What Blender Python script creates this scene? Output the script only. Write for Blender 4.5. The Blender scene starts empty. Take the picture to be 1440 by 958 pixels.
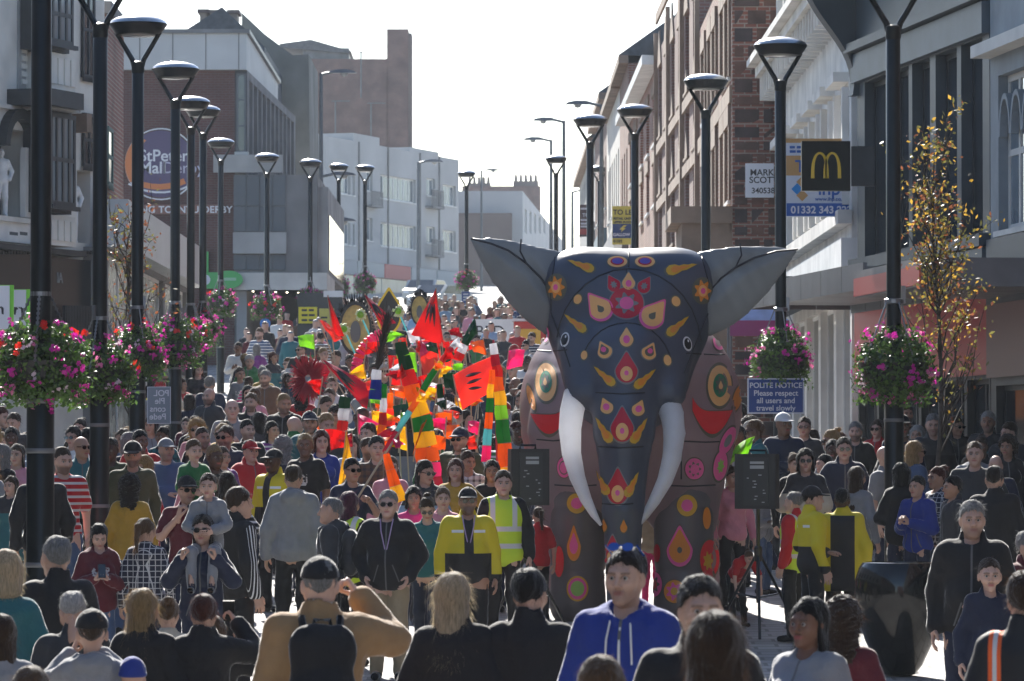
import bpy, bmesh, math, random
import numpy as np
from mathutils import Vector, Matrix
R = math.radians
random.seed(7); RNG = np.random.default_rng(7)
scene = bpy.context.scene
COL = scene.collection
# ---------------------------------------------------------------- camera
FPX, HORIZON, CAMZ = 6500.0, 645.0, 2.12
PITCH = math.atan((HORIZON - 479.0) / FPX)
cam_d = bpy.data.cameras.new('camera'); cam = bpy.data.objects.new('camera', cam_d); COL.objects.link(cam)
cam.location = (0, 0, CAMZ); cam.rotation_euler = (R(90) + PITCH, 0, 0)
cam_d.sensor_width = 36; cam_d.lens = FPX / 1440 * 36
cam_d.clip_start = 0.5; cam_d.clip_end = 6000
cam_d.dof.use_dof = True; cam_d.dof.focus_distance = 45; cam_d.dof.aperture_fstop = 11
scene.camera = cam
# ---------------------------------------------------------------- sky and sun
SUN_EL, SUN_AZ = 33.0, -9.0          # azimuth from straight ahead (+Y), negative = left
world = bpy.data.worlds.new('World'); scene.world = world; world.use_nodes = True
wn = world.node_tree; bg = wn.nodes['Background']
sky = wn.nodes.new('ShaderNodeTexSky'); sky.sky_type = 'NISHITA'; sky.sun_disc = False
sky.sun_elevation = R(SUN_EL); sky.sun_rotation = R(SUN_AZ)
sky.air_density = 1.0; sky.dust_density = 0.7; sky.ozone_density = 2.5
wn.links.new(sky.outputs[0], bg.inputs[0]); bg.inputs[1].default_value = 0.07
sd = bpy.data.lights.new('sun', 'SUN'); sd.energy = 5.0; sd.angle = R(0.6); sd.color = (1.0, 0.94, 0.84)
sun = bpy.data.objects.new('sun', sd); COL.objects.link(sun)
sdir = Vector((math.sin(R(SUN_AZ)) * math.cos(R(SUN_EL)), math.cos(R(SUN_AZ)) * math.cos(R(SUN_EL)), math.sin(R(SUN_EL))))
sun.rotation_euler = sdir.to_track_quat('Z', 'Y').to_euler(); sun.location = sdir * 60
vs = scene.view_settings; vs.view_transform = 'Standard'; vs.look = 'None'; vs.exposure = 1.6; vs.gamma = 1
vs.use_white_balance = True; vs.white_balance_temperature = 6350
# ---------------------------------------------------------------- projection helpers
def zg(d):
    if d < 32: return 0.0
    if d < 42: return 0.048 * (d - 32) ** 2 / 20
    return 0.048 * (min(d, 420) - 37)
CP, SP = math.cos(PITCH), math.sin(PITCH)
def ray(px, py):
    u = (px - 720) / FPX; v = (479 - py) / FPX
    return Vector((u, CP - v * SP, SP + v * CP))
def P(px, py, d):
    r = ray(px, py); return Vector((0, 0, CAMZ)) + r * (d / r.y)
def X(px, d): return (px - 720) / FPX * d
def head_d(py, h):
    """distance at which someone of height h has the top of the head at image row py"""
    best = None
    for i in range(90, 2200):
        d = i * 0.1
        z = zg(d) + h
        r = ray(720, py); zz = CAMZ + r.z / r.y * d
        e = zz - z
        if best is not None and (e > 0) != (best > 0): return d
        best = e
    return 120.0
# ---------------------------------------------------------------- objects
def tag(o, label=None, cat=None, group=None, kind=None):
    if label: o['label'] = label
    if cat: o['category'] = cat
    if group: o['group'] = group
    if kind: o['kind'] = kind
    return o
def empty(name, loc, label=None, cat=None, group=None, rz=0):
    o = bpy.data.objects.new(name, None); COL.objects.link(o); o.location = loc; o.rotation_euler = (0, 0, rz)
    o.empty_display_size = 0.2
    return tag(o, label, cat, group)
def link(name, me, mats=(), parent=None, smooth=False):
    o = bpy.data.objects.new(name, me); COL.objects.link(o)
    if me.materials.__len__() == 0:
        for m in (mats if isinstance(mats, (list, tuple)) else [mats]): me.materials.append(m)
    if smooth: me.shade_smooth()
    if parent: o.parent = parent
    return o
def mesh_np(name, v, f, smooth=True):
    me = bpy.data.meshes.new(name)
    me.from_pydata([tuple(p) for p in v] if not isinstance(v, np.ndarray) else v.tolist(), [], f if not isinstance(f, np.ndarray) else f.tolist())
    if smooth: me.shade_smooth()
    return me
class MB:
    """collects simple shapes into one mesh"""
    def __init__(s): s.v = []; s.f = []; s.m = []; s.cur = 0
    def add(s, v, f):
        n = len(s.v); s.v += [tuple(p) for p in v]; s.f += [tuple(i + n for i in q) for q in f]; s.m += [s.cur] * len(f)
    def box(s, c, h, rot=None):
        c = Vector(c); pts = []
        for x in (-1, 1):
            for y in (-1, 1):
                for z in (-1, 1):
                    p = Vector((x * h[0], y * h[1], z * h[2]))
                    if rot is not None: p = rot @ p
                    pts.append(c + p)
        s.add(pts, [(0, 1, 3, 2), (4, 6, 7, 5), (0, 4, 5, 1), (2, 3, 7, 6), (0, 2, 6, 4), (1, 5, 7, 3)])
    def bb(s, a, b): s.box([(a[i] + b[i]) / 2 for i in range(3)], [abs(b[i] - a[i]) / 2 for i in range(3)])
    def tube(s, pts, rad, n=8, caps=True):
        pts = [Vector(p) for p in pts]; rad = rad if isinstance(rad, (list, tuple)) else [rad] * len(pts)
        rings = []; up = None
        for i, p in enumerate(pts):
            t = (pts[min(i + 1, len(pts) - 1)] - pts[max(i - 1, 0)]).normalized()
            a = Vector((0, 0, 1)) if abs(t.z) < .9 else Vector((1, 0, 0))
            if up is not None: a = up
            x = a.cross(t)
            if x.length < 1e-5: x = Vector((1, 0, 0)).cross(t)
            x.normalize(); y = t.cross(x); up = y.cross(t) if False else a
            rings.append([p + (x * math.cos(k * 2 * math.pi / n) + y * math.sin(k * 2 * math.pi / n)) * rad[i] for k in range(n)])
        v = [q for r in rings for q in r]; f = []
        for i in range(len(pts) - 1):
            for k in range(n): f.append((i * n + k, i * n + (k + 1) % n, (i + 1) * n + (k + 1) % n, (i + 1) * n + k))
        if caps: f.append(tuple(range(n))[::-1]); f.append(tuple(range((len(pts) - 1) * n, len(pts) * n)))
        s.add(v, f)
    def lathe(s, prof, c=(0, 0, 0), n=24):
        v = []; f = []
        for (r, z) in prof:
            for k in range(n): v.append((c[0] + r * math.cos(k * 2 * math.pi / n), c[1] + r * math.sin(k * 2 * math.pi / n), c[2] + z))
        for i in range(len(prof) - 1):
            for k in range(n): f.append((i * n + k, i * n + (k + 1) % n, (i + 1) * n + (k + 1) % n, (i + 1) * n + k))
        f.append(tuple(range(n))[::-1]); f.append(tuple(range((len(prof) - 1) * n, len(prof) * n)))
        s.add(v, f)
    def prism(s, poly, a, b, axis):
        """poly: 2D points; extruded between a and b along axis vectors (ex, ey, ez, origin)"""
        ex, ey, ez, o = axis; n = len(poly)
        v = [o + ex * p[0] + ey * p[1] + ez * a for p in poly] + [o + ex * p[0] + ey * p[1] + ez * b for p in poly]
        f = [tuple(range(n))[::-1], tuple(range(n, 2 * n))] + [(i, (i + 1) % n, n + (i + 1) % n, n + i) for i in range(n)]
        s.add(v, f)
    def build(s, name, mats, parent=None, smooth=False, base=None):
        me = bpy.data.meshes.new(name)
        v = s.v if base is None else [(p[0] - base[0], p[1] - base[1], p[2] - base[2]) for p in s.v]
        me.from_pydata(v, [], s.f)
        mats = mats if isinstance(mats, (list, tuple)) else [mats]
        for m in mats: me.materials.append(m)
        if len(mats) > 1: me.polygons.foreach_set('material_index', s.m)
        if smooth:
            me.shade_smooth()
            try: me.set_sharp_from_angle(angle=R(40))
            except Exception: pass
        o = bpy.data.objects.new(name, me); COL.objects.link(o)
        if parent: o.parent = parent
        return o
# ---------------------------------------------------------------- materials
def nd(nt, t, **kw):
    n = nt.nodes.new(t)
    for k, v in kw.items(): setattr(n, k, v)
    return n
MATS = {}
def mat(name, col, rough=0.6, metal=0.0, noise=0.0, nscale=8.0, bump=0.0, spec=0.5, objcol=False, sheen=0.0, trans=0.0, coord='Object'):
    if name in MATS: return MATS[name]
    m = bpy.data.materials.new(name); m.use_nodes = True; nt = m.node_tree; b = nt.nodes['Principled BSDF']
    b.inputs['Roughness'].default_value = rough; b.inputs['Metallic'].default_value = metal
    b.inputs['Specular IOR Level'].default_value = spec
    if sheen: b.inputs['Sheen Weight'].default_value = sheen
    col = tuple(col) + (1,)
    src = None
    if objcol:
        oi = nd(nt, 'ShaderNodeObjectInfo'); src = oi.outputs['Color']
    b.inputs['Base Color'].default_value = col
    if noise or bump:
        tc = nd(nt, 'ShaderNodeTexCoord'); nz = nd(nt, 'ShaderNodeTexNoise'); nz.inputs['Scale'].default_value = nscale; nz.inputs['Detail'].default_value = 6
        nt.links.new(tc.outputs[coord], nz.inputs['Vector'])
        if noise:
            mx = nd(nt, 'ShaderNodeMix', data_type='RGBA', blend_type='MULTIPLY'); mx.inputs[0].default_value = 1
            mr = nd(nt, 'ShaderNodeMapRange'); mr.inputs[1].default_value = .3; mr.inputs[2].default_value = .7
            mr.inputs[3].default_value = 1 - noise; mr.inputs[4].default_value = 1 + noise * .6
            nt.links.new(nz.outputs[0], mr.inputs[0]); nt.links.new(mr.outputs[0], mx.inputs[7])
            if src: nt.links.new(src, mx.inputs[6])
            else: mx.inputs[6].default_value = col
            src = mx.outputs[2]
        if bump:
            bp = nd(nt, 'ShaderNodeBump'); bp.inputs['Strength'].default_value = bump; bp.inputs['Distance'].default_value = .01
            nt.links.new(nz.outputs[0], bp.inputs['Height']); nt.links.new(bp.outputs[0], b.inputs['Normal'])
    if src: nt.links.new(src, b.inputs['Base Color'])
    if trans:
        tr = nd(nt, 'ShaderNodeBsdfTranslucent'); ms = nd(nt, 'ShaderNodeMixShader'); ms.inputs[0].default_value = trans
        if src: nt.links.new(src, tr.inputs[0])
        else: tr.inputs[0].default_value = col
        nt.links.new(b.outputs[0], ms.inputs[1]); nt.links.new(tr.outputs[0], ms.inputs[2]); nt.links.new(ms.outputs[0], nt.nodes['Material Output'].inputs[0])
    MATS[name] = m
    return m
def brick_mat(name, c1, c2, mortar, bw=.225, bh=.075, m=.012, bump=.5):
    if name in MATS: return MATS[name]
    mm = bpy.data.materials.new(name); mm.use_nodes = True; nt = mm.node_tree; b = nt.nodes['Principled BSDF']
    b.inputs['Roughness'].default_value = .85
    uv = nd(nt, 'ShaderNodeUVMap'); br = nd(nt, 'ShaderNodeTexBrick')
    br.inputs['Scale'].default_value = 1; br.inputs['Brick Width'].default_value = bw; br.inputs['Row Height'].default_value = bh
    br.inputs['Mortar Size'].default_value = m; br.inputs['Bias'].default_value = 0
    br.inputs['Color1'].default_value = c1 + (1,); br.inputs['Color2'].default_value = c2 + (1,); br.inputs['Mortar'].default_value = mortar + (1,)
    nt.links.new(uv.outputs[0], br.inputs['Vector'])
    nz = nd(nt, 'ShaderNodeTexNoise'); nz.inputs['Scale'].default_value = .8; nz.inputs['Detail'].default_value = 8
    nt.links.new(uv.outputs[0], nz.inputs['Vector'])
    mr = nd(nt, 'ShaderNodeMapRange'); mr.inputs[1].default_value = .3; mr.inputs[2].default_value = .7; mr.inputs[3].default_value = .65; mr.inputs[4].default_value = 1.2
    nt.links.new(nz.outputs[0], mr.inputs[0])
    mx = nd(nt, 'ShaderNodeMix', data_type='RGBA', blend_type='MULTIPLY'); mx.inputs[0].default_value = 1
    nt.links.new(br.outputs['Color'], mx.inputs[6]); nt.links.new(mr.outputs[0], mx.inputs[7]); nt.links.new(mx.outputs[2], b.inputs['Base Color'])
    bp = nd(nt, 'ShaderNodeBump'); bp.inputs['Strength'].default_value = bump; bp.inputs['Distance'].default_value = .01; bp.invert = True
    nt.links.new(br.outputs['Fac'], bp.inputs['Height']); nt.links.new(bp.outputs[0], b.inputs['Normal'])
    MATS[name] = mm
    return mm
M_black = mat('black_paint', (.012, .014, .016), rough=.28, noise=.2, nscale=3)
M_dark = mat('dark_timber', (.025, .03, .035), rough=.5, noise=.3, nscale=5)
M_glass = mat('window_glass', (.03, .04, .05), rough=.06, spec=.9, noise=.5, nscale=.6)
M_glassl = mat('pale_glass', (.16, .2, .23), rough=.1, spec=.9, noise=.5, nscale=.5)
M_cream = mat('cream_render', (.62, .6, .55), rough=.8, noise=.2, nscale=1.2, bump=.2)
M_white = mat('white_paint', (.75, .75, .73), rough=.6, noise=.15, nscale=2)
M_conc = mat('concrete', (.36, .36, .35), rough=.9, noise=.3, nscale=.7, bump=.2)
M_concd = mat('dark_concrete', (.2, .2, .2), rough=.9, noise=.3, nscale=.7)
M_stone = mat('sandstone', (.25, .18, .135), rough=.9, noise=.35, nscale=1.5, bump=.3)
M_slate = mat('slate', (.07, .08, .095), rough=.7, noise=.4, nscale=4)
M_panel = mat('grey_cladding', (.09, .105, .12), rough=.5, noise=.15, nscale=1)
M_bluegrey = mat('bluegrey_paint', (.04, .056, .07), rough=.5, noise=.2, nscale=2)
M_tin = mat('weathered_metal', (.15, .155, .165), rough=.45, metal=.3, noise=.3, nscale=1.5)
M_brick = brick_mat('red_brick', (.26, .1, .07), (.2, .075, .055), (.3, .25, .21))
M_brickp = brick_mat('plum_brick', (.12, .05, .045), (.1, .042, .04), (.12, .085, .08))
M_brickf = brick_mat('far_brick', (.17, .085, .07), (.14, .07, .06), (.17, .13, .12))
# ---------------------------------------------------------------- facade frame
class Fr:
    """vertical facade plane through image column pa at depth da and column pb at depth db"""
    def __init__(s, pa, da, pb, db, shift=0.0):
        a = Vector((X(pa, da), da, 0)); b = Vector((X(pb, db), db, 0))
        s.t = (b - a).normalized(); s.n = Vector((s.t.y, -s.t.x, 0))
        mid = (a + b) / 2
        if s.n.dot(-mid) < 0: s.n = -s.n
        s.o = a + s.n * shift; s.L = (b - a).length; s.base = s.o.copy(); s.base.z = zg(da)
    def uz(s, px, py, w=0.0):
        r = ray(px, py); c = Vector((0, 0, CAMZ)); o = s.o + s.n * w
        k = s.n.dot(o - c) / s.n.dot(r); p = c + r * k
        return (p - s.o).dot(s.t), p.z
    def pt(s, u, w, z): return s.o + s.t * u + s.n * w + Vector((0, 0, z))
    def rect(s, x0, y0, x1, y1, w=0.0):
        """pixel rectangle (level in the world): left column x0, right column x1, rows taken at the middle column"""
        u0, _ = s.uz(x0, (y0 + y1) / 2, w); u1, _ = s.uz(x1, (y0 + y1) / 2, w)
        _, z1 = s.uz((x0 + x1) / 2, y0, w); _, z0 = s.uz((x0 + x1) / 2, y1, w)
        return min(u0, u1), max(u0, u1), min(z0, z1), max(z0, z1)
    def boxes(s, mb, u0, u1, w0, w1, z0, z1):
        pts = [s.pt(u, w, z) for u in (u0, u1) for w in (w0, w1) for z in (z0, z1)]
        mb.add(pts, [(0, 1, 3, 2), (4, 6, 7, 5), (0, 4, 5, 1), (2, 3, 7, 6), (0, 2, 6, 4), (1, 5, 7, 3)])
    def box(s, par, name, m, u0, u1, w0, w1, z0, z1):
        mb = MB(); s.boxes(mb, u0, u1, w0, w1, z0, z1); return mb.build(name, m, par, base=par_base(par))
    def pbox(s, par, name, m, x0, y0, x1, y1, w0, w1):
        u0, u1, z0, z1 = s.rect(x0, y0, x1, y1, max(w0, w1)); return s.box(par, name, m, u0, u1, w0, w1, z0, z1)
    def wall(s, par, name, m, u0, u1, z0, z1, holes=(), thick=.25):
        us = sorted({u0, u1, *[min(max(h[i], u0), u1) for h in holes for i in (0, 1)]}); zs = sorted({z0, z1, *[min(max(h[i], z0), z1) for h in holes for i in (2, 3)]})
        v = []; f = []; uvs = []
        def quad(pts, uv):
            n = len(v); v.extend(pts); f.append((n, n + 1, n + 2, n + 3)); uvs.extend(uv)
        def inside(a, b): return any(h[0] - 1e-6 <= a and b[0] <= h[1] + 1e-6 and h[2] - 1e-6 <= b[1] and b[2] <= h[3] + 1e-6 for h in holes)
        for i in range(len(us) - 1):
            for j in range(len(zs) - 1):
                a, b, c, d = us[i], us[i + 1], zs[j], zs[j + 1]
                if b - a < 1e-5 or d - c < 1e-5: continue
                if any(h[0] - 1e-6 <= a and b <= h[1] + 1e-6 and h[2] - 1e-6 <= c and d <= h[3] + 1e-6 for h in holes): continue
                quad([s.pt(a, 0, c), s.pt(b, 0, c), s.pt(b, 0, d), s.pt(a, 0, d)], [(a, c), (b, c), (b, d), (a, d)])
        for h in list(holes):
            a, b, c, d = h
            for (p, q) in (((a, c), (b, c)), ((b, c), (b, d)), ((b, d), (a, d)), ((a, d), (a, c))):
                quad([s.pt(p[0], 0, p[1]), s.pt(q[0], 0, q[1]), s.pt(q[0], -thick, q[1]), s.pt(p[0], -thick, p[1])], [p, q, q, p])
        # sides, top and back so the wall has a body
        for (a, b) in ((u0, u0), (u1, u1)):
            quad([s.pt(a, 0, z0), s.pt(a, 0, z1), s.pt(a, -6, z1), s.pt(a, -6, z0)], [(0, z0), (0, z1), (6, z1), (6, z0)])
        quad([s.pt(u0, 0, z1), s.pt(u1, 0, z1), s.pt(u1, -6, z1), s.pt(u0, -6, z1)], [(u0, 0), (u1, 0), (u1, 6), (u0, 6)])
        quad([s.pt(u0, -thick - .02, z0), s.pt(u1, -thick - .02, z0), s.pt(u1, -thick - .02, z1), s.pt(u0, -thick - .02, z1)], [(u0, z0), (u1, z0), (u1, z1), (u0, z1)])
        b = par_base(par); v = [tuple(p - b) for p in v]
        me = bpy.data.meshes.new(name); me.from_pydata(v, [], f); me.materials.append(m)
        ul = me.uv_layers.new(name='UVMap'); ul.data.foreach_set('uv', [c for q in uvs for c in q])
        o = bpy.data.objects.new(name, me); COL.objects.link(o); o.parent = par
        return o
    def window(s, par, h, nx=2, ny=1, fm=None, gm=None, depth=.14, fw=.06, sill=True, out=0.0):
        """window frame with mullions (part) and its panes (sub-parts), set back in the hole h"""
        fm = fm or M_white; gm = gm or M_glass; u0, u1, z0, z1 = h; w = -depth + out
        mb = MB(); t = fw
        s.boxes(mb, u0, u1, w - .05, w, z0, z0 + t); s.boxes(mb, u0, u1, w - .05, w, z1 - t, z1)
        for i in range(nx + 1):
            c = u0 + (u1 - u0) * i / nx; c = min(max(c, u0 + t / 2), u1 - t / 2)
            s.boxes(mb, c - t / 2, c + t / 2, w - .048, w - .002, z0 + t, z1 - t)
        for j in range(1, ny):
            c = z0 + (z1 - z0) * j / ny; s.boxes(mb, u0 + t, u1 - t, w - .046, w - .004, c - t / 2, c + t / 2)
        if sill: s.boxes(mb, u0 - .05, u1 + .05, w, out + .06, z0 - .07, z0)
        fo = mb.build('window', fm, par, base=par_base(par))
        for i in range(nx):
            for j in range(ny):
                mb = MB(); a = u0 + (u1 - u0) * i / nx; b = u0 + (u1 - u0) * (i + 1) / nx; c = z0 + (z1 - z0) * j / ny; d = z0 + (z1 - z0) * (j + 1) / ny
                s.boxes(mb, a + .01, b - .01, w - .035, w - .02, c + .01, d - .01)
                mb.build('pane', gm, fo, base=par_base(par))
        return fo
def par_base(par):
    p = Vector((0, 0, 0))
    while par is not None: p = p + par.location; par = par.parent
    return p
def building(fr, label, name='building', cat='building'):
    return empty(name, fr.base, label, cat)
def text_mesh(name, txt, size, m, parent, fr, u, z, w, align='LEFT', extrude=.01, bold=0.0, spacing=1.0, flip=False, line=1.0):
    cu = bpy.data.curves.new(name, 'FONT'); cu.body = txt; cu.size = size; cu.align_x = align; cu.extrude = extrude; cu.offset = bold; cu.space_character = spacing; cu.space_line = line
    o = bpy.data.objects.new(name, cu); COL.objects.link(o)
    bpy.context.view_layer.update()
    me = bpy.data.meshes.new_from_object(o.evaluated_get(bpy.context.evaluated_depsgraph_get()))
    bpy.data.objects.remove(o); bpy.data.curves.remove(cu)
    me.name = name; me.materials.clear(); me.materials.append(m)
    if flip: me.transform(Matrix.Scale(-1, 4, (1, 0, 0))); me.flip_normals()
    # text x axis must run left to right as seen from the front
    ex = fr.t if fr.t.cross(Vector((0, 0, 1))).dot(fr.n) > 0 else -fr.t
    b = par_base(parent); o3 = fr.pt(u, w, z) - b
    mt = Matrix((ex, Vector((0, 0, 1)), ex.cross(Vector((0, 0, 1))))).transposed().to_4x4(); mt.translation = o3
    me.transform(mt)
    o = bpy.data.objects.new(name, me); COL.objects.link(o); o.parent = parent
    return o
def marks(parent, fr, x0, x1, y, hpx, w, m, words=2):
    """lettering too blurred to read in the photograph: word-long strokes, no characters"""
    rr = random.Random(int(x0 * 7 + y)); L = (x1 - x0) / words
    for k in range(words):
        a = x0 + k * L + L * .04; b = a + L * rr.uniform(.7, .88); u0, u1, z0, z1 = fr.rect(a, y - hpx, b, y); fr.box(parent, 'illegible_line', m, u0, u1, w - .003, w + .003, z0, z1)
# ================================================================ signed-distance modelling (bodies, heads, hair, elephant)
def snets(f, o, h):
    """surface nets: field sampled on a grid -> vertices and quads"""
    neg = f < 0
    s = sum(neg[i:f.shape[0] - 1 + i, j:f.shape[1] - 1 + j, k:f.shape[2] - 1 + k].astype(np.int8) for i in (0, 1) for j in (0, 1) for k in (0, 1))
    act = (s > 0) & (s < 8); idx = -np.ones(act.shape, np.int64); cells = np.argwhere(act); n = len(cells); idx[act] = np.arange(n)
    acc = np.zeros((n, 3)); cnt = np.zeros(n)
    cor = [(i, j, k) for i in (0, 1) for j in (0, 1) for k in (0, 1)]
    for a in cor:
        for ax in range(3):
            if a[ax]: continue
            b = list(a); b[ax] = 1; ca = cells + a; cb = cells + b
            va = f[ca[:, 0], ca[:, 1], ca[:, 2]]; vb = f[cb[:, 0], cb[:, 1], cb[:, 2]]
            m = (va < 0) != (vb < 0); t = np.where(m, va / np.where(m, va - vb, 1), 0)
            p = np.tile(np.array(a, float), (n, 1)); p[:, ax] += t
            acc[m] += p[m]; cnt[m] += 1
    v = (cells + acc / np.maximum(cnt, 1)[:, None]) * h + np.array(o)
    faces = []
    for ax in range(3):
        o1, o2 = [(1, 2), (2, 0), (0, 1)][ax]
        sl0 = [slice(1, -1)] * 3; sl1 = [slice(1, -1)] * 3; sl0[ax] = slice(0, -1); sl1[ax] = slice(1, None)
        a = neg[tuple(sl0)]; b = neg[tuple(sl1)]; e = np.argwhere(a != b)
        if not len(e): continue
        fl = a[e[:, 0], e[:, 1], e[:, 2]]
        g = e.copy(); g[:, o1] += 1; g[:, o2] += 1
        def cid(d1, d2):
            c = g.copy(); c[:, o1] += d1; c[:, o2] += d2; return idx[c[:, 0], c[:, 1], c[:, 2]]
        q = np.stack([cid(-1, -1), cid(0, -1), cid(0, 0), cid(-1, 0)], 1)
        q[~fl] = q[~fl][:, ::-1]; faces.append(q)
    return v, np.vstack(faces)
class Field:
    def __init__(s, lo, hi, h):
        s.h = h; s.o = np.array(lo, float); n = np.ceil((np.array(hi) - s.o) / h).astype(int) + 1
        s.ax = [s.o[i] + np.arange(n[i]) * h for i in range(3)]; s.f = np.full(n, 1.0)
    def sub(s, lo, hi, pad):
        sl = []
        for i in range(3):
            a = int(max(0, math.floor((lo[i] - pad - s.o[i]) / s.h))); b = int(min(len(s.ax[i]), math.ceil((hi[i] + pad - s.o[i]) / s.h) + 1)); sl.append(slice(a, max(b, a)))
        g = np.meshgrid(s.ax[0][sl[0]], s.ax[1][sl[1]], s.ax[2][sl[2]], indexing='ij', sparse=True)
        return tuple(sl), g
    def put(s, sl, d, k, op='add'):
        a = s.f[sl]
        if a.size == 0: return
        if op == 'add':
            if k > 0: hh = np.clip(.5 + .5 * (a - d) / k, 0, 1); s.f[sl] = a * (1 - hh) + d * hh - k * hh * (1 - hh)
            else: s.f[sl] = np.minimum(a, d)
        else:   # subtract
            if k > 0: hh = np.clip(.5 - .5 * (a + d) / k, 0, 1); s.f[sl] = a * (1 - hh) - d * hh + k * hh * (1 - hh)
            else: s.f[sl] = np.maximum(a, -d)
    def cone(s, a, b, r1, r2, k=.03, op='add', flat=None):
        a = np.array(a, float); b = np.array(b, float); r = max(r1, r2)
        sl, g = s.sub(np.minimum(a, b) - r, np.maximum(a, b) + r, .07 + k)
        ba = b - a; L = max(ba @ ba, 1e-9)
        t = np.clip(((g[0] - a[0]) * ba[0] + (g[1] - a[1]) * ba[1] + (g[2] - a[2]) * ba[2]) / L, 0, 1)
        dx = g[0] - a[0] - t * ba[0]; dy = g[1] - a[1] - t * ba[1]; dz = g[2] - a[2] - t * ba[2]
        if flat: dx = dx / flat[0]; dy = dy / flat[1]; dz = dz / flat[2]
        s.put(sl, np.sqrt(dx * dx + dy * dy + dz * dz) - (r1 + (r2 - r1) * t), k, op)
    def ell(s, c, r, k=.03, op='add', rot=None):
        c = np.array(c, float); r = np.array(r, float); m = r.max() if rot is not None else r
        sl, g = s.sub(c - m, c + m, .07 + k)
        p = [g[0] - c[0], g[1] - c[1], g[2] - c[2]]
        if rot is not None: p = [rot[i][0] * p[0] + rot[i][1] * p[1] + rot[i][2] * p[2] for i in range(3)]
        q = np.sqrt((p[0] / r[0]) ** 2 + (p[1] / r[1]) ** 2 + (p[2] / r[2]) ** 2); q2 = np.sqrt((p[0] / r[0] ** 2) ** 2 + (p[1] / r[1] ** 2) ** 2 + (p[2] / r[2] ** 2) ** 2) + 1e-9
        s.put(sl, q * (q - 1) / q2, k, op)
    def grid(s): return np.meshgrid(*s.ax, indexing='ij', sparse=True)
    def mesh(s): return snets(s.f, s.o, s.h)
# ---------------------------------------------------------------- poses: joints for a 1.75 m adult facing -Y
def pose(**kw):
    d = dict(hipL=(.085, 0, .93), hipR=(-.085, 0, .93), kneeL=(.1, -.01, .5), kneeR=(-.1, -.01, .5), ankL=(.11, .03, .085), ankR=(-.11, .03, .085),
             shL=(.158, .01, 1.4), shR=(-.158, .01, 1.4), elL=(.24, .04, 1.14), elR=(-.24, .04, 1.14), wrL=(.26, -.03, .89), wrR=(-.26, -.03, .89),
             hdL='relax', hdR='relax', spine=(0, 0), head=(0, -.012, 1.625), hL=None, hR=None)
    d.update(kw); return d
POSES = {
    'stand': pose(),
    'pockets': pose(elL=(.29, .07, 1.16), elR=(-.29, .07, 1.16), wrL=(.2, -.08, .95), wrR=(-.2, -.08, .95)),
    'walk': pose(kneeL=(.1, -.14, .52), ankL=(.1, -.2, .09), kneeR=(-.09, .06, .5), ankR=(-.09, .26, .13), elL=(.24, .1, 1.15), wrL=(.25, .08, .9), elR=(-.24, -.03, 1.14), wrR=(-.24, -.2, .95)),
    'phone': pose(elL=(.23, -.02, 1.13), elR=(-.23, -.02, 1.13), wrL=(.06, -.25, 1.2), wrR=(-.06, -.25, 1.2), hL=(-.35, -.6, .7), hR=(.35, -.6, .7), hdL='grip', hdR='grip'),
    'photo': pose(elR=(-.36, -.14, 1.36), wrR=(-.2, -.24, 1.56), hR=(.5, -.3, .75), hdR='grip'),
    'photo2': pose(elL=(.3, -.2, 1.3), elR=(-.3, -.2, 1.3), wrL=(.1, -.34, 1.5), wrR=(-.1, -.34, 1.5), hL=(-.3, -.4, .8), hR=(.3, -.4, .8), hdL='grip', hdR='grip'),
    'folded': pose(elL=(.25, -.04, 1.14), elR=(-.25, -.04, 1.14), wrL=(-.05, -.2, 1.16), wrR=(.05, -.19, 1.12), hL=(-1, -.1, .1), hR=(1, -.1, .1)),
    'pole': pose(elL=(.25, -.1, 1.17), elR=(-.25, -.06, 1.1), wrL=(.06, -.3, 1.32), wrR=(-.06, -.28, 1.02), hL=(-.6, -.6, .3), hR=(.6, -.6, .3), hdL='grip', hdR='grip'),
    'hips': pose(elL=(.38, .07, 1.17), elR=(-.38, .07, 1.17), wrL=(.2, -.06, 1.0), wrR=(-.2, -.06, 1.0), hL=(-.5, -.6, -.4), hR=(.5, -.6, -.4)),
    'onehand': pose(elL=(.24, .04, 1.14), wrL=(.08, -.2, 1.06), hL=(-.8, -.5, .1), hdR='relax'),
    'carry': pose(elL=(.27, -.08, 1.2), elR=(-.27, -.08, 1.2), wrL=(.14, -.22, 1.38), wrR=(-.14, -.22, 1.38), hL=(-.1, -.2, 1), hR=(.1, -.2, 1), hdL='grip', hdR='grip'),
    'ride': pose(hipL=(.085, 0, .93), kneeL=(.14, -.48, .86), ankL=(.12, -.56, .46), hipR=(-.085, 0, .93), kneeR=(-.14, -.48, .86), ankR=(-.12, -.56, .46), elL=(.23, -.08, 1.18), elR=(-.23, -.08, 1.18), wrL=(.1, -.28, 1.12), wrR=(-.1, -.28, 1.12)),
    'bend': pose(hipL=(.09, .2, .9), hipR=(-.09, .2, .9), kneeL=(.11, .1, .48), kneeR=(-.11, .1, .48), shL=(.17, -.22, 1.17), shR=(-.17, -.22, 1.17), elL=(.26, -.3, .92), elR=(-.26, -.3, .92), wrL=(.26, -.34, .68), wrR=(-.26, -.34, .68), head=(0, -.36, 1.27), spine=(.2, -.22)),
}
BT = {'man': (1.0, 1.0, 1.0, 0), 'woman': (.86, 1.02, .9, .035), 'heavy': (1.1, 1.22, 1.12, 0), 'girl': (.84, .92, .86, .012), 'child': (.92, .98, .95, 0)}
def _mix(a, b, t): return tuple(a[i] + (b[i] - a[i]) * t for i in range(3))
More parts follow.
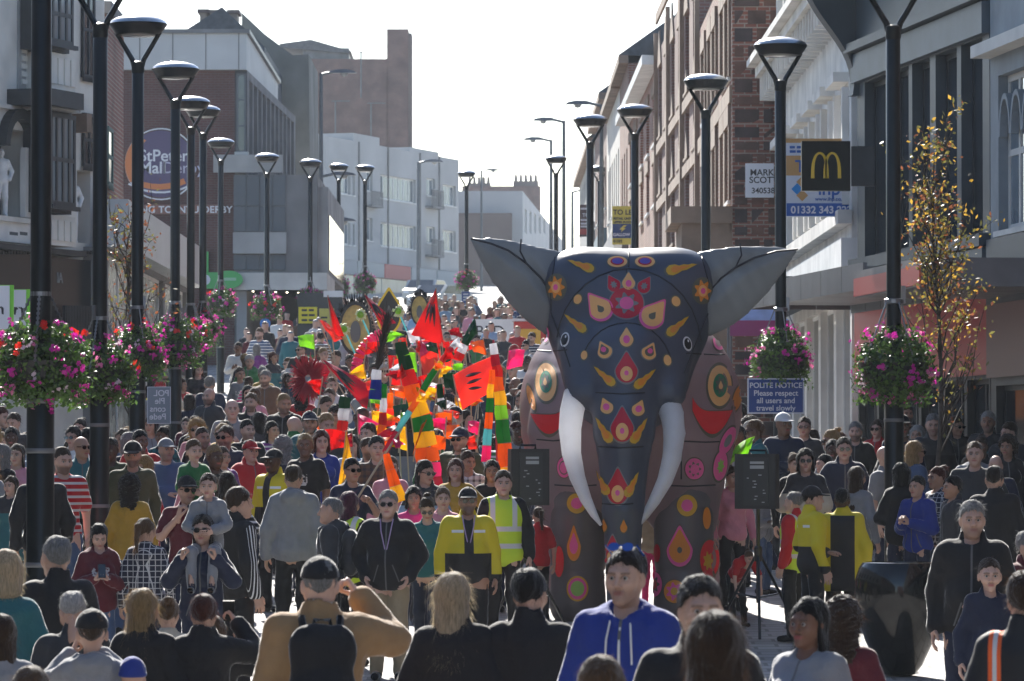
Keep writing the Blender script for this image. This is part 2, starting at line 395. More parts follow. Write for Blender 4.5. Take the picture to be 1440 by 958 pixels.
def torso(F, p, bt, off, k=.05):
    sw, hw, lw, bust = BT[bt]; s0 = p['spine']
    if p['head'][2] < 1.5:   # bent at the hips
        a = np.array([0, .2, .93]); b = np.array([0, -.2, 1.2])
        F.cone(a, a * .45 + b * .55, .14 * hw + off, .135 * hw + off, k); F.cone(a * .45 + b * .55, b, .135 * sw + off, .12 * sw + off, k)
        F.cone(p['shL'], p['shR'], .065 + off, .065 + off, k)
        F.cone((0, -.22, 1.19), np.array(p['head']) + (0, .03, -.06), .07 + off * .5, .052, .03); return
    belly = .03 if bt == 'heavy' else 0
    F.ell((0, .005, .95), (.165 * hw + off, .118 * hw + off, .125 + off), k)
    F.ell((0, -belly, 1.1), (.142 * hw + off, .104 * hw + belly + off, .17 + off), k)
    F.ell((0, .005, 1.29), (.168 * sw + off, .112 * sw + off, .175 + off), k)
    if bust:
        for sx in (-1, 1): F.ell((sx * .07, -.09, 1.27), (.06 + off, .04 + bust + off * .5, .06 + off), .05)
    F.cone((p['shL'][0] * .8 * sw, .01, p['shL'][2] - .01), (p['shR'][0] * .8 * sw, .01, p['shR'][2] - .01), .056 + off, .056 + off, k)
    F.cone((0, .02, 1.39), (0, .012, 1.50), .1 + off * .6, .056 + off * .3, .05)
def arms(F, p, bt, off, end=1.0, k=.03):
    sw = BT[bt][0]; lw = BT[bt][2]
    for sd in 'LR':
        s = np.array(p['sh' + sd]) * (sw, 1, 1); e = np.array(p['el' + sd]); w = np.array(p['wr' + sd])
        if end <= .5: F.cone(s, s + (e - s) * end * 2, .056 * lw + off, .05 * lw + off * 1.3, .045); continue
        F.cone(s, e, .056 * lw + off, .042 * lw + off, .045); F.cone(e, e + (w - e) * (end - .5) * 2, .042 * lw + off, .03 * lw + off * 1.15, k)
def legs(F, p, bt, off, k=.04, stop=1.0, hipr=.088):
    hw, lw = BT[bt][1], BT[bt][2]
    for sd in 'LR':
        h = np.array(p['hip' + sd]) * (hw, 1, 1); kn = np.array(p['knee' + sd]); a = np.array(p['ank' + sd])
        F.cone(h, kn, hipr * hw + off * .7, .058 * lw + off, k)
        if stop >= 1: F.cone(kn, a, .056 * lw + off, .04 * lw + off * 1.3, k)
def body_field(p, bt, off, h=.024):
    F = Field((-.55, -.6, .0), (.55, .5, 1.62), h)
    torso(F, p, bt, off); legs(F, p, bt, off); arms(F, p, bt, off)
    for sd in 'LR':
        a = np.array(p['ank' + sd]); F.cone(a + (0, .02, -.03), a + (0, -.15, -.045), .04 + off * .4, .034 + off * .4, .03)
    return F.f, F.o, h
def wrinkle(F, amp, seed):
    g = F.grid(); r = np.random.default_rng(seed); w = 0
    for i in range(5):
        k = r.normal(size=3) * (13 + 8 * i); w = w + (1 - 2.2 * np.abs(np.sin((g[0] * k[0] + g[1] * k[1] + g[2] * k[2] * .8 + r.uniform(0, 6)) * .5))) / (1 + .4 * i)
    F.f = F.f + amp * w * .5
CACHE = {}
def garment_mesh(kind, ps, bt):
    key = (kind, ps, bt)
    if key in CACHE: return CACHE[key]
    p = POSES[ps]; h = .02; seed = sum(map(ord, ps)) % 7 + len(kind)
    if kind in ('jacket', 'coat', 'hoodie', 'shirt', 'tee', 'vest'):
        F = Field((-.6, -.6, .4), (.6, .5, 1.62), h)
        off = {'jacket': .023, 'coat': .026, 'hoodie': .026, 'shirt': .016, 'tee': .014, 'vest': .033}[kind]
        torso(F, p, bt, off)
        bent = p['head'][2] < 1.5
        if kind == 'coat' and not bent:
            F.cone((0, .0, 1.0), (0, .0, .72), .17 * BT[bt][1], .2 * BT[bt][1], .06, flat=(1.1, .8, 1))
        if kind != 'vest': arms(F, p, bt, off * .9, .4 if kind == 'tee' else (.97 if kind != 'shirt' else .97))
        if kind == 'hoodie' and not bent: F.ell((0, .1, 1.45), (.12, .07, .075), .03); F.cone((-.085, .02, 1.485), (-.04, -.085, 1.44), .036, .03, .02); F.cone((.085, .02, 1.485), (.04, -.085, 1.44), .036, .03, .02)
        if kind in ('jacket', 'coat') and not bent: F.cone((0, .015, 1.46), (0, .012, 1.515), .088, .078, .02)
        if not bent: F.cone((0, -.05, 1.5), (0, .012, 1.6), .07 if kind in ('shirt', 'tee') else .064, .078, .012, 'sub')
        g = F.grid(); hem = {'jacket': .84, 'coat': .66, 'hoodie': .85, 'shirt': .87, 'tee': .88, 'vest': .8}[kind]
        if not bent:
            # arms may hang below the hem: cut only near the trunk
            trunk = np.maximum(np.abs(g[0]) - .215 * max(BT[bt][1], 1), np.abs(g[1]) - .24)
            F.f = np.where((trunk < 0) & (g[2] < 1.05), np.maximum(F.f, hem - g[2]), F.f) + 0 * F.f
        wrinkle(F, .007 if kind in ('shirt', 'tee') else .01, seed)
        v, q = F.mesh()
    elif kind in ('trousers', 'shorts'):
        F = Field((-.4, -.6, .02), (.4, .5, 1.1), h); legs(F, p, bt, .012, stop=1 if kind == 'trousers' else 0, hipr=.074)
        c = np.array(p['hipL']) * .5 + np.array(p['hipR']) * .5; F.ell(c + (0, .005, .03), (.165 * BT[bt][1] - .01, .118 * BT[bt][1] - .008, .12), .05)
        g = F.grid(); F.f = np.maximum(F.f, .05 - g[2]); wrinkle(F, .007, seed); v, q = F.mesh()
    elif kind == 'shoes':
        F = Field((-.4, -.7, -.02), (.4, .5, .75), .016)
        for sd in 'LR':
            a = np.array(p['ank' + sd]); F.cone(a + (0, .025, -.035), a + (0, -.16, -.05), .046, .038, .02); F.cone(a + (0, .01, -.03), a + (0, .01, .02), .048, .045, .02)
        v, q = F.mesh()
    me = mesh_np(kind, v, q); CACHE[key] = me
    return me
# ---------------------------------------------------------------- heads
def build_head(sx=1.0, jaw=1.0, nose=1.0, child=False, h=.0055):
    F = Field((-.13, -.16, -.24), (.13, .16, .15), h)
    F.ell((0, .018, .028), (.075 * sx, .096, .088), .02)
    F.cone((0, -.03, -.015), (0, -.05, -.075), .062 * sx, .036 * sx * jaw, .04)
    if not child:
        for s in (-1, 1): F.cone((s * .05 * sx, .0, -.05), (s * .012, -.06, -.098), .02, .018 * jaw, .03)
    for s in (-1, 1): F.ell((s * .04 * sx, -.058, -.03), (.028, .026, .03), .03)
    F.cone((-.036, -.079, .018), (.036, -.079, .018), .013, .013, .02)
    for s in (-1, 1): F.ell((s * .031, -.1, -.002), (.018, .018, .012), .018, 'sub')
    F.cone((0, -.088, .006), (0, -.112 - .006 * (nose - 1), -.034), .009, .0125 * nose, .009)
    for s in (-1, 1): F.ell((s * .0115, -.096, -.04), (.009, .011, .008), .01)
    F.cone((-.019, -.085, -.0625), (.019, -.085, -.0625), .0075, .0075, .008); F.cone((-.016, -.084, -.0735), (.016, -.084, -.0735), .008, .008, .008)
    F.ell((0, -.077, -.1), (.022 * jaw, .018, .017), .025)
    for s in (-1, 1): F.ell((s * .077 * sx, .012, -.012), (.011, .02, .031), .01)
    F.cone((0, .022, -.06), (0, .03, -.21), .053 if not child else .043, .06 if not child else .046, .04)
    v, q = F.mesh()
    # feature weights per vertex: R lips, G brows, B stubble
    x, y, z = v[:, 0], v[:, 1], v[:, 2]
    lip = np.exp(-((np.abs(z + .068) / .0095) ** 4)) * np.exp(-((x / .024) ** 4)) * (y < -.07)
    brow = np.exp(-(((z - .0195 + .1 * np.abs(np.abs(x) - .033)) / .0055) ** 2)) * ((np.abs(x) > .011) & (np.abs(x) < .052)) * (y < -.05)
    stub = np.clip((-.03 - z) / .03, 0, 1) * np.clip((-y + .03) / .05, 0, 1) * (z > -.135)
    lash = np.exp(-(((np.hypot((np.abs(x) - .031) / 1.35, z + .002) - .0125) / .003) ** 2)) * (z > -.004) * (y < -.06) * .8
    nost = np.exp(-((np.abs(np.abs(x) - .009) / .005) ** 2 + ((z + .046) / .004) ** 2)) * (y < -.09) * .8
    brow = np.maximum(np.maximum(brow, lash), nost)
    feat = np.stack([lip, brow, stub, np.ones_like(lip)], 1)
    # eyes: white balls with dark irises
    ev = []; eq = []; em = []
    for s in (-1, 1):
        for (c, r, mi, n) in (((s * .031, -.0775, -.002), .0124, 1, 10), ((s * .031, -.0848, -.002), .0072, 2, 8)):
            b = len(ev) ; m = 6
            for i in range(m + 1):
                for k in range(n):
                    a = math.pi * i / m; t = 2 * math.pi * k / n; ev.append((c[0] + r * math.sin(a) * math.cos(t), c[1] + r * math.sin(a) * math.sin(t), c[2] + r * math.cos(a)))
            for i in range(m):
                for k in range(n): eq.append((b + i * n + k, b + (i + 1) * n + k, b + (i + 1) * n + (k + 1) % n, b + i * n + (k + 1) % n)); em.append(mi)
    nv = len(v)
    V = np.vstack([v, np.array(ev)]); Q = np.vstack([q, np.array(eq) + nv]); MI = np.concatenate([np.zeros(len(q), int), np.array(em)])
    FE = np.vstack([feat, np.tile([0, 0, 0, 1.0], (len(ev), 1))])
    return V, Q, MI, FE
HEADS = {'man': build_head(), 'man2': build_head(1.04, 1.2, 1.25), 'woman': build_head(.95, .8, .85), 'woman2': build_head(.97, .85, 1.0), 'child': build_head(1.02, .75, .7, True)}
# ---------------------------------------------------------------- hands (wrist at origin, fingers towards +X, palm facing -Z, thumb side +Y)
def build_hand(curl, h=.0065):
    F = Field((-.06, -.07, -.1), (.22, .11, .06), h)
    F.cone((-.04, 0, 0), (.02, 0, 0), .027, .028, .02, flat=(1, 1, .8)); F.cone((.02, -.008, 0), (.085, -.02, 0), .026, .02, .02, flat=(1, 1, .62)); F.cone((.02, .012, 0), (.085, .02, 0), .026, .02, .02, flat=(1, 1, .62))
    L = [.07, .078, .072, .056]
    for i in range(4):
        y = .032 - i * .021; p = np.array([.088 - .004 * abs(i - 1), y, 0.0]); a = 0; r = .0096 - .0006 * i
        for j, fr_ in enumerate((.45, .32, .23)):
            a += curl[j]; q = p + np.array([math.cos(a), (1.5 - i) * .05, -math.sin(a)]) * L[i] * fr_; F.cone(p, q, r, r * .93, .006); p = q; r *= .93
    p = np.array([.015, .03, -.006]); q = p + np.array([.04, .028, -.018]); F.cone(p, q, .014, .0115, .012); F.cone(q, q + np.array([.035, .006 - .02 * (curl[0] > .5), -.014 - .015 * (curl[0] > .5)]), .0115, .009, .006)
    return F.mesh()
HANDS = {'relax': build_hand((.25, .35, .3)), 'grip': build_hand((.9, 1.1, .8))}
def place_hand(kind, wr, dirv, side, scale=1.0):
    v, q = HANDS[kind]; v = v.copy()
    d = Vector(dirv).normalized()
    # thumb points forward/up; palm faces the body
    ref = Vector((0, -1, 0)) if abs(d.y) < .75 else Vector((0, 0, 1))
    y = (ref - d * ref.dot(d)).normalized(); z = d.cross(y)
    palm_in = Vector((-1 if side == 'L' else 1, 0, 0))
    if z.dot(-palm_in) < 0: v[:, 2] *= -1; q = q[:, ::-1]; 
    if z.dot(-palm_in) < 0: z = z
    M = np.array([d, y, z]).T
    if z.dot(-palm_in) < 0: pass
    return (v * scale) @ M.T + np.array(wr), q
def body_mesh(ps, bt, head, turn=0, nod=0, hs=1.0):
    key = ('body', ps, bt, head, turn, nod)
    if key in CACHE: return CACHE[key]
    p = POSES[ps]; kb = ('bf', ps, bt)
    if kb not in CACHE: f, o, h = body_field(p, bt, 0.0); CACHE[kb] = snets(f, o, h)
    v, q = CACHE[kb]; V = [v]; Q = [q]; MI = [np.zeros(len(q), int)]; FE = [np.tile([0, 0, 0, 1.0], (len(v), 1))]; n = len(v)
    hv, hq, hm, hf = HEADS[head]; M = np.array(head_matrix(p, turn, nod, bt))
    V.append(hv @ M[:3, :3].T + M[:3, 3]); Q.append(hq + n); MI.append(hm); FE.append(hf); n += len(hv)
    for sd in 'LR':
        w = np.array(p['wr' + sd]); d = p['h' + sd] or tuple(w - np.array(p['el' + sd]))
        a, b = place_hand(p['hd' + sd], w, d, sd, .95 if bt in ('woman', 'girl') else 1.03)
        V.append(a); Q.append(b + n); MI.append(np.zeros(len(b), int)); FE.append(np.tile([0, 0, 0, 1.0], (len(a), 1))); n += len(a)
    me = mesh_np('person', np.vstack(V), np.vstack(Q)); me.polygons.foreach_set('material_index', np.concatenate(MI).astype(np.int32))
    ca = me.color_attributes.new('feat', 'FLOAT_COLOR', 'POINT'); ca.data.foreach_set('color', np.vstack(FE).ravel())
    CACHE[key] = me
    return me
def head_matrix(p, turn, nod, bt):
    hx, hy, hz = p['head']; extra = -.45 if hz < 1.5 else 0
    s = 1.0 if bt != 'child' else 1.22
    if bt == 'girl': s = .97
    return Matrix.Translation((hx, hy, hz + (s - 1) * .1)) @ Matrix.Rotation(R(turn), 4, 'Z') @ Matrix.Rotation(R(nod) + (-extra if extra else 0), 4, 'X') @ Matrix.Scale(s, 4)
# ---------------------------------------------------------------- hair and headwear (head space)
def hair_mesh(style, strands=220, seed=0):
    key = ('hair', style, strands, seed)
    if key in CACHE: return CACHE[key]
    h = .008; F = Field((-.2, -.17, -.46), (.2, .27, .2), h); g = F.grid()
    thick = 0 * {'short': .013, 'crop': .006, 'curly': .045, 'long': .018, 'bob': .022, 'pony': .012, 'bun': .012, 'grey_side': .01, 'afro': .05, 'straight': .02}[style]
    tk = {'short': .008, 'crop': .002, 'curly': .035, 'long': .008, 'bob': .012, 'pony': .004, 'bun': .004, 'grey_side': .005, 'afro': .04, 'straight': .008}[style]
    F.ell((0, .024, .04), (.078 + tk, .1 + tk, .09 + tk), .0)
    # hairline: keep above a plane from forehead to nape, plus a sideburn zone
    n = np.array([0, .62, .785]); c = np.array([0, -.088, .074])
    low = -.005 if style in ('crop', 'short', 'grey_side') else 0
    pl = -((g[1] - c[1]) * n[1] + (g[2] - c[2] + low) * n[2]) + 0 * g[0]
    pl = pl + .006 * np.sin(g[0] * 95 + 1.3) + .004 * np.sin(g[0] * 210 + g[2] * 90)
    F.f = np.maximum(F.f, pl)
    if style in ('long', 'straight', 'curly'):
        bot = -.36 if style == 'long' else (-.3 if style == 'straight' else -.22); r = .05 if style != 'curly' else .075
        F.cone((0, .06, .02), (0, .1, bot), r + .012, r * .9, .04, flat=(1.3, .75, 1))
        for s in (-1, 1): F.cone((s * .071, .015, .03), (s * .082, .035, bot * .75), .015, .022, .02, flat=(.8, 1.7, 1))
    if style == 'bob':
        F.cone((0, .06, .02), (0, .07, -.1), .07, .062, .04, flat=(1.25, .9, 1))
        for s in (-1, 1): F.cone((s * .075, .0, .03), (s * .082, .0, -.095), .022, .028, .03, flat=(.8, 1.8, 1))
    if style == 'pony': F.ell((0, .125, .05), (.03, .03, .03), .02); F.cone((0, .14, .05), (0, .165, -.2), .03, .018, .02)
    if style == 'bun': F.ell((0, .1, .115), (.042, .042, .038), .02)
    r = np.random.default_rng(seed + 3); w = 0
    if style in ('curly', 'afro'):
        for i in range(7): k = r.normal(size=3) * 115; w = w + np.sin(g[0] * k[0] + g[1] * k[1] + g[2] * k[2] + r.uniform(0, 6))
        F.f = F.f + .003 * w
    else:
        for i in range(5): k = r.normal(size=3) * (120, 120, 14); w = w + np.sin(g[0] * k[0] + g[1] * k[1] + g[2] * k[2] + r.uniform(0, 6))
        F.f = F.f + .0022 * w
    v, q = F.mesh()
    # loose strands: thin ribbons following the fall of the hair
    if strands:
        ct = v[q].mean(1); e1 = v[q[:, 1]] - v[q[:, 0]]; e2 = v[q[:, 2]] - v[q[:, 0]]; nr = np.cross(e1, e2); nr /= np.linalg.norm(nr, axis=1)[:, None] + 1e-9
        ii = r.integers(0, len(ct), strands); rv = []; rq = []
        curly = style in ('curly', 'afro')
        for i in ii:
            p0 = ct[i]; nn = nr[i]; dn = np.array([p0[0] * 2.0, (p0[1] - .0) * 2.5, -.25 if p0[2] < .08 else -.03]) + r.normal(size=3) * ((.1 if strands < 600 else .04) if not curly else .4)
            dn = dn - nn * (dn @ nn); dn /= np.linalg.norm(dn) + 1e-9
            Ls = r.uniform(.02, .07) * (1.3 if style in ('long', 'straight', 'pony') else .7); lift = (r.uniform(.15, .7) if strands < 600 else r.uniform(.02, .22)) if not curly else r.uniform(.3, 1.1)
            wd = np.cross(dn, nn) * (.0016 if strands < 600 else .001)
            b = len(rv) + len(v)
            for j in range(4):
                t = j / 3; c_ = p0 - nn * .003 + dn * Ls * t + nn * Ls * lift * t * t + np.array([0, 0, -1]) * Ls * .25 * t * t; s_ = 1 - .8 * t
                rv.append(c_ - wd * s_); rv.append(c_ + wd * s_)
            for j in range(3): rq.append((b + 2 * j, b + 2 * j + 1, b + 2 * j + 3, b + 2 * j + 2))
        v = np.vstack([v, np.array(rv)]); q = np.vstack([q, np.array(rq)])
    me = mesh_np('hair', v, q); CACHE[key] = me
    return me
def cap_mesh(brim=True, back=False):
    key = ('cap', brim, back)
    if key in CACHE: return CACHE[key]
    F = Field((-.15, -.24, -.05), (.15, .2, .2), .007)
    F.ell((0, .018, .035), (.09, .112, .1), 0); g = F.grid(); F.f = np.maximum(F.f, -(g[2] - .032 - .12 * (g[1] + .05) * -1 * .25) + 0 * g[0] + 0 * g[1])
    F.ell((0, .018, .136), (.009, .009, .006), .004)
    if brim:
        sl, gg = F.sub((-.1, -.21, .0), (.1, -.02, .08), .02)
        y = gg[1] + .085; rad = np.sqrt((gg[0] / .078) ** 2 + (y / .1) ** 2) - 1
        d = np.maximum(rad * .07, np.abs(gg[2] - .046 + .25 * np.maximum(-y, 0) * .6 + gg[0] ** 2 * 2.2) - .006); F.put(sl, d, .006)
    v, q = F.mesh(); me = mesh_np('cap', v, q); CACHE[key] = me
    return me
def beanie_mesh():
    if 'beanie' in CACHE: return CACHE['beanie']
    F = Field((-.15, -.17, -.05), (.15, .2, .2), .008); F.ell((0, .018, .045), (.09, .112, .105), 0); g = F.grid(); F.f = np.maximum(F.f, .02 - g[2] + 0 * g[0]); F.cone((-.0, .018, .03), (0, .018, .035), .1, .1, .01, flat=(.95, 1.15, .3))
    CACHE['beanie'] = mesh_np('beanie', *F.mesh()); return CACHE['beanie']
def glasses_mesh(top=False):
    key = ('gl', top)
    if key in CACHE: return CACHE[key]
    mb = MB(); y = -.101; z = 0.0
    for s in (-1, 1):
        n = 14
        pts = [(s * .033 + .0265 * math.cos(2 * math.pi * k / n), z - .002 + .0205 * (math.sin(2 * math.pi * k / n))) for k in range(n)]
        mb.prism(pts, 0, .004, (Vector((1, 0, 0)), Vector((0, 0, 1)), Vector((0, -1, 0)), Vector((0, y, 0))))
        mb.box((s * .073, -.05, z + .006), (.0022, .052, .0035))
    mb.box((0, y, z + .006), (.01, .003, .003))
    me = bpy.data.meshes.new('sunglasses'); me.from_pydata(mb.v, [], mb.f)
    if top: me.transform(Matrix.Translation((0, .035, .088)) @ Matrix.Rotation(R(-28), 4, 'X'))
    CACHE[key] = me
    return me
# ================================================================ ground
def make_ground():
    ys = [-60, 0, 20, 30] + list(range(32, 44)) + list(range(46, 120, 4)) + list(range(125, 421, 20)) + [425, 600, 900]
    xs = [-300, -60, -20, -8, -4, 0, 4, 8, 20, 60, 300]
    v = [(x, y, zg(max(y, 0))) for y in ys for x in xs]; n = len(xs)
    f = [(j * n + i, j * n + i + 1, (j + 1) * n + i + 1, (j + 1) * n + i) for j in range(len(ys) - 1) for i in range(n - 1)]
    me = bpy.data.meshes.new('ground'); me.from_pydata(v, [], f)
    ul = me.uv_layers.new(name='UVMap'); ul.data.foreach_set('uv', [c for p in me.polygons for vi in p.vertices for c in (v[vi][0], v[vi][1])])
    m = brick_mat('paving', (.36, .345, .33), (.27, .26, .25), (.19, .18, .17), bw=.42, bh=.28, m=.02, bump=.3)
    tag(link('ground', me, m), kind='structure', label='pale stone paving of the pedestrian street')
make_ground()

def wallbox(fr, par, name, m, x0, y0, x1, holes=(), thick=.25, zb=None, u0=None, u1=None, z1=None):
    if u0 is None:
        u0, _ = fr.uz(x0, 400); u1, _ = fr.uz(x1, 400)
    if z1 is None: _, z1 = fr.uz((x0 + x1) / 2, y0)
    if zb is None: zb = fr.base.z - 1.0
    return fr.wall(par, name, m, min(u0, u1), max(u0, u1), zb, z1, holes, thick)

# ================================================================ left: cream corner building with statues
def left_statue_building():
    fr = Fr(0, 73.5, 135, 77.0); b = building(fr, 'cream building with black bay windows and statues in niches, far left', 'statue_building')
    _, zt = fr.uz(60, -30)
    niche = fr.rect(-2, 182, 38, 305); niche2 = fr.rect(108, 240, 127, 342)
    shop = fr.rect(-60, 470, 140, 560)
    wallbox(fr, b, 'wall', M_cream, -70, -30, 146, holes=[niche, niche2, shop], thick=.5, z1=zt)
    fr.box(b, 'niche_back', M_concd, niche[0] - .02, niche[1] + .02, -.56, -.46, niche[2], niche[3])
    fr.box(b, 'niche_back', M_dark, niche2[0] - .02, niche2[1] + .02, -.56, -.46, niche2[2], niche2[3])
    fr.box(b, 'shop_window', M_glass, shop[0], shop[1], -.4, -.3, shop[2], shop[3])
    # carved strip, string course, plaque
    fr.pbox(b, 'carved_strip', M_conc, 26, -20, 37, 126, 0, .03)
    mb = MB()
    for k in range(11):
        u0, u1, z0, z1 = fr.rect(28, 2 + k * 11, 35, 9 + k * 11); fr.boxes(mb, u0, u1, .03, .05, z0, z1)
    mb.build('carved_ornament', M_cream, b, base=par_base(b))
    fr.pbox(b, 'string_course', M_cream, -70, 143, 47, 149, 0, .08)
    fr.pbox(b, 'plaque', M_white, -4, 313, 45, 341, 0, .06)
    marks(b, fr, 8, 37, 331, 4.5, .064, M_panel, 2)
    # niche arch
    u0, u1, z0, z1 = fr.rect(-4, 175, 43, 208); c = (u0 + u1) / 2; mb = MB(); n = 14; ro = (u1 - u0) / 2; ri = ro * .74
    pts = [(c + ro * math.cos(math.pi * k / n), z0 + ro * math.sin(math.pi * k / n)) for k in range(n + 1)]
    pin = [(c + ri * math.cos(math.pi * k / n), z0 + ri * math.sin(math.pi * k / n)) for k in range(n + 1)]
    ax = (fr.t, Vector((0, 0, 1)), fr.n, fr.o)
    for k in range(n): mb.prism([pts[k], pts[k + 1], pin[k + 1], pin[k]], 0, .16, ax)
    mb.build('niche_arch', M_dark, b, base=par_base(b))
    fr.pbox(b, 'pilaster', M_cream, 36, 208, 43, 306, 0, .1)
    fr.pbox(b, 'niche_ledge', M_cream, -6, 305, 44, 312, 0, .14)
    # black cornice with dentils above the shopfront
    fr.pbox(b, 'cornice', M_dark, -70, 344, 122, 352, 0, .3)
    mb = MB()
    for k in range(46):
        x = -60 + k * 4; u0, u1, z0, z1 = fr.rect(x, 353, x + 2.2, 358); fr.boxes(mb, u0, u1, 0, .2, z0, z1)
    mb.build('dentils', M_dark, b, base=par_base(b))
    fr.pbox(b, 'shop_fascia', M_black, -70, 358, 146, 462, 0, .12)
    u, z = fr.uz(70, 398); text_mesh('fascia_lettering', 'IA', .25, M_conc, b, fr, u, z, .125)
    mb = MB()
    for k in range(24):
        u0, u1, z0, z1 = fr.rect(92 + k * 2.2, 430, 93.2 + k * 2.2, 470, .5); fr.boxes(mb, u0, u1, .45, .5, z0, z1)
    mb.build('railings', M_dark, b, base=par_base(b))
    # black timber bays
    for (x0, x1, y0, y1, nx) in ((66, 104, -30, 72, 4), (72, 107, 152, 300, 4)):
        u0, u1, z0, z1 = fr.rect(x0, y0, x1, y1, .5)
        fr.box(b, 'bay', M_dark, u0, u1, 0, .42, z0, z1)
        w = fr.window(b, (u0, u1, z0 + .12, z1 - .1), nx, 2, M_dark, M_glassl, depth=.0, fw=.07, sill=True, out=.5)
    fr.pbox(b, 'bay_cornice', M_dark, 70, 128, 118, 151, 0, .75)
    fr.pbox(b, 'bay_cornice_moulding', M_conc, 72, 151, 112, 156, 0, .6)
    for (y0, y1) in ((76, 127), (304, 346)):
        mb = MB()
        u0, u1, z0, z1 = fr.rect(70, y0, 106, y1, .4); fr.boxes(mb, u0, u1, 0, .4, z0, z1)
        for k in range(4):
            a = u0 + (u1 - u0) * (k + .12) / 4; c = u0 + (u1 - u0) * (k + .88) / 4; fr.boxes(mb, a, c, .4, .43, z0 + .08, z1 - .08)
        mb.build('bay_panels', M_cream, b, base=par_base(b))
    for (x0, x1, y0, y1) in ((113, 130, -25, 110), (114, 131, 160, 235)):
        h = fr.rect(x0, y0, x1, y1); fr.window(b, h, 2, 2, M_dark, M_glass, depth=-.06, fw=.05)
    # two bracket corbels on the corner
    for (x, y) in ((110, 132), (126, 160)):
        u0, u1, z0, z1 = fr.rect(x, y, x + 7, y + 26, .5); fr.box(b, 'bracket', M_stone, u0, u1, 0, .45, z0, z1)
    # small statues standing in the niches: things of their own
    for (x, yb, yt, lab) in ((19, 305, 208, 'white stone statue of a man in the arched niche, far left'), (117, 342, 246, 'slim white stone statue in the corner niche beside the bay window')):
        u, z0 = fr.uz(x, yb); _, z1 = fr.uz(x, yt); h = z1 - z0
        p = fr.pt(u, -.22, z0)
        st = statue_mesh(h); o = link('statue', st, mat('statue_stone', (.8, .8, .78), rough=.7, noise=.25, nscale=6)); o.location = p
        o.rotation_euler = (0, 0, R(20)); tag(o, lab, 'statue')
    # return wing of brick running along the street
    f2 = Fr(146, 78.0, 173, 82.0); b2 = building(f2, 'red brick side wing with steep receding courses beside the statue building', 'brick_wing')
    wallbox(f2, b2, 'wall', M_brick, 146, 0, 173, u0=0, u1=f2.L, z1=f2.uz(150, 22)[1])
    f2.box(b2, 'coping', M_concd, -.1, f2.L, -.3, .12, f2.uz(150, 22)[1], f2.uz(150, 22)[1] + .2)
    h = f2.rect(148, 180, 155, 262); f2.window(b2, h, 1, 2, mat('green_frame', (.05, .12, .11)), M_glass, depth=-.06)
# ================================================================ left: low shop with a pale slanting fascia
def pale_fascia_shop():
    fr = Fr(150, 76.5, 263, 95.0); b = building(fr, 'low shop with pale grey fascia band and patterned window', 'shop')
    L = fr.L; _, z1 = fr.uz(160, 286); _, z0 = fr.uz(160, 352)
    fr.box(b, 'fascia', mat('pale_fascia', (.5, .52, .52), rough=.4, noise=.12, nscale=.6), 0, L, 0, .35, z0, z1)
    g = fr.base.z
    hs = [(L * (k + .04) / 3, L * (k + .96) / 3, g + .2, z0 - .1) for k in range(3)]
    fr.wall(b, 'wall', M_concd, 0, L, g - 1, z0, hs, .25)
    pm = mat('patterned_glass', (.3, .36, .33), rough=.25, noise=.8, nscale=3.5)
    for h in hs: fr.window(b, h, 2, 1, M_white, pm, depth=.08)
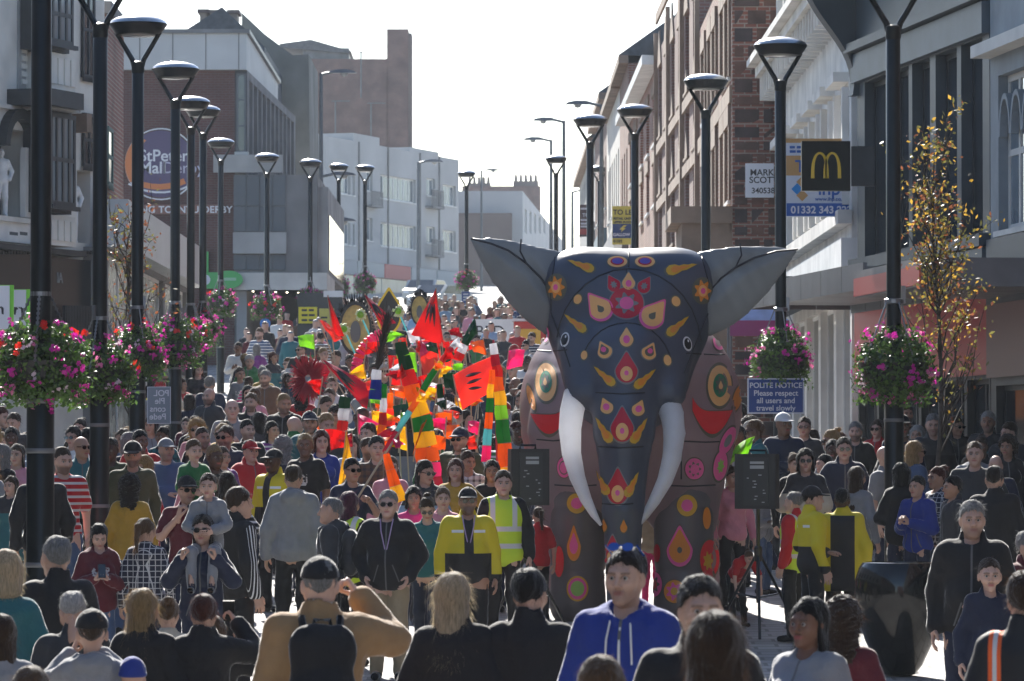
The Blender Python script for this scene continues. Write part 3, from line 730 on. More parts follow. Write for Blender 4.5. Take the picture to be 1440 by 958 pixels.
# ================================================================ left: shopping-mall block with round sign
def mall():
    d0 = 140.0; ff = Fr(150, d0, 347, d0); b = building(ff, 'plum brick mall block with white top band and round sign', 'mall_building')
    _, zt = ff.uz(300, 48); _, zb = ff.uz(300, 99)
    u1, _ = ff.uz(330, 300); uc, _ = ff.uz(347, 300)
    strip = ff.rect(334, 104, 351, 214)
    ff.wall(b, 'wall', M_brickp, -2, u1, zg(d0) - 1, zb)
    ff.box(b, 'top_band', mat('white_band', (.46, .47, .47), rough=.6, noise=.12, nscale=.7), -2, uc, -18.5, .25, zb, zt)
    ff.box(b, 'coping', M_tin, -2, uc + .1, -18.6, .35, zt, zt + .12)
    mb = MB()
    for k in range(7):
        u = -1 + k * 1.0
        if u < uc: ff.boxes(mb, u - .015, u + .015, .25, .262, zb, zt)
    mb.build('band_joints', M_concd, b, base=par_base(b))
    # side face towards the street
    fs = Fr(347, d0, 415, 159.0); L = fs.L
    g = zg(150); n = 11
    hs = [(.5 + (L - 1) * (k + .12) / n, .5 + (L - 1) * (k + .88) / n, zb - 3.4, zb - .25) for k in range(n)]
    w = fs.wall(b, 'side_wall', M_concd, 0, L, g - 2, zb, hs, .3)
    for h in hs: fs.window(b, h, 1, 2, M_dark, M_glassl, depth=.15, sill=False)
    ff.box(b, 'corner_window', M_dark, u1, uc, -.3, .02, strip[2], zb)
    ff.window(b, (u1 + .05, uc - .02, strip[2], zb - .1), 1, 3, M_panel, M_glass, depth=-.06)
    ff.box(b, 'corner_block', M_cream, u1, uc + .05, -.3, .15, strip[2] - .55, strip[2])
    # wall sign: disc with swooshes and lettering
    u0, ua, z0, z1 = ff.rect(176, 181, 277, 281); c = ((u0 + ua) / 2, (z0 + z1) / 2); r = (ua - u0) / 2
    ax = (ff.t, Vector((0, 0, 1)), ff.n, ff.o)
    def disc(name, cx, cz, rad, w0, w1, m, a0=0, a1=360, rin=0, n=48, par=b, cx2=None, cz2=None):
        mb = MB(); pts = []
        N = max(6, int(n * (a1 - a0) / 360))
        for k in range(N + 1): a = R(a0 + (a1 - a0) * k / N); pts.append((cx + rad * math.cos(a), cz + rad * math.sin(a)))
        if rin:
            x2 = cx if cx2 is None else cx2; z2 = cz if cz2 is None else cz2
            inn = []
            for k in range(N + 1): a = R(a0 + (a1 - a0) * k / N); inn.append((x2 + rin * math.cos(a), z2 + rin * math.sin(a)))
            for k in range(N): mb.prism([pts[k], pts[k + 1], inn[k + 1], inn[k]], w0, w1, ax)
        else: mb.prism(pts[:-1] if a1 - a0 >= 360 else pts, w0, w1, ax)
        return mb.build(name, m, par, base=par_base(par))
    sg = disc('sign_disc', c[0], c[1], r * .93, .02, .1, mat('sign_purple', (.075, .05, .13), rough=.4))
    disc('sign_rim', c[0], c[1], r * 1.0, .1, .112, mat('sign_white', (.7, .7, .72)), 20, 215, r * .965, par=sg)
    disc('sign_swoosh', c[0] - .03, c[1], r * .97, .1, .114, mat('sign_orange', (.62, .2, .06)), 128, 212, r * .83, cx2=c[0] + .12, par=sg)
    disc('sign_swoosh', c[0] - r * .05, c[1] + r * 1.0, r * 1.72, .1, .114, MATS['sign_orange'], 246, 296, r * 1.56, par=sg)
    disc('sign_swoosh', c[0], c[1] + r * 1.0, r * 1.82, .1, .118, MATS['sign_white'], 240, 298, r * 1.77, par=sg)
    disc('sign_swoosh', c[0], c[1] + r * .05, r * 1.06, .1, .118, MATS['sign_white'], 225, 318, r * 1.02, par=sg)
    u, z = ff.uz(196, 227); text_mesh('sign_lettering', 'StPeters', .5, MATS['sign_white'], sg, ff, u, z, .105, bold=.006)
    u, z = ff.uz(196, 244); text_mesh('sign_lettering', 'Mall', .5, MATS['sign_white'], sg, ff, u, z, .105, bold=.008)
    u, z = ff.uz(228, 244); text_mesh('sign_lettering', 'Derby', .5, mat('sign_lilac', (.5, .48, .6)), sg, ff, u, z, .105)
    pl = ff.pbox(b, 'sign_strip', mat('strip_brown', (.22, .1, .08)), 170, 288, 306, 301, 0, .06)
    u, z = ff.uz(160, 299.5); text_mesh('strip_lettering', 'LEADING TO INTU DERBY', .29, MATS['sign_white'], b, ff, u, z, .07, bold=.006, spacing=1.06)
    # green signs at the foot of the wall
    gm = mat('sign_green', (.06, .42, .1), rough=.4)
    ff.pbox(b, 'green_board', gm, 285, 354, 293, 384, .02, .2); ff.pbox(b, 'green_board', gm, 283, 383, 306, 406, .02, .22)
    disc('green_badge', ff.uz(289, 394)[0], ff.uz(289, 394)[1], .16, .22, .24, MATS['sign_white'])
    # roof gable and chimneys behind
    fg = Fr(255, 158, 372, 158); g0 = building(fg, 'slate gable roof with brick chimneys behind the mall', 'gable_house')
    ax2 = (fg.t, Vector((0, 0, 1)), fg.n, fg.o)
    pts = [fg.uz(x, y) for (x, y) in ((240, 60), (256, 46), (312, 10), (372, 66), (372, 130), (240, 130))]
    mb = MB(); mb.prism(pts, -12, 0, ax2); mb.build('gable', M_slate, g0, base=par_base(g0))
    for (x0, x1, y0) in ((276, 286, 11), (290, 300, 12), (318, 329, 12)):
        u0, u1, z0, z1 = fg.rect(x0, y0, x1, 50); fg.box(g0, 'chimney', M_brick, u0, u1, -3, -1.8, z0, z1)
        fg.box(g0, 'chimney_cap', M_brickf, u0 - .08, u1 + .08, -3.1, -1.7, z1, z1 + .12)
# ================================================================ left: grey panelled podium
def podium():
    d = 139.5; fr = Fr(328, d, 402, d); b = building(fr, 'grey panel clad podium with concrete bands projecting from the mall', 'podium_building')
    u0, _ = fr.uz(328, 300); u1, _ = fr.uz(402, 300); u2 = u1 + 1.25
    def zz(y): return fr.uz(365, y)[1]
    g = zg(d) - .5
    fr.box(b, 'core', M_concd, u0 + .03, u2 - .3, -14, -.05, zz(408), zz(246))
    for (ya, yb, cols) in ((246, 290, 4), (290, 326, 4)):
        for k in range(cols):
            a = u0 + (u1 - u0) * k / cols; c = u0 + (u1 - u0) * (k + 1) / cols
            fr.box(b, 'panel', M_panel, a + .012, c - .012, -.05, 0, zz(yb) + .012, zz(ya) - .012)
    fr.box(b, 'concrete_band', M_conc, u0, u1 + .02, -.05, .14, zz(357), zz(327))
    for k in range(4):
        a = u0 + (u1 - u0) * k / 4; c = u0 + (u1 - u0) * (k + 1) / 4; fr.box(b, 'panel', M_panel, a + .012, c - .012, -.05, 0, zz(380) + .012, zz(358) - .012)
    fr.box(b, 'concrete_band', M_conc, u0 - .6, u1 - .1, -.04, .12, zz(243), zz(218))
    fr.box(b, 'canopy_soffit', M_cream, u0, u2, -6, .2, zz(408), zz(384))
    fr.box(b, 'street_face', M_conc, u1 + .02, u2, -14, -.4, zz(384), zz(262))
    fr.box(b, 'street_face_glass', M_glass, u2 - .29, u2 + .03, -13, -1, zz(378), zz(300))
    mb = MB()
    for k in range(7): fr.boxes(mb, u0 + .2 + k * .33, u0 + .25 + k * .33, -.6 - k * .3, -.5 - k * .3, zz(408) - .02, zz(408))
    lm = bpy.data.materials.new('soffit_lamp'); lm.use_nodes = True; lb = lm.node_tree.nodes['Principled BSDF']; lb.inputs['Emission Color'].default_value = (1, .85, .6, 1); lb.inputs['Emission Strength'].default_value = 4
    mb.build('soffit_lights', lm, b, base=par_base(b))
    fr.box(b, 'entrance_back', M_dark, u0, u2, -6.2, -6, g, zz(408))
    for u in (u0 + .1, u2 - .4): fr.box(b, 'column', M_conc, u, u + .3, -.4, -.1, g, zz(408))
    # green oval shop sign on the podium
    u, z = fr.uz(323, 394); o = MB(); n = 28
    o.prism([(u + .42 * math.cos(2 * math.pi * k / n), z + .27 * math.sin(2 * math.pi * k / n)) for k in range(n)], .3, .42, (fr.t, Vector((0, 0, 1)), fr.n, fr.o))
    sg = o.build('oval_sign', MATS['sign_green']); sg['label'] = 'green oval shop sign beside the mall entrance'; sg['category'] = 'sign'
    marks(sg, fr, 315, 337, 395.5, 4, .425, mat('sign_mint', (.3, .55, .36)), 1)
# ================================================================ far: brick tower block, grey office row, white far buildings
def far_left():
    fe = Fr(395, 352, 577, 352); b = building(fe, 'tall brick fly tower with square chimney far up the street', 'brick_tower')
    def R_(x0, y0, x1, y1): return fe.rect(x0, y0, x1, y1)
    g = zg(352) - 2
    u0, u1, z0, z1 = R_(400, 83, 545, 300); fe.wall(b, 'wall', M_brickf, u0, u1, g, z1)
    u0, u1, z0, z1 = R_(544, 41, 574, 300); fe.wall(b, 'chimney_stack', M_brickf, u0, u1, g, z1)
    fe.box(b, 'chimney_side', M_brickf, u1, u1 + .25, -4, -.3, g, z1 - .3)
    u0, u1, z0, z1 = R_(425, 66, 490, 84); fe.box(b, 'roof_house', M_tin, u0, u1, -8, -1, z0, z1)
    ax = (fe.t, Vector((0, 0, 1)), fe.n, fe.o); mb = MB()
    mb.prism([fe.uz(*p) for p in ((392, 61), (437, 55), (493, 71), (490, 74), (395, 66))], -9, -.5, ax); mb.build('roof', M_slate, b, base=par_base(b))
    for (x, y0, y1) in ((472, 143, 176), (522, 146, 195), (508, 74, 83)):
        u, z0 = fe.uz(x, y1); _, z1 = fe.uz(x, y0); mb = MB()
        mb.tube([fe.pt(u, .5, z0 - 3), fe.pt(u, .5, z1)], .07, 6); mb.tube([fe.pt(u - .3, .5, z1), fe.pt(u + 1.1, .5, z1)], .05, 5)
        for k in range(5): mb.tube([fe.pt(u - .2 + k * .28, .2, z1), fe.pt(u - .2 + k * .28, .8, z1)], .03, 4)
        mb.build('aerial', M_tin, b, base=par_base(b))
    # old wall at the mall's far end
    fo = Fr(408, 170, 437, 170); b2 = building(fo, 'weathered grey gable wall between the mall and the far offices', 'gable_wall_house')
    mb = MB(); ax = (fo.t, Vector((0, 0, 1)), fo.n, fo.o)
    mb.prism([fo.uz(*p) for p in ((340, 18), (372, 48), (412, 78), (434, 76), (436, 260), (340, 260))], -8, 0, ax); mb.build('wall', mat('old_render', (.2, .2, .18), rough=.9, noise=.4, nscale=.5), b2, base=par_base(b2))
    # grey office row
    fr = Fr(458, 307, 645, 332); b = building(fr, 'pale grey post-war office row with window bands up the street', 'office_row')
    L = fr.L; g = zg(300) - 1; holes = []; wins = []
    for (x0, x1, ya, yb, n) in ((535, 585, 245, 279, 7), (622, 641, 259, 288, 4), (535, 585, 312, 346, 7), (622, 641, 323, 353, 4), (478, 493, 240, 272, 3), (478, 493, 312, 343, 3), (600, 612, 250, 275, 2), (600, 612, 318, 342, 2), (514, 524, 306, 338, 2), (514, 524, 240, 268, 2), (496, 499, 245, 275, 1), (496, 499, 315, 345, 1)):
        # rows given at the left column of the group
        ua, za = fr.uz(x0, ya); ub, zb_ = fr.uz(x1, yb + (x1 - x0) * .15); _, zl = fr.uz(x0, yb)
        h = (ua, ub, zl, za); holes.append(h); wins.append((h, n))
    _, zt = fr.uz(545, 207); m = mat('office_render', (.42, .42, .42), rough=.8, noise=.15, nscale=.3)
    fr.wall(b, 'wall', m, 0, L, fr.uz(550, 372)[1], zt, holes, .3)
    for (h, n) in wins: fr.window(b, h, n, 1, M_white, M_glassl, depth=.2, fw=.1)
    for (x0, x1, y) in ((497, 534, 187), (577, 617, 207)):
        ua, z = fr.uz(x0, y); ub, _ = fr.uz(x1, y); fr.box(b, 'parapet_block', m, ua, ub, -5, -.02, zt - .5, z)
    for x in (504, 545, 590, 617): u, _ = fr.uz(x, 300); fr.box(b, 'downpipe', M_concd, u - .06, u + .06, 0, .1, fr.uz(550, 372)[1], zt)
    for (x, ya, yb) in ((604, 268, 292), (604, 338, 360), (518, 270, 290)):
        ua, z1 = fr.uz(x - 6, ya); ub, z0 = fr.uz(x + 10, yb); mb = MB()
        for k in range(9): u = ua + (ub - ua) * k / 8; fr.boxes(mb, u - .03, u + .03, .5, .55, z0, z1)
        fr.boxes(mb, ua, ub, .48, .57, z1, z1 + .08); fr.boxes(mb, ua, ub, 0, .6, z0 - .15, z0); mb.build('balcony', M_concd, b, base=par_base(b))
    # ground floor shops
    zs1 = fr.uz(550, 372)[1]
    cols = [(.25, .27, .3), (.3, .32, .33), (.42, .06, .06), (.3, .33, .36), (.2, .25, .3)]
    for k in range(5):
        a = L * k / 5; c = L * (k + 1) / 5
        fr.box(b, 'shop_sign', mat('far_sign%d' % k, cols[k], rough=.5), a + .1, c - .1, 0, .25, zs1 - 1.0, zs1 - .05)
        fr.box(b, 'shop_glass', M_glassl, a + .1, c - .1, -.1, 0, g, zs1 - 1.05)
    # far white gabled building and brick chimneys closing the street
    fw = Fr(640, 372, 735, 372); b3 = building(fw, 'white rendered building closing the view up the street', 'white_building')
    u0, u1, z0, z1 = fw.rect(640, 270, 735, 500); fw.wall(b3, 'wall', mat('far_white', (.5, .5, .5), rough=.8, noise=.1, nscale=.3), u0, u1, g, z1)
    fsd = Fr(735, 372, 790, 455); hs = []
    for k in range(5):
        ua, za = fsd.uz(738 + k * 6.5, 293 + k * 3); ub, zb_ = fsd.uz(741 + k * 6.5, 330); hs.append((ua, ub, zb_, za))
    fsd.wall(b3, 'side_wall', MATS['far_white'], 0, fsd.L, g, fsd.uz(736, 270)[1], hs, .3)
    for h in hs: fsd.window(b3, h, 1, 1, M_white, M_glassl, depth=.1, sill=False)
    u0, u1, z0, z1 = fw.rect(640, 302, 720, 345, .6); fw.box(b3, 'brown_shed', M_brickf, u0, u1, 0, 3, g, z1)
    fb = Fr(655, 480, 790, 480); b4 = building(fb, 'dark brick terrace with chimney stacks on the skyline', 'brick_terrace')
    u0, u1, z0, z1 = fb.rect(650, 262, 760, 400); fb.wall(b4, 'wall', M_brickf, u0, u1, g, z1)
    for (x0, x1, y) in ((657, 690, 257), (722, 757, 254)):
        u0, u1, z0, z1 = fb.rect(x0, y, x1, 275); fb.box(b4, 'chimney', M_brickf, u0, u1, -3, -1, z0 - 1, z1)
        mb = MB()
        for k in range(5): u = u0 + (u1 - u0) * (k + .5) / 5; mb.lathe([(.16, 0), (.12, .7)], fb.pt(u, -2, z1), 8)
        mb.build('chimney_pots', M_brickf, b4, base=par_base(b4))
# ================================================================ right side
def right_side():
    # --- dark blue-grey shop building
    fr = Fr(1206, 65.0, 1392, 57.2); b = building(fr, 'dark blue-grey shop building with tall first floor windows and metal canopy', 'shop_building')
    t0, _ = fr.uz(1206, 300); t1, _ = fr.uz(1392, 300); ua, ub = min(t0, t1), max(t0, t1)
    def zz(x, y): return fr.uz(x, y)[1]
    zs = zz(1206, 366); zh = zz(1206, 120); ztop = zz(1206, -60); g = zg(60)
    # window bays
    xs = [1216, 1246, 1252, 1278, 1283, 1308, 1316, 1346, 1352, 1382]
    holes = []
    for i in range(0, 10, 2):
        a, _ = fr.uz(xs[i], 250); c, _ = fr.uz(xs[i + 1], 250); holes.append((min(a, c), max(a, c), zs, zh))
    fr.wall(b, 'wall', M_bluegrey, ua, ub, zs - .9, ztop, holes, .22)
    for k, h in enumerate(holes): fr.window(b, h, 1, 1, M_dark, M_glass, depth=.14, fw=.07, sill=False)
    fr.box(b, 'sill', M_bluegrey, ua, ub, 0, .14, zs - .16, zs)
    fr.box(b, 'head_band', mat('bluegrey_light', (.075, .1, .12), rough=.5, noise=.2, nscale=2), ua, ub, 0, .1, zh + .02, zh + .42)
    fr.box(b, 'moulding', M_bluegrey, ua, ub, 0, .2, zh + .44, zh + .56)
    fr.box(b, 'frieze', M_bluegrey, ua, ub, 0, .05, zh + .56, zh + 1.5)
    for k, (o, t) in enumerate(((.35, .12), (.5, .12), (.62, .1))): fr.box(b, 'cornice', M_bluegrey, ua, ub + .0, 0, o, zh + 1.5 + k * .12, zh + 1.5 + k * .12 + t - .003)
    # scroll bracket on the far end
    mb = MB(); cr = []
    for k in range(15):
        t = k / 14; cr.append((.1 + .75 * (1 - t) ** 1.5 + .08 * math.sin(t * 6.3), zh + 1.6 - 1.75 * t))
    poly = [(0, zh + 1.6)] + cr + [(0, zh - .15)]
    end = ub if fr.pt(ub, 0, 0).y > fr.pt(ua, 0, 0).y else ua
    mb.prism(poly, -.15, .15, (fr.n, Vector((0, 0, 1)), fr.t, fr.o + fr.t * end)); mb.build('scroll_bracket', M_bluegrey, b, base=par_base(b))
    # panelled apron under the windows, pieces one by one
    na = 8
    for k in range(na):
        a = ua + (ub - ua) * k / na; c = ua + (ub - ua) * (k + 1) / na; fr.box(b, 'apron_panel', mat('apron_grey', (.09, .105, .115), rough=.5, noise=.2, nscale=2), a + .01, c - .01, .02, .1, zs - .75, zs - .18)
    # canopy: fascia panels one by one
    zc0, zc1 = zz(1245, 430), zz(1245, 396)
    fr.box(b, 'canopy_slab', M_tin, ua - .02, ub, .1, 1.55, zc0 + .06, zc1 - .05)
    for k in range(6):
        a = ua + (ub - ua) * k / 6; c = ua + (ub - ua) * (k + 1) / 6; fr.box(b, 'canopy_panel', M_tin, a + .008, c - .008, 1.55, 1.6, zc0, zc1)
    far_u = end; s = 1 if far_u == ub else -1
    for k in range(3):
        mb = MB(); fr.boxes(mb, far_u + s * .0, far_u + s * .05, .1 + k * .5, .59 + k * .5, zc0, zc1); mb.build('canopy_end_panel', M_tin, b, base=par_base(b))
    # shopfront below
    redm = mat('shop_red', (.42, .03, .03), rough=.4)
    fr.box(b, 'shop_sign_band', redm, ua, ub, -.1, .05, zc0 - 1.05, zc0 + .0)
    n = 6
    hs = [(ua + (ub - ua) * (k + .06) / n, ua + (ub - ua) * (k + .94) / n, g + .3, zc0 - 1.1) for k in range(n)]
    fr.wall(b, 'shopfront', M_dark, ua, ub, g - 1, zc0 - 1.05, hs, .2)
    for h in hs: fr.window(b, h, 2, 1, M_dark, M_glass, depth=.1, sill=False)
    # projecting square sign with golden arches
    u, z = fr.uz(1204, 234); ps = MB(); c = P(1161, 234, 63.2); h = 35 / 103
    sg = empty('projecting_sign', c, 'square black projecting sign with yellow arched M over the canopy', 'sign')
    fx = Fr(1100, 63.2, 1200, 63.2); ps.box((0, 0, 0), (h * .98, .09, h)); ps.build('panel', mat('sign_black', (.006, .009, .008), rough=.4, spec=.15), sg)
    br = MB(); br.box((h + .17, 0, 0), (.16, .05, h * .8)); br.build('bracket', M_dark, sg)
    am = MB(); ym = mat('arch_yellow', (.8, .5, .02), rough=.4)
    def arch(cx):
        pts = []
        for k in range(19):
            t = k / 18; a = math.pi * t; x = cx + .098 * -math.cos(a); zt_ = -.17 + .345 * (math.sin(a) ** .62)
            wd = .024 - .009 * math.sin(a); pts.append((x, zt_, wd))
        for k in range(18):
            (x0, z0, w0), (x1, z1, w1) = pts[k], pts[k + 1]; d = Vector((x1 - x0, z1 - z0)); nrm = Vector((-d.y, d.x)).normalized() if d.length else Vector((1, 0))
            w0 = max(w0, .014); w1 = max(w1, .014)
            am.prism([(x0 + nrm.x * w0, z0 + nrm.y * w0), (x1 + nrm.x * w1, z1 + nrm.y * w1), (x1 - nrm.x * w1, z1 - nrm.y * w1), (x0 - nrm.x * w0, z0 - nrm.y * w0)], .09, .1, (Vector((1, 0, 0)), Vector((0, 0, 1)), Vector((0, -1, 0)), Vector((0, 0, 0))))
    arch(-.085); arch(.085); am.build('arches', ym, sg)
    # --- cream arched-window building at the right edge
    f2 = Fr(1393, 57.1, 1500, 53.0); b2 = building(f2, 'cream building with arched first floor windows at the right edge', 'arched_building')
    u0, _ = f2.uz(1393, 300); u1, _ = f2.uz(1500, 300); u0, u1 = min(u0, u1), max(u0, u1)
    h1 = f2.rect(1404, 100, 1440, 322); h1 = (min(h1[0], h1[1]), max(h1[0], h1[1]) + .5, h1[2], h1[3])
    f2.wall(b2, 'wall', mat('blue_cream', (.22, .25, .27), rough=.7, noise=.2, nscale=2), u0, u1, zs - .9, ztop, [h1], .25)
    f2.window(b2, h1, 3, 2, M_cream, M_glassl, depth=.12, fw=.08)
    for k in range(3):
        c = h1[0] + (h1[1] - h1[0]) * (k + .5) / 3; r = (h1[1] - h1[0]) / 6; mb = MB()
        for q in range(10):
            a0, a1 = math.pi * q / 10, math.pi * (q + 1) / 10
            mb.prism([(c + r * math.cos(a0), h1[3] - .75 + r * 1.6 * math.sin(a0)), (c + r * math.cos(a1), h1[3] - .75 + r * 1.6 * math.sin(a1)), (c + r * .8 * math.cos(a1), h1[3] - .75 + r * 1.4 * math.sin(a1)), (c + r * .8 * math.cos(a0), h1[3] - .75 + r * 1.4 * math.sin(a0))], -.1, .0, (f2.t, Vector((0, 0, 1)), f2.n, f2.o))
        mb.build('arch', MATS['blue_cream'], b2, base=par_base(b2))
    f2.box(b2, 'hood_mould', M_cream, u0, u1, 0, .25, h1[3] + .25, h1[3] + .4)
    f2.box(b2, 'apron', M_bluegrey, u0, u1, 0, .06, zs - .9, h1[2] - .08)
    f2.box(b2, 'canopy', M_tin, u0, u1, .02, 1.7, zc0 - .12, zc1 - .12)
    f2.box(b2, 'canopy_stripe', redm, u0, u1, 1.7, 1.72, zc0 - .1, zc0 + .12)
    f2.wall(b2, 'shopfront', M_dark, u0, u1, g - 1, zc0 - .12, [(u0 + .3, u1 - .2, g + .3, zc0 - 1.2)], .2)
    f2.window(b2, (u0 + .3, u1 - .2, g + .3, zc0 - 1.2), 3, 1, M_dark, M_glass, depth=.1, sill=False)
    f2.box(b2, 'shop_sign_band', mat('maroon_sign', (.14, .05, .045), rough=.4), u0 + .1, u1, .03, .08, zc0 - 1.1, zc0 - .2)
    # --- white ornate building
    f3 = Fr(1198, 66.0, 1098, 82.0); b3 = building(f3, 'ornate white stucco building with bracketed cornice on the right', 'stucco_building')
    L = f3.L; zc = f3.uz(1167, 20)[1]; g = zg(74); wm = mat('stucco', (.66, .64, .6), rough=.8, noise=.25, nscale=1.5, bump=.3)
    zl = f3.uz(1180, 345)[1]; holes = []
    nb = 6
    for k in range(nb):
        a = L * (k + .25) / nb; c = L * (k + .75) / nb; holes.append((a, c, zl + .5, zc - 1.4))
    f3.wall(b3, 'wall', wm, 0, L, zl, zc + 3, holes, .3)
    for h in holes:
        f3.window(b3, h, 1, 2, M_white, M_glassl, depth=.18)
        f3.box(b3, 'window_hood', wm, h[0] - .15, h[1] + .15, 0, .22, h[3] + .08, h[3] + .22)
        for (a, c) in ((h[0] - .22, h[0] - .05), (h[1] + .05, h[1] + .22)): f3.box(b3, 'pilaster', wm, a, c, 0, .1, h[2], h[3])
    f3.box(b3, 'cornice', wm, -.1, L, 0, .45, zc, zc + .18); f3.box(b3, 'cornice_lip', wm, -.12, L, 0, .6, zc + .183, zc + .3)
    for k in range(26): u = L * (k + .5) / 26; f3.box(b3, 'cornice_bracket', wm, u - .07, u + .07, 0, .38, zc - .42, zc - .003)
    f3.box(b3, 'string_course', wm, -.05, L, 0, .2, zl + .2, zl + .4)
    for k in range(9): u = L * (k + .5) / 9; f3.box(b3, 'upper_pilaster', wm, u - .12, u + .12, 0, .12, zc + .32, zc + 2.9)
    zf = f3.uz(1150, 405)[1]
    f3.box(b3, 'shop_fascia', M_white, 0, L, -.1, .15, zf, zl); f3.box(b3, 'shop_awning', M_bluegrey, L * .1, L * .8, .15, .9, zf - .3, zf - .02)
    hs = [(L * (k + .08) / 5, L * (k + .92) / 5, g, zf - .4) for k in range(5)]
    f3.wall(b3, 'shopfront', wm, 0, L, g - 1, zf, hs, .2)
    for h in hs: f3.window(b3, h, 2, 1, M_white, M_glass, depth=.1, sill=False)
    # estate agent's board on it
    bd = empty('letting_board', P(1150, 250, 66.5), 'white and orange estate agents letting board with phone number', 'sign')
    fb = Fr(1100, 66.5, 1200, 66.5)
    def brd(name, m, x0, y0, x1, y1, w, dep=.012, par=bd): u0, u1, z0, z1 = fb.rect(x0, y0, x1, y1); return fb.box(par, name, m, u0, u1, w - dep, w, z0, z1)
    blue = mat('board_blue', (.015, .09, .36), rough=.4); om = mat('board_orange', (.52, .28, .09), rough=.4); wb = mat('board_white', (.62, .64, .7), rough=.4)
    pn = brd('panel', wb, 1105, 195, 1194, 305, 0, .05); brd('top_stripe', om, 1105, 195, 1194, 201, .006); brd('orange_block', om, 1105.5, 219, 1150, 247, .006); brd('blue_strip', blue, 1106, 286, 1194, 304, .006)
    s = 66.5 / FPX
    for (tx, x, y, sz, m) in (('T', 1118, 242, 24, blue), ('ihp', 1150, 274, 26, blue), ('www.ihp.co.uk', 1146, 282.5, 7.6, blue), ('01332 343 222', 1112, 300, 14.2, wb)):
        u, z = fb.uz(x, y); text_mesh('lettering', tx, sz * s, m, bd, fb, u, z, .012, bold=.004 if sz > 9 else .001, extrude=.003)
    for y in (209, 215): marks(bd, fb, 1110, 1130, y, 3.5, .008, blue, 2)
    for (cx, cy, m) in ((1121, 266, mat('board_cyan', (.03, .25, .6))), (1128, 256, om), (1128, 275, om)):
        u, z = fb.uz(cx, cy); mb = MB(); r = .085; mb.prism([(u - r, z), (u, z - r), (u + r, z), (u, z + r)], .006, .012, (fb.t, Vector((0, 0, 1)), fb.n, fb.o)); mb.build('diamond', m, bd, base=par_base(bd))
    # --- rough sandstone gable wall with separate blocks
    d = 82.5; f4 = Fr(1030, d, 1112, d); b4 = building(f4, 'dark sandstone block wall facing the street on the right', 'stone_building')
    u0, _ = f4.uz(1030, 200); u1, _ = f4.uz(1120, 200); zt = f4.uz(1060, -40)[1]; zb = zg(d) - .5
    f4.box(b4, 'mortar_core', mat('lime_mortar', (.2, .17, .15), rough=.95, noise=.2), u0 + .02, u1, -6, -.03, zb, zt)
    bm_ = [mat('block%d' % k, c, rough=.9, noise=.4, nscale=3, bump=.5) for k, c in enumerate(((.085, .058, .052), (.11, .07, .058), (.065, .05, .05), (.15, .08, .06)))]
    rr = random.Random(3); z = zb
    while z < zt:
        hgt = rr.choice((.22, .27, .32)); u = u0
        while u < u1:
            w = min(rr.choice((.3, .4, .52, .24)), u1 - u)
            if u1 - u - w < .12: w = u1 - u
            mb = MB(); q = .022; o = rr.uniform(.0, .03); e = .02
            a, c, e0, e1 = u + q, u + w - q, z + q, z + hgt - q
            pts = [f4.pt(a, -.1, e0), f4.pt(c, -.1, e0), f4.pt(c, -.1, e1), f4.pt(a, -.1, e1), f4.pt(a + e, o, e0 + e), f4.pt(c - e, o + rr.uniform(-.01, .01), e0 + e), f4.pt(c - e, o, e1 - e), f4.pt(a + e, o + rr.uniform(-.01, .01), e1 - e)]
            mb.add(pts, [(4, 5, 6, 7), (0, 1, 5, 4), (1, 2, 6, 5), (2, 3, 7, 6), (3, 0, 4, 7)])
            mb.build('stone_block', rr.choice(bm_), b4, base=par_base(b4)); u += w
        z += hgt
    # small name board
    nb_ = empty('name_board', P(1068, 254, 81.9), 'small white name board on the dark stone wall', 'sign')
    fn = Fr(1030, 81.9, 1112, 81.9)
    u0, u1, z0, z1 = fn.rect(1048, 230, 1088, 278); fn.box(nb_, 'panel', wb, u0, u1, 0, .03, z0, z1)
    for (t, x, y, sz) in (('MARK', 1054.5, 247, 12.5), ('SCOTT', 1053.5, 257.5, 12.5), ('340538', 1056.5, 272, 11)):
        u, z = fn.uz(x, y); text_mesh('lettering', t, sz * 81.9 / FPX, mat('ink', (.02, .02, .03)), nb_, fn, u, z, .033, extrude=.002, bold=.003)
    # --- brick and stone front with bay windows, receding
    f5 = Fr(1030, 82.5, 984, 97.0); b5 = building(f5, 'red brick building with stone bay windows beyond the stone wall', 'brick_building')
    L = f5.L; g = zg(90); zt = f5.uz(1020, -40)[1]
    zr = [f5.uz(1012, y)[1] for y in (135, 28, 300, 200)]
    hs = []
    for (a, c) in ((.6, 2.0), (2.5, 3.9), (6, 7.4), (8, 9.4), (11, 12.6)):
        hs += [(a, c, zr[0], zr[1]), (a, c, zr[2], zr[3])]
    f5.wall(b5, 'wall', M_brick, 0, L, g - 1, zt, hs, .25)
    for h in hs:
        f5.window(b5, h, 1, 2, M_white, M_glassl, depth=.12); f5.box(b5, 'lintel', M_stone, h[0] - .2, h[1] + .2, 0, .06, h[3], h[3] + .35)
        for (a, c) in ((h[0] - .22, h[0] - .01), (h[1] + .01, h[1] + .22)): f5.box(b5, 'stone_jamb', M_stone, a, c, 0, .05, h[2], h[3])
    f5.box(b5, 'stone_band', M_stone, 0, L, 0, .05, zr[0] - .5, zr[0] - .2); f5.box(b5, 'stone_band', M_stone, 0, L, 0, .05, zr[2] - .6, zr[2] - .2)
    # carved stone porch at its foot
    up, zp = f5.uz(1015, 330); f5.box(b5, 'porch', M_stone, .0, 3.0, 0, .9, g - .5, zp); f5.box(b5, 'porch_cornice', M_stone, -.1, 3.2, 0, 1.1, zp, zp + .3)
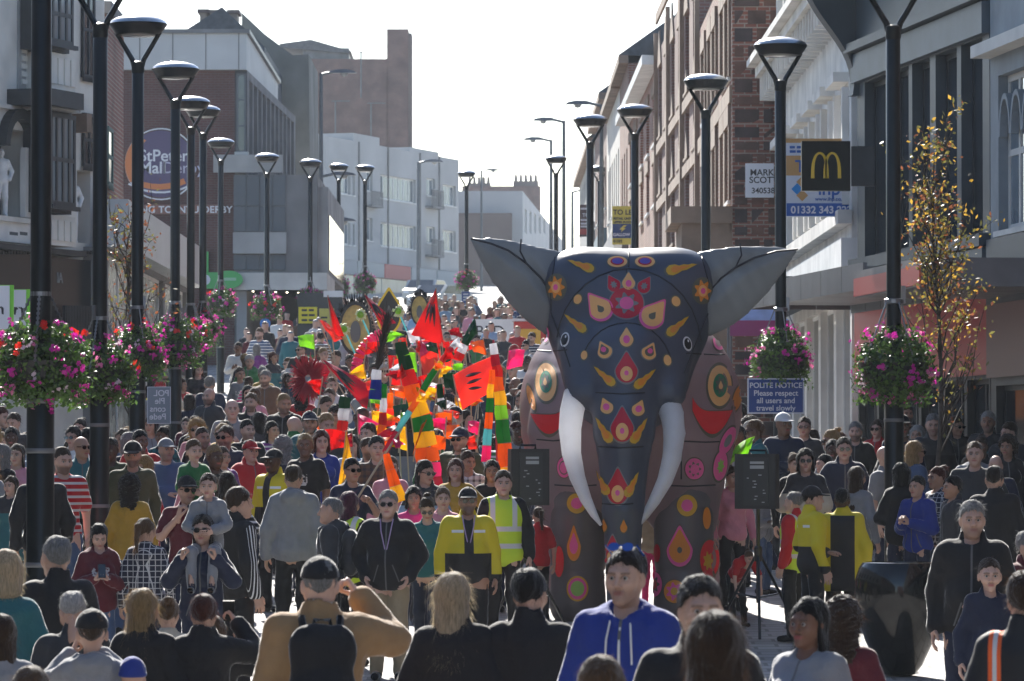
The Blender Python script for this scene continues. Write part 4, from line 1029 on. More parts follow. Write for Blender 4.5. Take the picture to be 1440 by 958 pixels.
    # --- gothic brick and stone building
    f6 = Fr(984, 97.0, 925, 118.0); b6 = building(f6, 'tall gothic brick and stone building with pointed windows on the right', 'gothic_building')
    L = f6.L; g = zg(105); zt = f6.uz(975, -30)[1]; zs_ = [f6.uz(960, y)[1] for y in (140, 30, 230, 165, 330, 250)]
    hs = []
    for k in range(6):
        a = L * (k + .25) / 6; c = L * (k + .75) / 6
        for q in (0, 2, 4): hs.append((a, c, zs_[q], zs_[q + 1]))
    gb = brick_mat('gothic_brick', (.2, .1, .085), (.16, .085, .075), (.2, .16, .14))
    f6.wall(b6, 'wall', gb, 0, L, g - 1, zt, hs, .3)
    for h in hs:
        f6.window(b6, h, 2, 2, M_stone, M_glass, depth=.15)
        mb = MB(); c = (h[0] + h[1]) / 2; mb.prism([(h[0] - .1, h[3]), (h[1] + .1, h[3]), (c, h[3] + .9)], 0, .04, (f6.t, Vector((0, 0, 1)), f6.n, f6.o)); mb.build('pointed_head', M_stone, b6, base=par_base(b6))
    for z in (zs_[0] - .4, zs_[2] - .4, zs_[4] - .4, zs_[1] + 1.2): f6.box(b6, 'stone_band', M_stone, 0, L, 0, .06, z, z + .25)
    for k in range(4): u = L * k / 3; f6.box(b6, 'buttress', M_stone, max(u - .22, 0), min(u + .22, L), 0, .1, g, zt + .5)
    # --- slate-roofed brick houses beyond
    f7 = Fr(925, 118.0, 884, 140.0); b7 = building(f7, 'brick house with steep slate roof and ridge cresting', 'slate_roof_house')
    L = f7.L; g = zg(125); ze = f7.uz(918, 105)[1]; hs = []
    zq = [f7.uz(905, y)[1] for y in (230, 165, 310, 255)]
    for k in range(5):
        a = L * (k + .25) / 5; c = L * (k + .72) / 5; hs += [(a, c, zq[0], zq[1]), (a, c, zq[2], zq[3])]
    f7.wall(b7, 'wall', M_brick, 0, L, g - 1, ze, hs, .25)
    for h in hs: f7.window(b7, h, 1, 2, M_white, M_glass, depth=.12); f7.box(b7, 'lintel', M_stone, h[0] - .1, h[1] + .1, 0, .05, h[3], h[3] + .3)
    f7.box(b7, 'eaves', M_white, 0, L, 0, .4, ze, ze + .25)
    zr_ = f7.uz(886, 42)[1]; mb = MB(); p = f7.pt
    mb.add([p(0, .4, ze + .25), p(L, .4, ze + .25), p(L, -2.2, zr_ + .6), p(0, -2.2, zr_ + .6), p(0, -5, ze), p(L, -5, ze)], [(0, 1, 2, 3), (3, 2, 5, 4), (0, 3, 4), (1, 5, 2)])
    mb.build('roof', M_slate, b7, base=par_base(b7)); mb = MB()
    for k in range(26): u = L * (k + .5) / 26; mb.lathe([(.16, 0), (.2, .12), (.1, .3)], p(u, -2.2, zr_ + .6), 8)
    mb.tube([p(L - .1, -2.2, zr_ + .5), p(L - .1, -2.2, zr_ + 2.0)], [.12, .04], 6); mb.build('ridge_cresting', M_slate, b7, base=par_base(b7))
    f8 = Fr(884, 142.0, 815, 215.0); L = f8.L
    rr = random.Random(5); u = 0; k = 0
    specs = [(9, 105, M_brick, 'narrow brick house with dark roof on the right of the street'), (16, 150, M_cream, 'cream rendered house front further up on the right'), (18, 165, M_brickf, 'dull brick shop house on the right near the bend'), (30, 235, M_conc, 'low grey shop row at the far right bend')]
    for (w, y, m, lab) in specs:
        um = u + w / 2; pt = f8.pt(um, 0, 0); px = 720 + pt.x / pt.y * FPX; z1 = f8.uz(px, y)[1]; g = zg(pt.y)
        bb = empty('terraced_house', f8.pt(u, 0, g), lab, 'house', 'houses up the right side of the street'); hs = []
        nf = max(1, int((z1 - g - 4) / 3.3))
        for q in range(int(w / 2.4)):
            for fl in range(nf): a = u + 1 + q * 2.4; hs.append((a, a + 1.1, g + 4.6 + fl * 3.2, g + 6.5 + fl * 3.2))
        f8.wall(bb, 'wall', m, u, u + w, g - 2, z1, hs, .25)
        for h in hs: f8.window(bb, h, 1, 2, M_white, M_glass, depth=.12)
        f8.box(bb, 'cornice', M_stone, u, u + w, 0, .3, z1, z1 + .25); f8.box(bb, 'shop_sign', mat('rsign%d' % k, ((.12, .1, .1), (.3, .3, .32), (.1, .16, .2), (.25, .25, .25))[k]), u + .1, u + w - .1, 0, .2, g + 3.0, g + 3.8)
        f8.box(bb, 'shop_glass', M_glass, u + .2, u + w - .2, 0, .05, g, g + 2.95)
        mb = MB(); q = f8.pt; mb.add([q(u, .3, z1 + .25), q(u + w, .3, z1 + .25), q(u + w, -3, z1 + 2.6), q(u, -3, z1 + 2.6), q(u, -6, z1), q(u + w, -6, z1)], [(0, 1, 2, 3), (3, 2, 5, 4), (0, 3, 4), (1, 5, 2)]); mb.build('roof', M_slate, bb, base=par_base(bb))
        u += w; k += 1
# letting boards further up, on the right
def far_boards():
    for (x0, y0, x1, y1, d, lines, lab) in (
        (861, 290, 890, 344, 128, (('TO LET', 862, 302, 10, 'k'), ('RETAIL UNIT', 862.5, 309, 4.5, 'k'), ('UPPER FLOOR', 863, 314, 4.2, 'k'), ('GALLOW', 862, 332, 5.6, 'w'), ('01332', 862.5, 341, 5, 'k')), 'yellow and blue letting board with lightning mark on the right houses'),
        (815, 288, 834, 333, 150, (('TO', 819, 305, 7, 'w'),), 'brown letting board beside the satellite dish')):
        f = Fr(x0, d, x1, d); bd = empty('letting_board', f.pt(0, 0, f.uz(x0, y1)[1]), lab, 'sign')
        yel = mat('letting_yellow', (.6, .5, .08), rough=.5); nav = mat('letting_navy', (.02, .05, .16)); brn = mat('letting_brown', (.11, .075, .08)); wh = MATS['board_white']; ink = MATS['ink']
        def q(nm, m, a, b_, c, e, w): u0, u1, z0, z1 = f.rect(a, b_, c, e); f.box(bd, nm, m, u0, u1, w - .04, w, z0, z1)
        if 'yellow' in lab:
            q('panel', yel, x0, y0, x1, y1, 0); q('navy_band', nav, x0 + .3, 315, x1 - .3, 335, .01)
            u, z = f.uz(876, 320); s = d / FPX; mb = MB(); mb.prism([(u - 5 * s, z - 3 * s), (u + 1 * s, z + 3 * s), (u + 6 * s, z + 3 * s), (u, z - 1 * s), (u + 4 * s, z - 1 * s), (u - 3 * s, z - 7 * s), (u - 1 * s, z - 3 * s)], .01, .02, (f.t, Vector((0, 0, 1)), f.n, f.o)); mb.build('flash_mark', yel, bd, base=par_base(bd))
        else:
            q('panel', brn, x0, y0, x1, y1, 0); q('red_strip', mat('letting_red', (.4, .06, .06)), x0 + .3, 322, x1 - .3, 330, .01)
        if 'brown' in lab:
            for y in (295, 311, 316, 320): marks(bd, f, 816, 832, y, 2.6, .012, wh, 1)
        for (t, x, y, sz, c) in lines:
            u, z = f.uz(x, y); text_mesh('lettering', t, sz * d / FPX, ink if c == 'k' else wh, bd, f, u, z, .015, extrude=.003, bold=.004)
def statue_mesh(h):
    prims = []
    s = h / 1.75
    f, o, hh = body_field(POSES['pockets'], 'man', .02, h=.022)
    v, q = snets(f, o, hh)
    hv, hq, *_ = HEADS['man']; v2 = hv * 1.0 + np.array([0, -.005, 1.625])
    fv = np.vstack([v, v2]) * s; fq = np.vstack([q, hq + len(v)])
    # plinth
    return mesh_np('statue', fv, fq)

def sky_block_rows():  # invented blocks out of view, put in to cut sky fill on the street
    """plain unseen fronts beside and behind the camera, added to hold back open sky light"""
    for (xa, ya, xb, yb, hgt, m, lab) in ((-10.5, 66, -10.5, 30, 9, M_cream, 'unseen cream shop front added left of the camera to block sky light'), (-10.5, 29.5, -10.5, -10, 10, M_brick, 'unseen brick shop front added left of and behind the camera to block sky light'), (7.4, 52, 8.2, 26, 12, M_brick, 'unseen brick shop front added right of the camera to block sky light'), (8.2, 25.5, 8.8, -12, 11, M_conc, 'unseen grey shop front added right of and behind the camera to block sky light'), (-10, -40, 9, -40, 15, M_brickp, 'unseen dark brick block added across the street behind the camera to block sky light')):
        f = Fr(0, 60, 10, 60); a = Vector((xa, ya, 0)); b = Vector((xb, yb, 0)); f.t = (b - a).normalized(); f.n = Vector((f.t.y, -f.t.x, 0)); f.o = a; f.L = (b - a).length; f.base = a.copy()
        if f.n.dot(Vector((0, 20, 0)) - (a + b) / 2) < 0: f.n = -f.n
        bb = building(f, lab, 'shop_building'); hs = [(2 + k * 3.2, 3.6 + k * 3.2, z, z + 1.8) for k in range(int(f.L / 3.2) - 1) for z in (4.6, 7.4) if z + 2 < hgt]
        f.wall(bb, 'wall', m, 0, f.L, -1, hgt, hs, .25)
        for h in hs: f.window(bb, h, 1, 2, M_white, M_glass, depth=.12)
        f.box(bb, 'shop_sign', M_bluegrey, 0, f.L, 0, .2, 3, 3.8); f.box(bb, 'shop_glass', M_glass, .2, f.L - .2, 0, .05, 0, 2.95)
left_statue_building(); pale_fascia_shop(); mall(); podium(); far_left(); right_side(); far_boards(); sky_block_rows()
# ================================================================ street lamps with hanging baskets
M_lamp = mat('lamp_black', (.006, .009, .011), rough=.3, spec=.3, noise=.15, nscale=4)
M_lamptop = mat('lamp_top', (.45, .46, .47), rough=.25, metal=.9, spec=.9)
M_lens = mat('lamp_lens', (.3, .3, .28), rough=.15)
M_chain = mat('chain', (.25, .26, .27), rough=.35, metal=.8)
def lamp_proto():
    parts = []
    mb = MB(); mb.lathe([(.16, 0), (.16, .02), (.098, .03), (.098, 2.42), (.078, 2.46)], n=20); parts.append(('lower_column', mb, M_lamp))
    mb = MB()
    for z in (1.15, 1.95, 2.3): mb.lathe([(.1, z), (.103, z + .005), (.103, z + .03), (.1, z + .035)], n=20)
    parts.append(('band', mb, M_tin))
    mb = MB(); mb.lathe([(.074, 2.46), (.072, 5.82), (.06, 5.84)], n=18); parts.append(('upper_column', mb, M_lamp))
    mb = MB(); mb.lathe([(.072, 5.8), (.078, 5.82), (.078, 5.93), (.05, 5.95)], n=18); parts.append(('collar', mb, M_lamp))
    for s in (-1, 1):
        mb = MB(); mb.tube([(s * .03, 0, 5.85), (s * .07, 0, 5.97), (s * .27, 0, 6.3)], [.04, .032, .026], 8); parts.append(('fork_arm', mb, M_lamp))
    mb = MB(); mb.lathe([(.2, 6.265), (.27, 6.27), (.35, 6.385), (.352, 6.4), (.34, 6.405)], n=36); parts.append(('lamp_bowl', mb, M_lamp))
    mb = MB(); mb.lathe([(.348, 6.402), (.33, 6.432), (.27, 6.468), (.17, 6.496), (.07, 6.508), (.01, 6.51)], n=36); parts.append(('lamp_cap', mb, M_lamptop))
    mb = MB(); mb.lathe([(.02, 6.25), (.2, 6.252), (.22, 6.264)], n=28); parts.append(('lens', mb, M_lens))
    return parts
LP = [(n, mb.build(n, m, None, smooth=True), m) for (n, mb, m) in lamp_proto()]
LPM = [(n, o.data) for (n, o, m) in LP]
for (_, o, _) in LP: bpy.data.objects.remove(o)
def leaf_mesh(n, rx, ry, rz, size, seed, shell=.55, droop=.0, flat=False):
    r = np.random.default_rng(seed); v = []; f = []
    for i in range(n):
        d = r.normal(size=3); d /= np.linalg.norm(d); k = shell + (1 - shell) * r.uniform() ** .6
        bump = 1 + .18 * math.sin(d[0] * 7 + seed) * math.cos(d[2] * 6 + seed * 2)
        p = np.array([d[0] * rx, d[1] * ry, d[2] * rz]) * k * bump; p[2] -= droop * 1.9 * r.uniform() ** 2 * max(0, 1 - abs(d[2]))
        a = r.normal(size=3); a /= np.linalg.norm(a); b = np.cross(a, d + r.normal(size=3) * .4); b /= np.linalg.norm(b) + 1e-9
        s = size * r.uniform(.6, 1.3); m = len(v)
        v += [p - a * s, p + b * s * .55, p + a * s, p - b * s * .55]; f.append((m, m + 1, m + 2, m + 3))
    return np.array(v), np.array(f)
def flower_mesh(n, rx, ry, rz, size, seed, zmin=-1, cl=7):
    """clusters of five-petalled blossoms on the outside of a basket"""
    r = np.random.default_rng(seed); v = []; f = []
    for i in range(n):
        d = r.normal(size=3); d /= np.linalg.norm(d)
        if d[2] < zmin: d[2] = abs(d[2])
        c = np.array([d[0] * rx, d[1] * ry, d[2] * rz]) * r.uniform(.97, 1.12)
        for j in range(cl):
            p = c + r.normal(size=3) * size * 1.1; nn = d + r.normal(size=3) * .5; nn /= np.linalg.norm(nn)
            a = np.cross(nn, [.3, .2, .9]); a /= np.linalg.norm(a) + 1e-9; b = np.cross(nn, a); s = size * r.uniform(.7, 1.2)
            for k in range(5):
                t = k * 1.2566; e = a * math.cos(t) + b * math.sin(t); g = -a * math.sin(t) + b * math.cos(t); m = len(v)
                v += [p, p + e * s * .7 - g * s * .42 + nn * s * .15, p + e * s * 1.05 + nn * s * .2, p + e * s * .7 + g * s * .42 + nn * s * .15]; f.append((m, m + 1, m + 2, m + 3))
    return np.array(v), np.array(f)
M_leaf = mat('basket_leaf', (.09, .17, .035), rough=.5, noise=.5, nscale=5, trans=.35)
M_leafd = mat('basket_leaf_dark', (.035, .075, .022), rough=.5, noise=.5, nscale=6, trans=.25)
FLW = {'magenta': mat('petal_magenta', (.62, .02, .36), rough=.5, trans=.35), 'red': mat('petal_red', (.75, .03, .02), rough=.5, trans=.3), 'pink': mat('petal_pink', (.75, .2, .42), rough=.5, trans=.35), 'white': mat('petal_white', (.75, .6, .68), rough=.5, trans=.35)}
BV = []
for sd in range(3):
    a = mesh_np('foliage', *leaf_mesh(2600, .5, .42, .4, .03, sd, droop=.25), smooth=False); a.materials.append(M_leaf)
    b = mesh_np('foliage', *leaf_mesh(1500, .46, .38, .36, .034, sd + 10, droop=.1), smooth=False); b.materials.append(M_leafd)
    fl = {}
    for i, (c, n, s, zm) in enumerate((('magenta', 32, .025, -1), ('red', 5, .028, .1), ('pink', 11, .021, -1), ('white', 7, .02, -1))):
        m = mesh_np('flowers', *flower_mesh(n, .5, .42, .4, s, sd * 7 + i, zm), smooth=False); m.materials.append(FLW[c]); fl[c] = m
    BV.append((a, b, fl))
mb = MB(); mb.lathe([(.14, -.22), (.3, -.2), (.36, -.02), (.37, .0), (.33, .0), (.3, -.05)], n=24); _t = mb.build('planter', M_black, None, smooth=True); PLANTER = _t.data; bpy.data.objects.remove(_t)
mb = MB()
for k in range(4):
    a = k * math.pi / 2 + .4; mb.tube([(.36 * math.cos(a), .36 * math.sin(a), 0), (.09 * math.cos(a), .09 * math.sin(a), .62)], .009, 5)
    for q in range(14): t = q / 14; mb.box((.36 * math.cos(a) * (1 - t) + .09 * math.cos(a) * t, .36 * math.sin(a) * (1 - t) + .09 * math.sin(a) * t, .62 * t), (.016, .006, .012))
mb.lathe([(.08, .6), (.1, .61), (.1, .65), (.08, .66)], n=14); mb.box((0, -.1, .7), (.02, .02, .09)); _t = mb.build('chains', M_chain); CHAINS = _t.data; bpy.data.objects.remove(_t)
def street_lamp(px, d, top_y, label, basket=None, bz=None, var=0, cols=('magenta', 'red', 'pink', 'white'), bscale=1.0, rot=None):
    x = X(px, d); g = zg(d); H = P(px, top_y, d).z - g
    o = empty('street_lamp', (x, d, g), label, 'street lamp', 'forked black street lamps'); o.scale = (1, 1, H / 6.475)
    o.rotation_euler = (0, 0, R((px * 37) % 14 - 7) if rot is None else rot)
    sx = max(1.0, 1.0); o.scale = (H / 6.475, H / 6.475, H / 6.475)
    for (n, me) in LPM: link(n, me, parent=o)
    if basket:
        b = empty('hanging_basket', (x, d, P(px, basket, d).z), label_basket(label), 'hanging basket', 'flower baskets on the street lamps')
        b.rotation_euler = (0, 0, (px * 1.7) % 6.28); b.scale = (bscale,) * 3
        link('planter', PLANTER, parent=b); link('chains', CHAINS, parent=b); v = BV[var % 3]
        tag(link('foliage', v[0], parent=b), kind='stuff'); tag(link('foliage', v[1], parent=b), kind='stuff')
        for c in cols: tag(link('flowers', v[2][c], parent=b), kind='stuff')
    return o
def label_basket(l): return 'flower basket on the ' + ' '.join(l.replace('black ', '').replace('forked ', '').replace(',', '').split()[:12])
LAMPS_L = [(57, 35.5, -265, 'nearest black forked lamp at the far left, its head above the picture', 508, 0, .82), (140, 46.5, -42, 'black forked lamp second from the left edge, head cut by the top', 520, 1, .82),
           (193, 56.5, 25, 'black forked lamp in front of the pale shop fascia, third from the left', 494, 2, .85), (246, 68, 90, 'black forked lamp crossing the round purple mall sign', 480, 0, .9),
           (268, 83, 138, 'black forked lamp just right of the purple mall sign', 470, 1, .85), (285, 93, 150, 'black forked lamp half hidden behind another beside the mall sign', 462, 2, .85),
           (310, 115, 196, 'black forked lamp before the plum brick mall wall, beside the green oval sign', 425, 0, .85), (375, 123, 217, 'black forked lamp in front of the grey podium panels, left one', 430, 1, .85),
           (436, 135, 225, 'black forked lamp in front of the grey podium, right one', 420, 2, .8), (476, 158, 231, 'black forked lamp at the near end of the grey office row', 402, 0, .85),
           (513, 164, 233, 'black forked lamp before the middle of the grey office row', 397, 1, .9), (656, 172, 241, 'black forked lamp at the far end of the office row left of the elephant ear', 393, 2, .9)]
LAMPS_R = [(1257, 47.5, -38, 'nearest black forked lamp on the right in front of the dark shop windows', 510, 1, 1.0), (1098, 60, 56, 'black forked lamp beside the white letting board on the right', 500, 2, .95),
           (993, 71.5, 107, 'black forked lamp rising behind the right elephant ear', None, 0, 1), (893, 88, 149, 'black forked lamp rising behind the elephant head', None, 0, 1),
           (830, 91.5, 163, 'black forked lamp before the houses left of the yellow letting board', None, 0, 1), (782, 148, 220, 'slim far forked lamp against the sky in the middle', None, 0, 1),
           (843, 170, 234, 'small far forked lamp half hidden behind a nearer lamp', None, 0, 1), (963, 176, 235, 'small far forked lamp in front of the gothic building', None, 0, 1)]
for (x, d, ty, lab, by, v, bs) in LAMPS_L + LAMPS_R:
    cols = ('magenta', 'red', 'pink', 'white') if x < 300 else (('pink', 'white', 'magenta') if x > 1000 else ('pink', 'red', 'white', 'magenta'))
    if x == 1098: cols = ('pink', 'magenta')
    street_lamp(x, d, ty, lab, by, var=v, cols=cols, bscale=bs)
# tall conventional street lights
M_pole = mat('galvanised', (.1, .115, .13), rough=.5, metal=.3, noise=.2)
def road_light(px, d, ty, side, label, double=False):
    x = X(px, d); g = zg(d); H = P(px, ty, d).z - g
    o = empty('road_light', (x, d, g), label, 'street light', 'tall road lights up the street')
    mb = MB(); mb.tube([(0, 0, 0), (0, 0, H)], [.11, .065], 10); mb.build('column', M_pole, o, smooth=True)
    for k, hz in enumerate([H] + ([H * .62, H * .45] if double else [])):
        mb = MB(); mb.tube([(0, 0, hz - .05), (side * .45, 0, hz + .05)], .05, 8); mb.build('arm', M_pole, o)
        mb = MB()
        prof = [(-.05, .06), (.2, .13), (.55, .14), (.85, .08), (.95, .02)]
        for a in range(len(prof) - 1):
            (xa, ha), (xb, hb) = prof[a], prof[a + 1]
            mb.add([(side * (.35 + xa), -.14, hz), (side * (.35 + xa), .14, hz), (side * (.35 + xa), .08, hz + ha), (side * (.35 + xa), -.08, hz + ha), (side * (.35 + xb), -.14, hz), (side * (.35 + xb), .14, hz), (side * (.35 + xb), .08, hz + hb), (side * (.35 + xb), -.08, hz + hb)], [(0, 1, 5, 4), (1, 2, 6, 5), (2, 3, 7, 6), (3, 0, 4, 7), (0, 3, 2, 1), (4, 5, 6, 7)])
        h = mb.build('lamp_housing', M_tin, o, smooth=True)
        mb = MB(); mb.lathe([(.02, -.13), (.1, -.1), (.14, 0)], (side * .85, 0, hz), 12); mb.build('lamp_glass', M_lens, o, smooth=True)
for a in ((451, 170, 103, 1, 'tall road light with several heads above the podium', True), (588, 240, 228, 1, 'road light before the office row roof'), (677, 330, 240, 1, 'far road light beside the white building'),
          (846, 165, 147, -1, 'tall road light curving left above the far lamps'), (793, 190, 170, -1, 'second tall road light in the middle against the sky'), (775, 215, 197, -1, 'third tall road light in the middle, lower'), (805, 260, 269, 1, 'thin far road light right of the middle lamps')):
    road_light(*a)
# ================================================================ signs on posts
def notice(px0, py0, px1, py1, d, lines, col, label, name='notice_sign', sz=None, ry=0, flip=False):
    f = Fr(px0, d, px1, d); o = empty(name, f.pt(f.L / 2, 0, f.uz(px0, py1)[1]), label, 'sign')
    u0, u1, z0, z1 = f.rect(px0, py0, px1, py1); wm = MATS['board_white']
    f.box(o, 'border', wm, u0, u1, -.02, 0, z0, z1); e = (u1 - u0) * .025; f.box(o, 'panel', col, u0 + e, u1 - e, 0, .006, z0 + e, z1 - e)
    for (t, x, y, s, c) in lines: u, z = f.uz(x, y); text_mesh('lettering', t, s * d / FPX, c, o, f, u, z, .009, align='CENTER', extrude=.002, bold=.0015, flip=flip)
    return o
bl = mat('notice_blue', (.012, .05, .22), rough=.4); wb = MATS['board_white']
notice(1051, 532, 1131, 582, 59.7, (('POLITE NOTICE', 1091, 545.5, 10.4, wb), ('Please respect', 1091, 556.5, 10.8, wb), ('all users and', 1091, 567, 10.8, wb), ('travel slowly', 1091, 577.5, 10.8, wb)), bl, 'blue notice asking users to travel slowly under a flower basket')
notice(207, 544, 240, 596, 55.6, (('POL', 227, 557, 12, wb), ('Ple', 225, 568, 12, wb), ('cons', 222, 579, 12, wb), ('Pede', 222, 590, 12, wb)), mat('notice_grey', (.2, .24, .28), rough=.5), 'grey notice seen from behind, lettering mirrored, below the left flower baskets', flip=True)
_n = notice(649, 410, 661, 427, 171, (), bl, 'tiny blue notice on the far lamp left of the elephant')
for _y in (415, 419, 423): marks(_n, Fr(649, 171, 661, 171), 651, 659.5, _y, 2, .012, wb, 1)
def small_sign_pole(px, d, y0, y1):
    mb = MB(); a = P(px, y0, d); b = P(px, y1, d); return a, b
# green edged shop signs at the left edge
def leisure_sign(x0, y0, x1, y1, d, lab):
    f = Fr(x0, d, x1, d); u0, u1, z0, z1 = f.rect(x0, y0, x1, y1); o = empty('projecting_sign', f.pt(u0, 0, z0), lab, 'sign', 'green edged projecting signs')
    f.box(o, 'edge', mat('lime_edge', (.2, .62, .04), rough=.4), u0, u1, -.06, -.01, z0, z1); f.box(o, 'face', wb, u0 - .0, u1 - .06, -.01, .01, z0 + .03, z1 - .01)
    mb = MB(); c = (u0 + u1) / 2 - .03; h = (z1 - z0)
    for k in range(5): a = k / 4; mb.prism([(c - .09 + a * .12, z0 + h * (.35 + .2 * math.sin(a * 3))), (c - .06 + a * .12, z0 + h * (.33 + .2 * math.sin(a * 3))), (c - .04 + a * .1, z0 + h * .5), (c - .08 + a * .1, z0 + h * .55)], .01, .016, (f.t, Vector((0, 0, 1)), f.n, f.o))
    mb.build('horse_mark', MATS['ink'], o, base=par_base(o))
leisure_sign(-14, 401, 19, 466, 70, 'larger white sign with lime green edge at the left edge'); leisure_sign(18, 407, 42, 461, 72.5, 'smaller white sign with lime green edge beside the nearest lamp')
# yellow information board and bin by the podium
def info_board():
    d = 128; f = Fr(415, d, 470, d); o = empty('information_board', f.pt(0, 0, zg(d)), 'yellow information panels on a dark kiosk below the far baskets', 'kiosk')
    u0, u1, z0, z1 = f.rect(418, 412, 481, 560); f.box(o, 'cabinet', M_dark, u0, u1, -.5, 0, zg(d), z1); y = mat('board_yellow', (.55, .5, .1), rough=.6, noise=.1)
    a = f.rect(420, 432, 446, 455); f.box(o, 'yellow_panel', mat('bright_yellow', (.75, .62, .03)), a[0], a[1], 0, .1, a[2], a[3]); a = f.rect(449, 434, 470, 504); f.box(o, 'poster_panel', y, a[0], a[1], 0, .03, a[2], a[3])
    a = f.rect(455, 409, 482, 418); f.box(o, 'white_cap', M_white, a[0], a[1], -.5, .06, a[2], a[3])
    for yy in (438, 445, 452): marks(o, f, 424, 444, yy, 3, .105, MATS['ink'], 2)
    marks(o, f, 451, 463, 448, 2.5, .035, MATS['ink'], 1)
    n = empty('direction_sign', P(373, 455, 122.8), 'small round blue sign on the lamp before the podium', 'sign')
    mb = MB(); mb.prism([(.14 * math.cos(k * .3142), .14 * math.sin(k * .3142)) for k in range(20)], 0, .02, (Vector((1, 0, 0)), Vector((0, 0, 1)), Vector((0, -1, 0)), Vector((0, 0, 0)))); mb.build('disc', mat('sign_blue', (.02, .16, .5)), n)
    mb = MB(); mb.box((0, -.025, 0), (.02, .004, .07)); mb.box((0, -.025, .05), (.05, .004, .02)); mb.build('arrow', wb, n)
info_board()
# ================================================================ street trees with sparse autumn leaves
def tree(name, px, d, y_top, y_low, width, label, nl, col, seed, trunk_r=.035, spread=1.0):
    r = random.Random(seed); x = X(px, d); g = zg(d); H = P(px, y_top, d).z - g; zl = P(px, y_low, d).z - g; W = width / FPX * d / 2
    o = empty(name, (x, d, g), label, 'tree'); tm = mat('bark', (.06, .05, .042), rough=.9, noise=.4, nscale=20)
    mb = MB(); pts = [Vector((.05 * math.sin(k * .9 + seed), .04 * math.cos(k * 1.3), H * .97 * k / 9)) for k in range(10)]; pts[0].x = pts[0].y = 0
    mb.tube(pts, [trunk_r * (1 - .09 * k) for k in range(10)], 8); tips = []
    for k in range(34):
        t = r.uniform(.0, 1); z0 = zl * .55 + (H * .9 - zl * .55) * t; a = r.uniform(0, 6.28); L = W * r.uniform(.5, 1.15) * (1.15 - .75 * t) + .1
        p0 = Vector((.04 * math.sin(z0), 0, z0)); pp = [p0]
        for q in range(1, 5): s = q / 4; pp.append(p0 + Vector((math.cos(a) * L * s, math.sin(a) * L * s, L * 1.7 * s + .3 * s * s)) + Vector((r.gauss(0, .03), r.gauss(0, .03), r.gauss(0, .02))))
        mb.tube(pp, [.014, .011, .008, .006, .003], 5); tips += [(p, q / 4) for q, p in enumerate(pp) if q]
        for _ in range(3):
            q = r.choice(pp[1:]); e = q + Vector((r.gauss(0, .16), r.gauss(0, .16), r.uniform(.05, .3))); mb.tube([q, e], [.006, .002], 4); tips.append((e, 1))
    mb.build('trunk', tm, o, smooth=True)
    rr = np.random.default_rng(seed); v = []; f = []; mi = []
    for i in range(nl):
        p, s = tips[rr.integers(0, len(tips))]
        if p.z < zl and rr.uniform() < .75: continue
        p = np.array(p) + rr.normal(size=3) * .07; a = rr.normal(size=3); a /= np.linalg.norm(a); b = np.cross(a, rr.normal(size=3)); b /= np.linalg.norm(b); sz = rr.uniform(.018, .042); m = len(v)
        v += [p - a * sz, p + b * sz * .5, p + a * sz, p - b * sz * .5]; f.append((m, m + 1, m + 2, m + 3)); mi.append(int(rr.integers(0, len(col))))
    me = mesh_np('crown', np.array(v), np.array(f), smooth=False)
    for c in col: me.materials.append(c)
    me.polygons.foreach_set('material_index', mi); c = link('crown', me, parent=o); c['kind'] = 'stuff'
AUT = [mat('leaf_orange', (.4, .16, .03), rough=.5, trans=.45), mat('leaf_gold', (.42, .26, .04), rough=.5, trans=.45), mat('leaf_rust', (.22, .08, .035), rough=.5, trans=.4), mat('leaf_olive', (.16, .15, .04), rough=.5, trans=.4)]
tree('street_tree', 1318, 51, 196, 480, 84, 'slender young tree with sparse orange leaves before the dark shop', 2400, [AUT[1], AUT[3], AUT[2], AUT[3]], 4)
tree('street_tree', 181, 62, 298, 470, 70, 'young tree with bronze leaves in front of the pale shop fascia', 900, AUT[2:], 6, .025)
tree('street_tree', 458, 150, 305, 420, 34, 'small thin tree with brown and green leaves beside the podium', 900, AUT[1:] + [M_leaf], 9, .03)
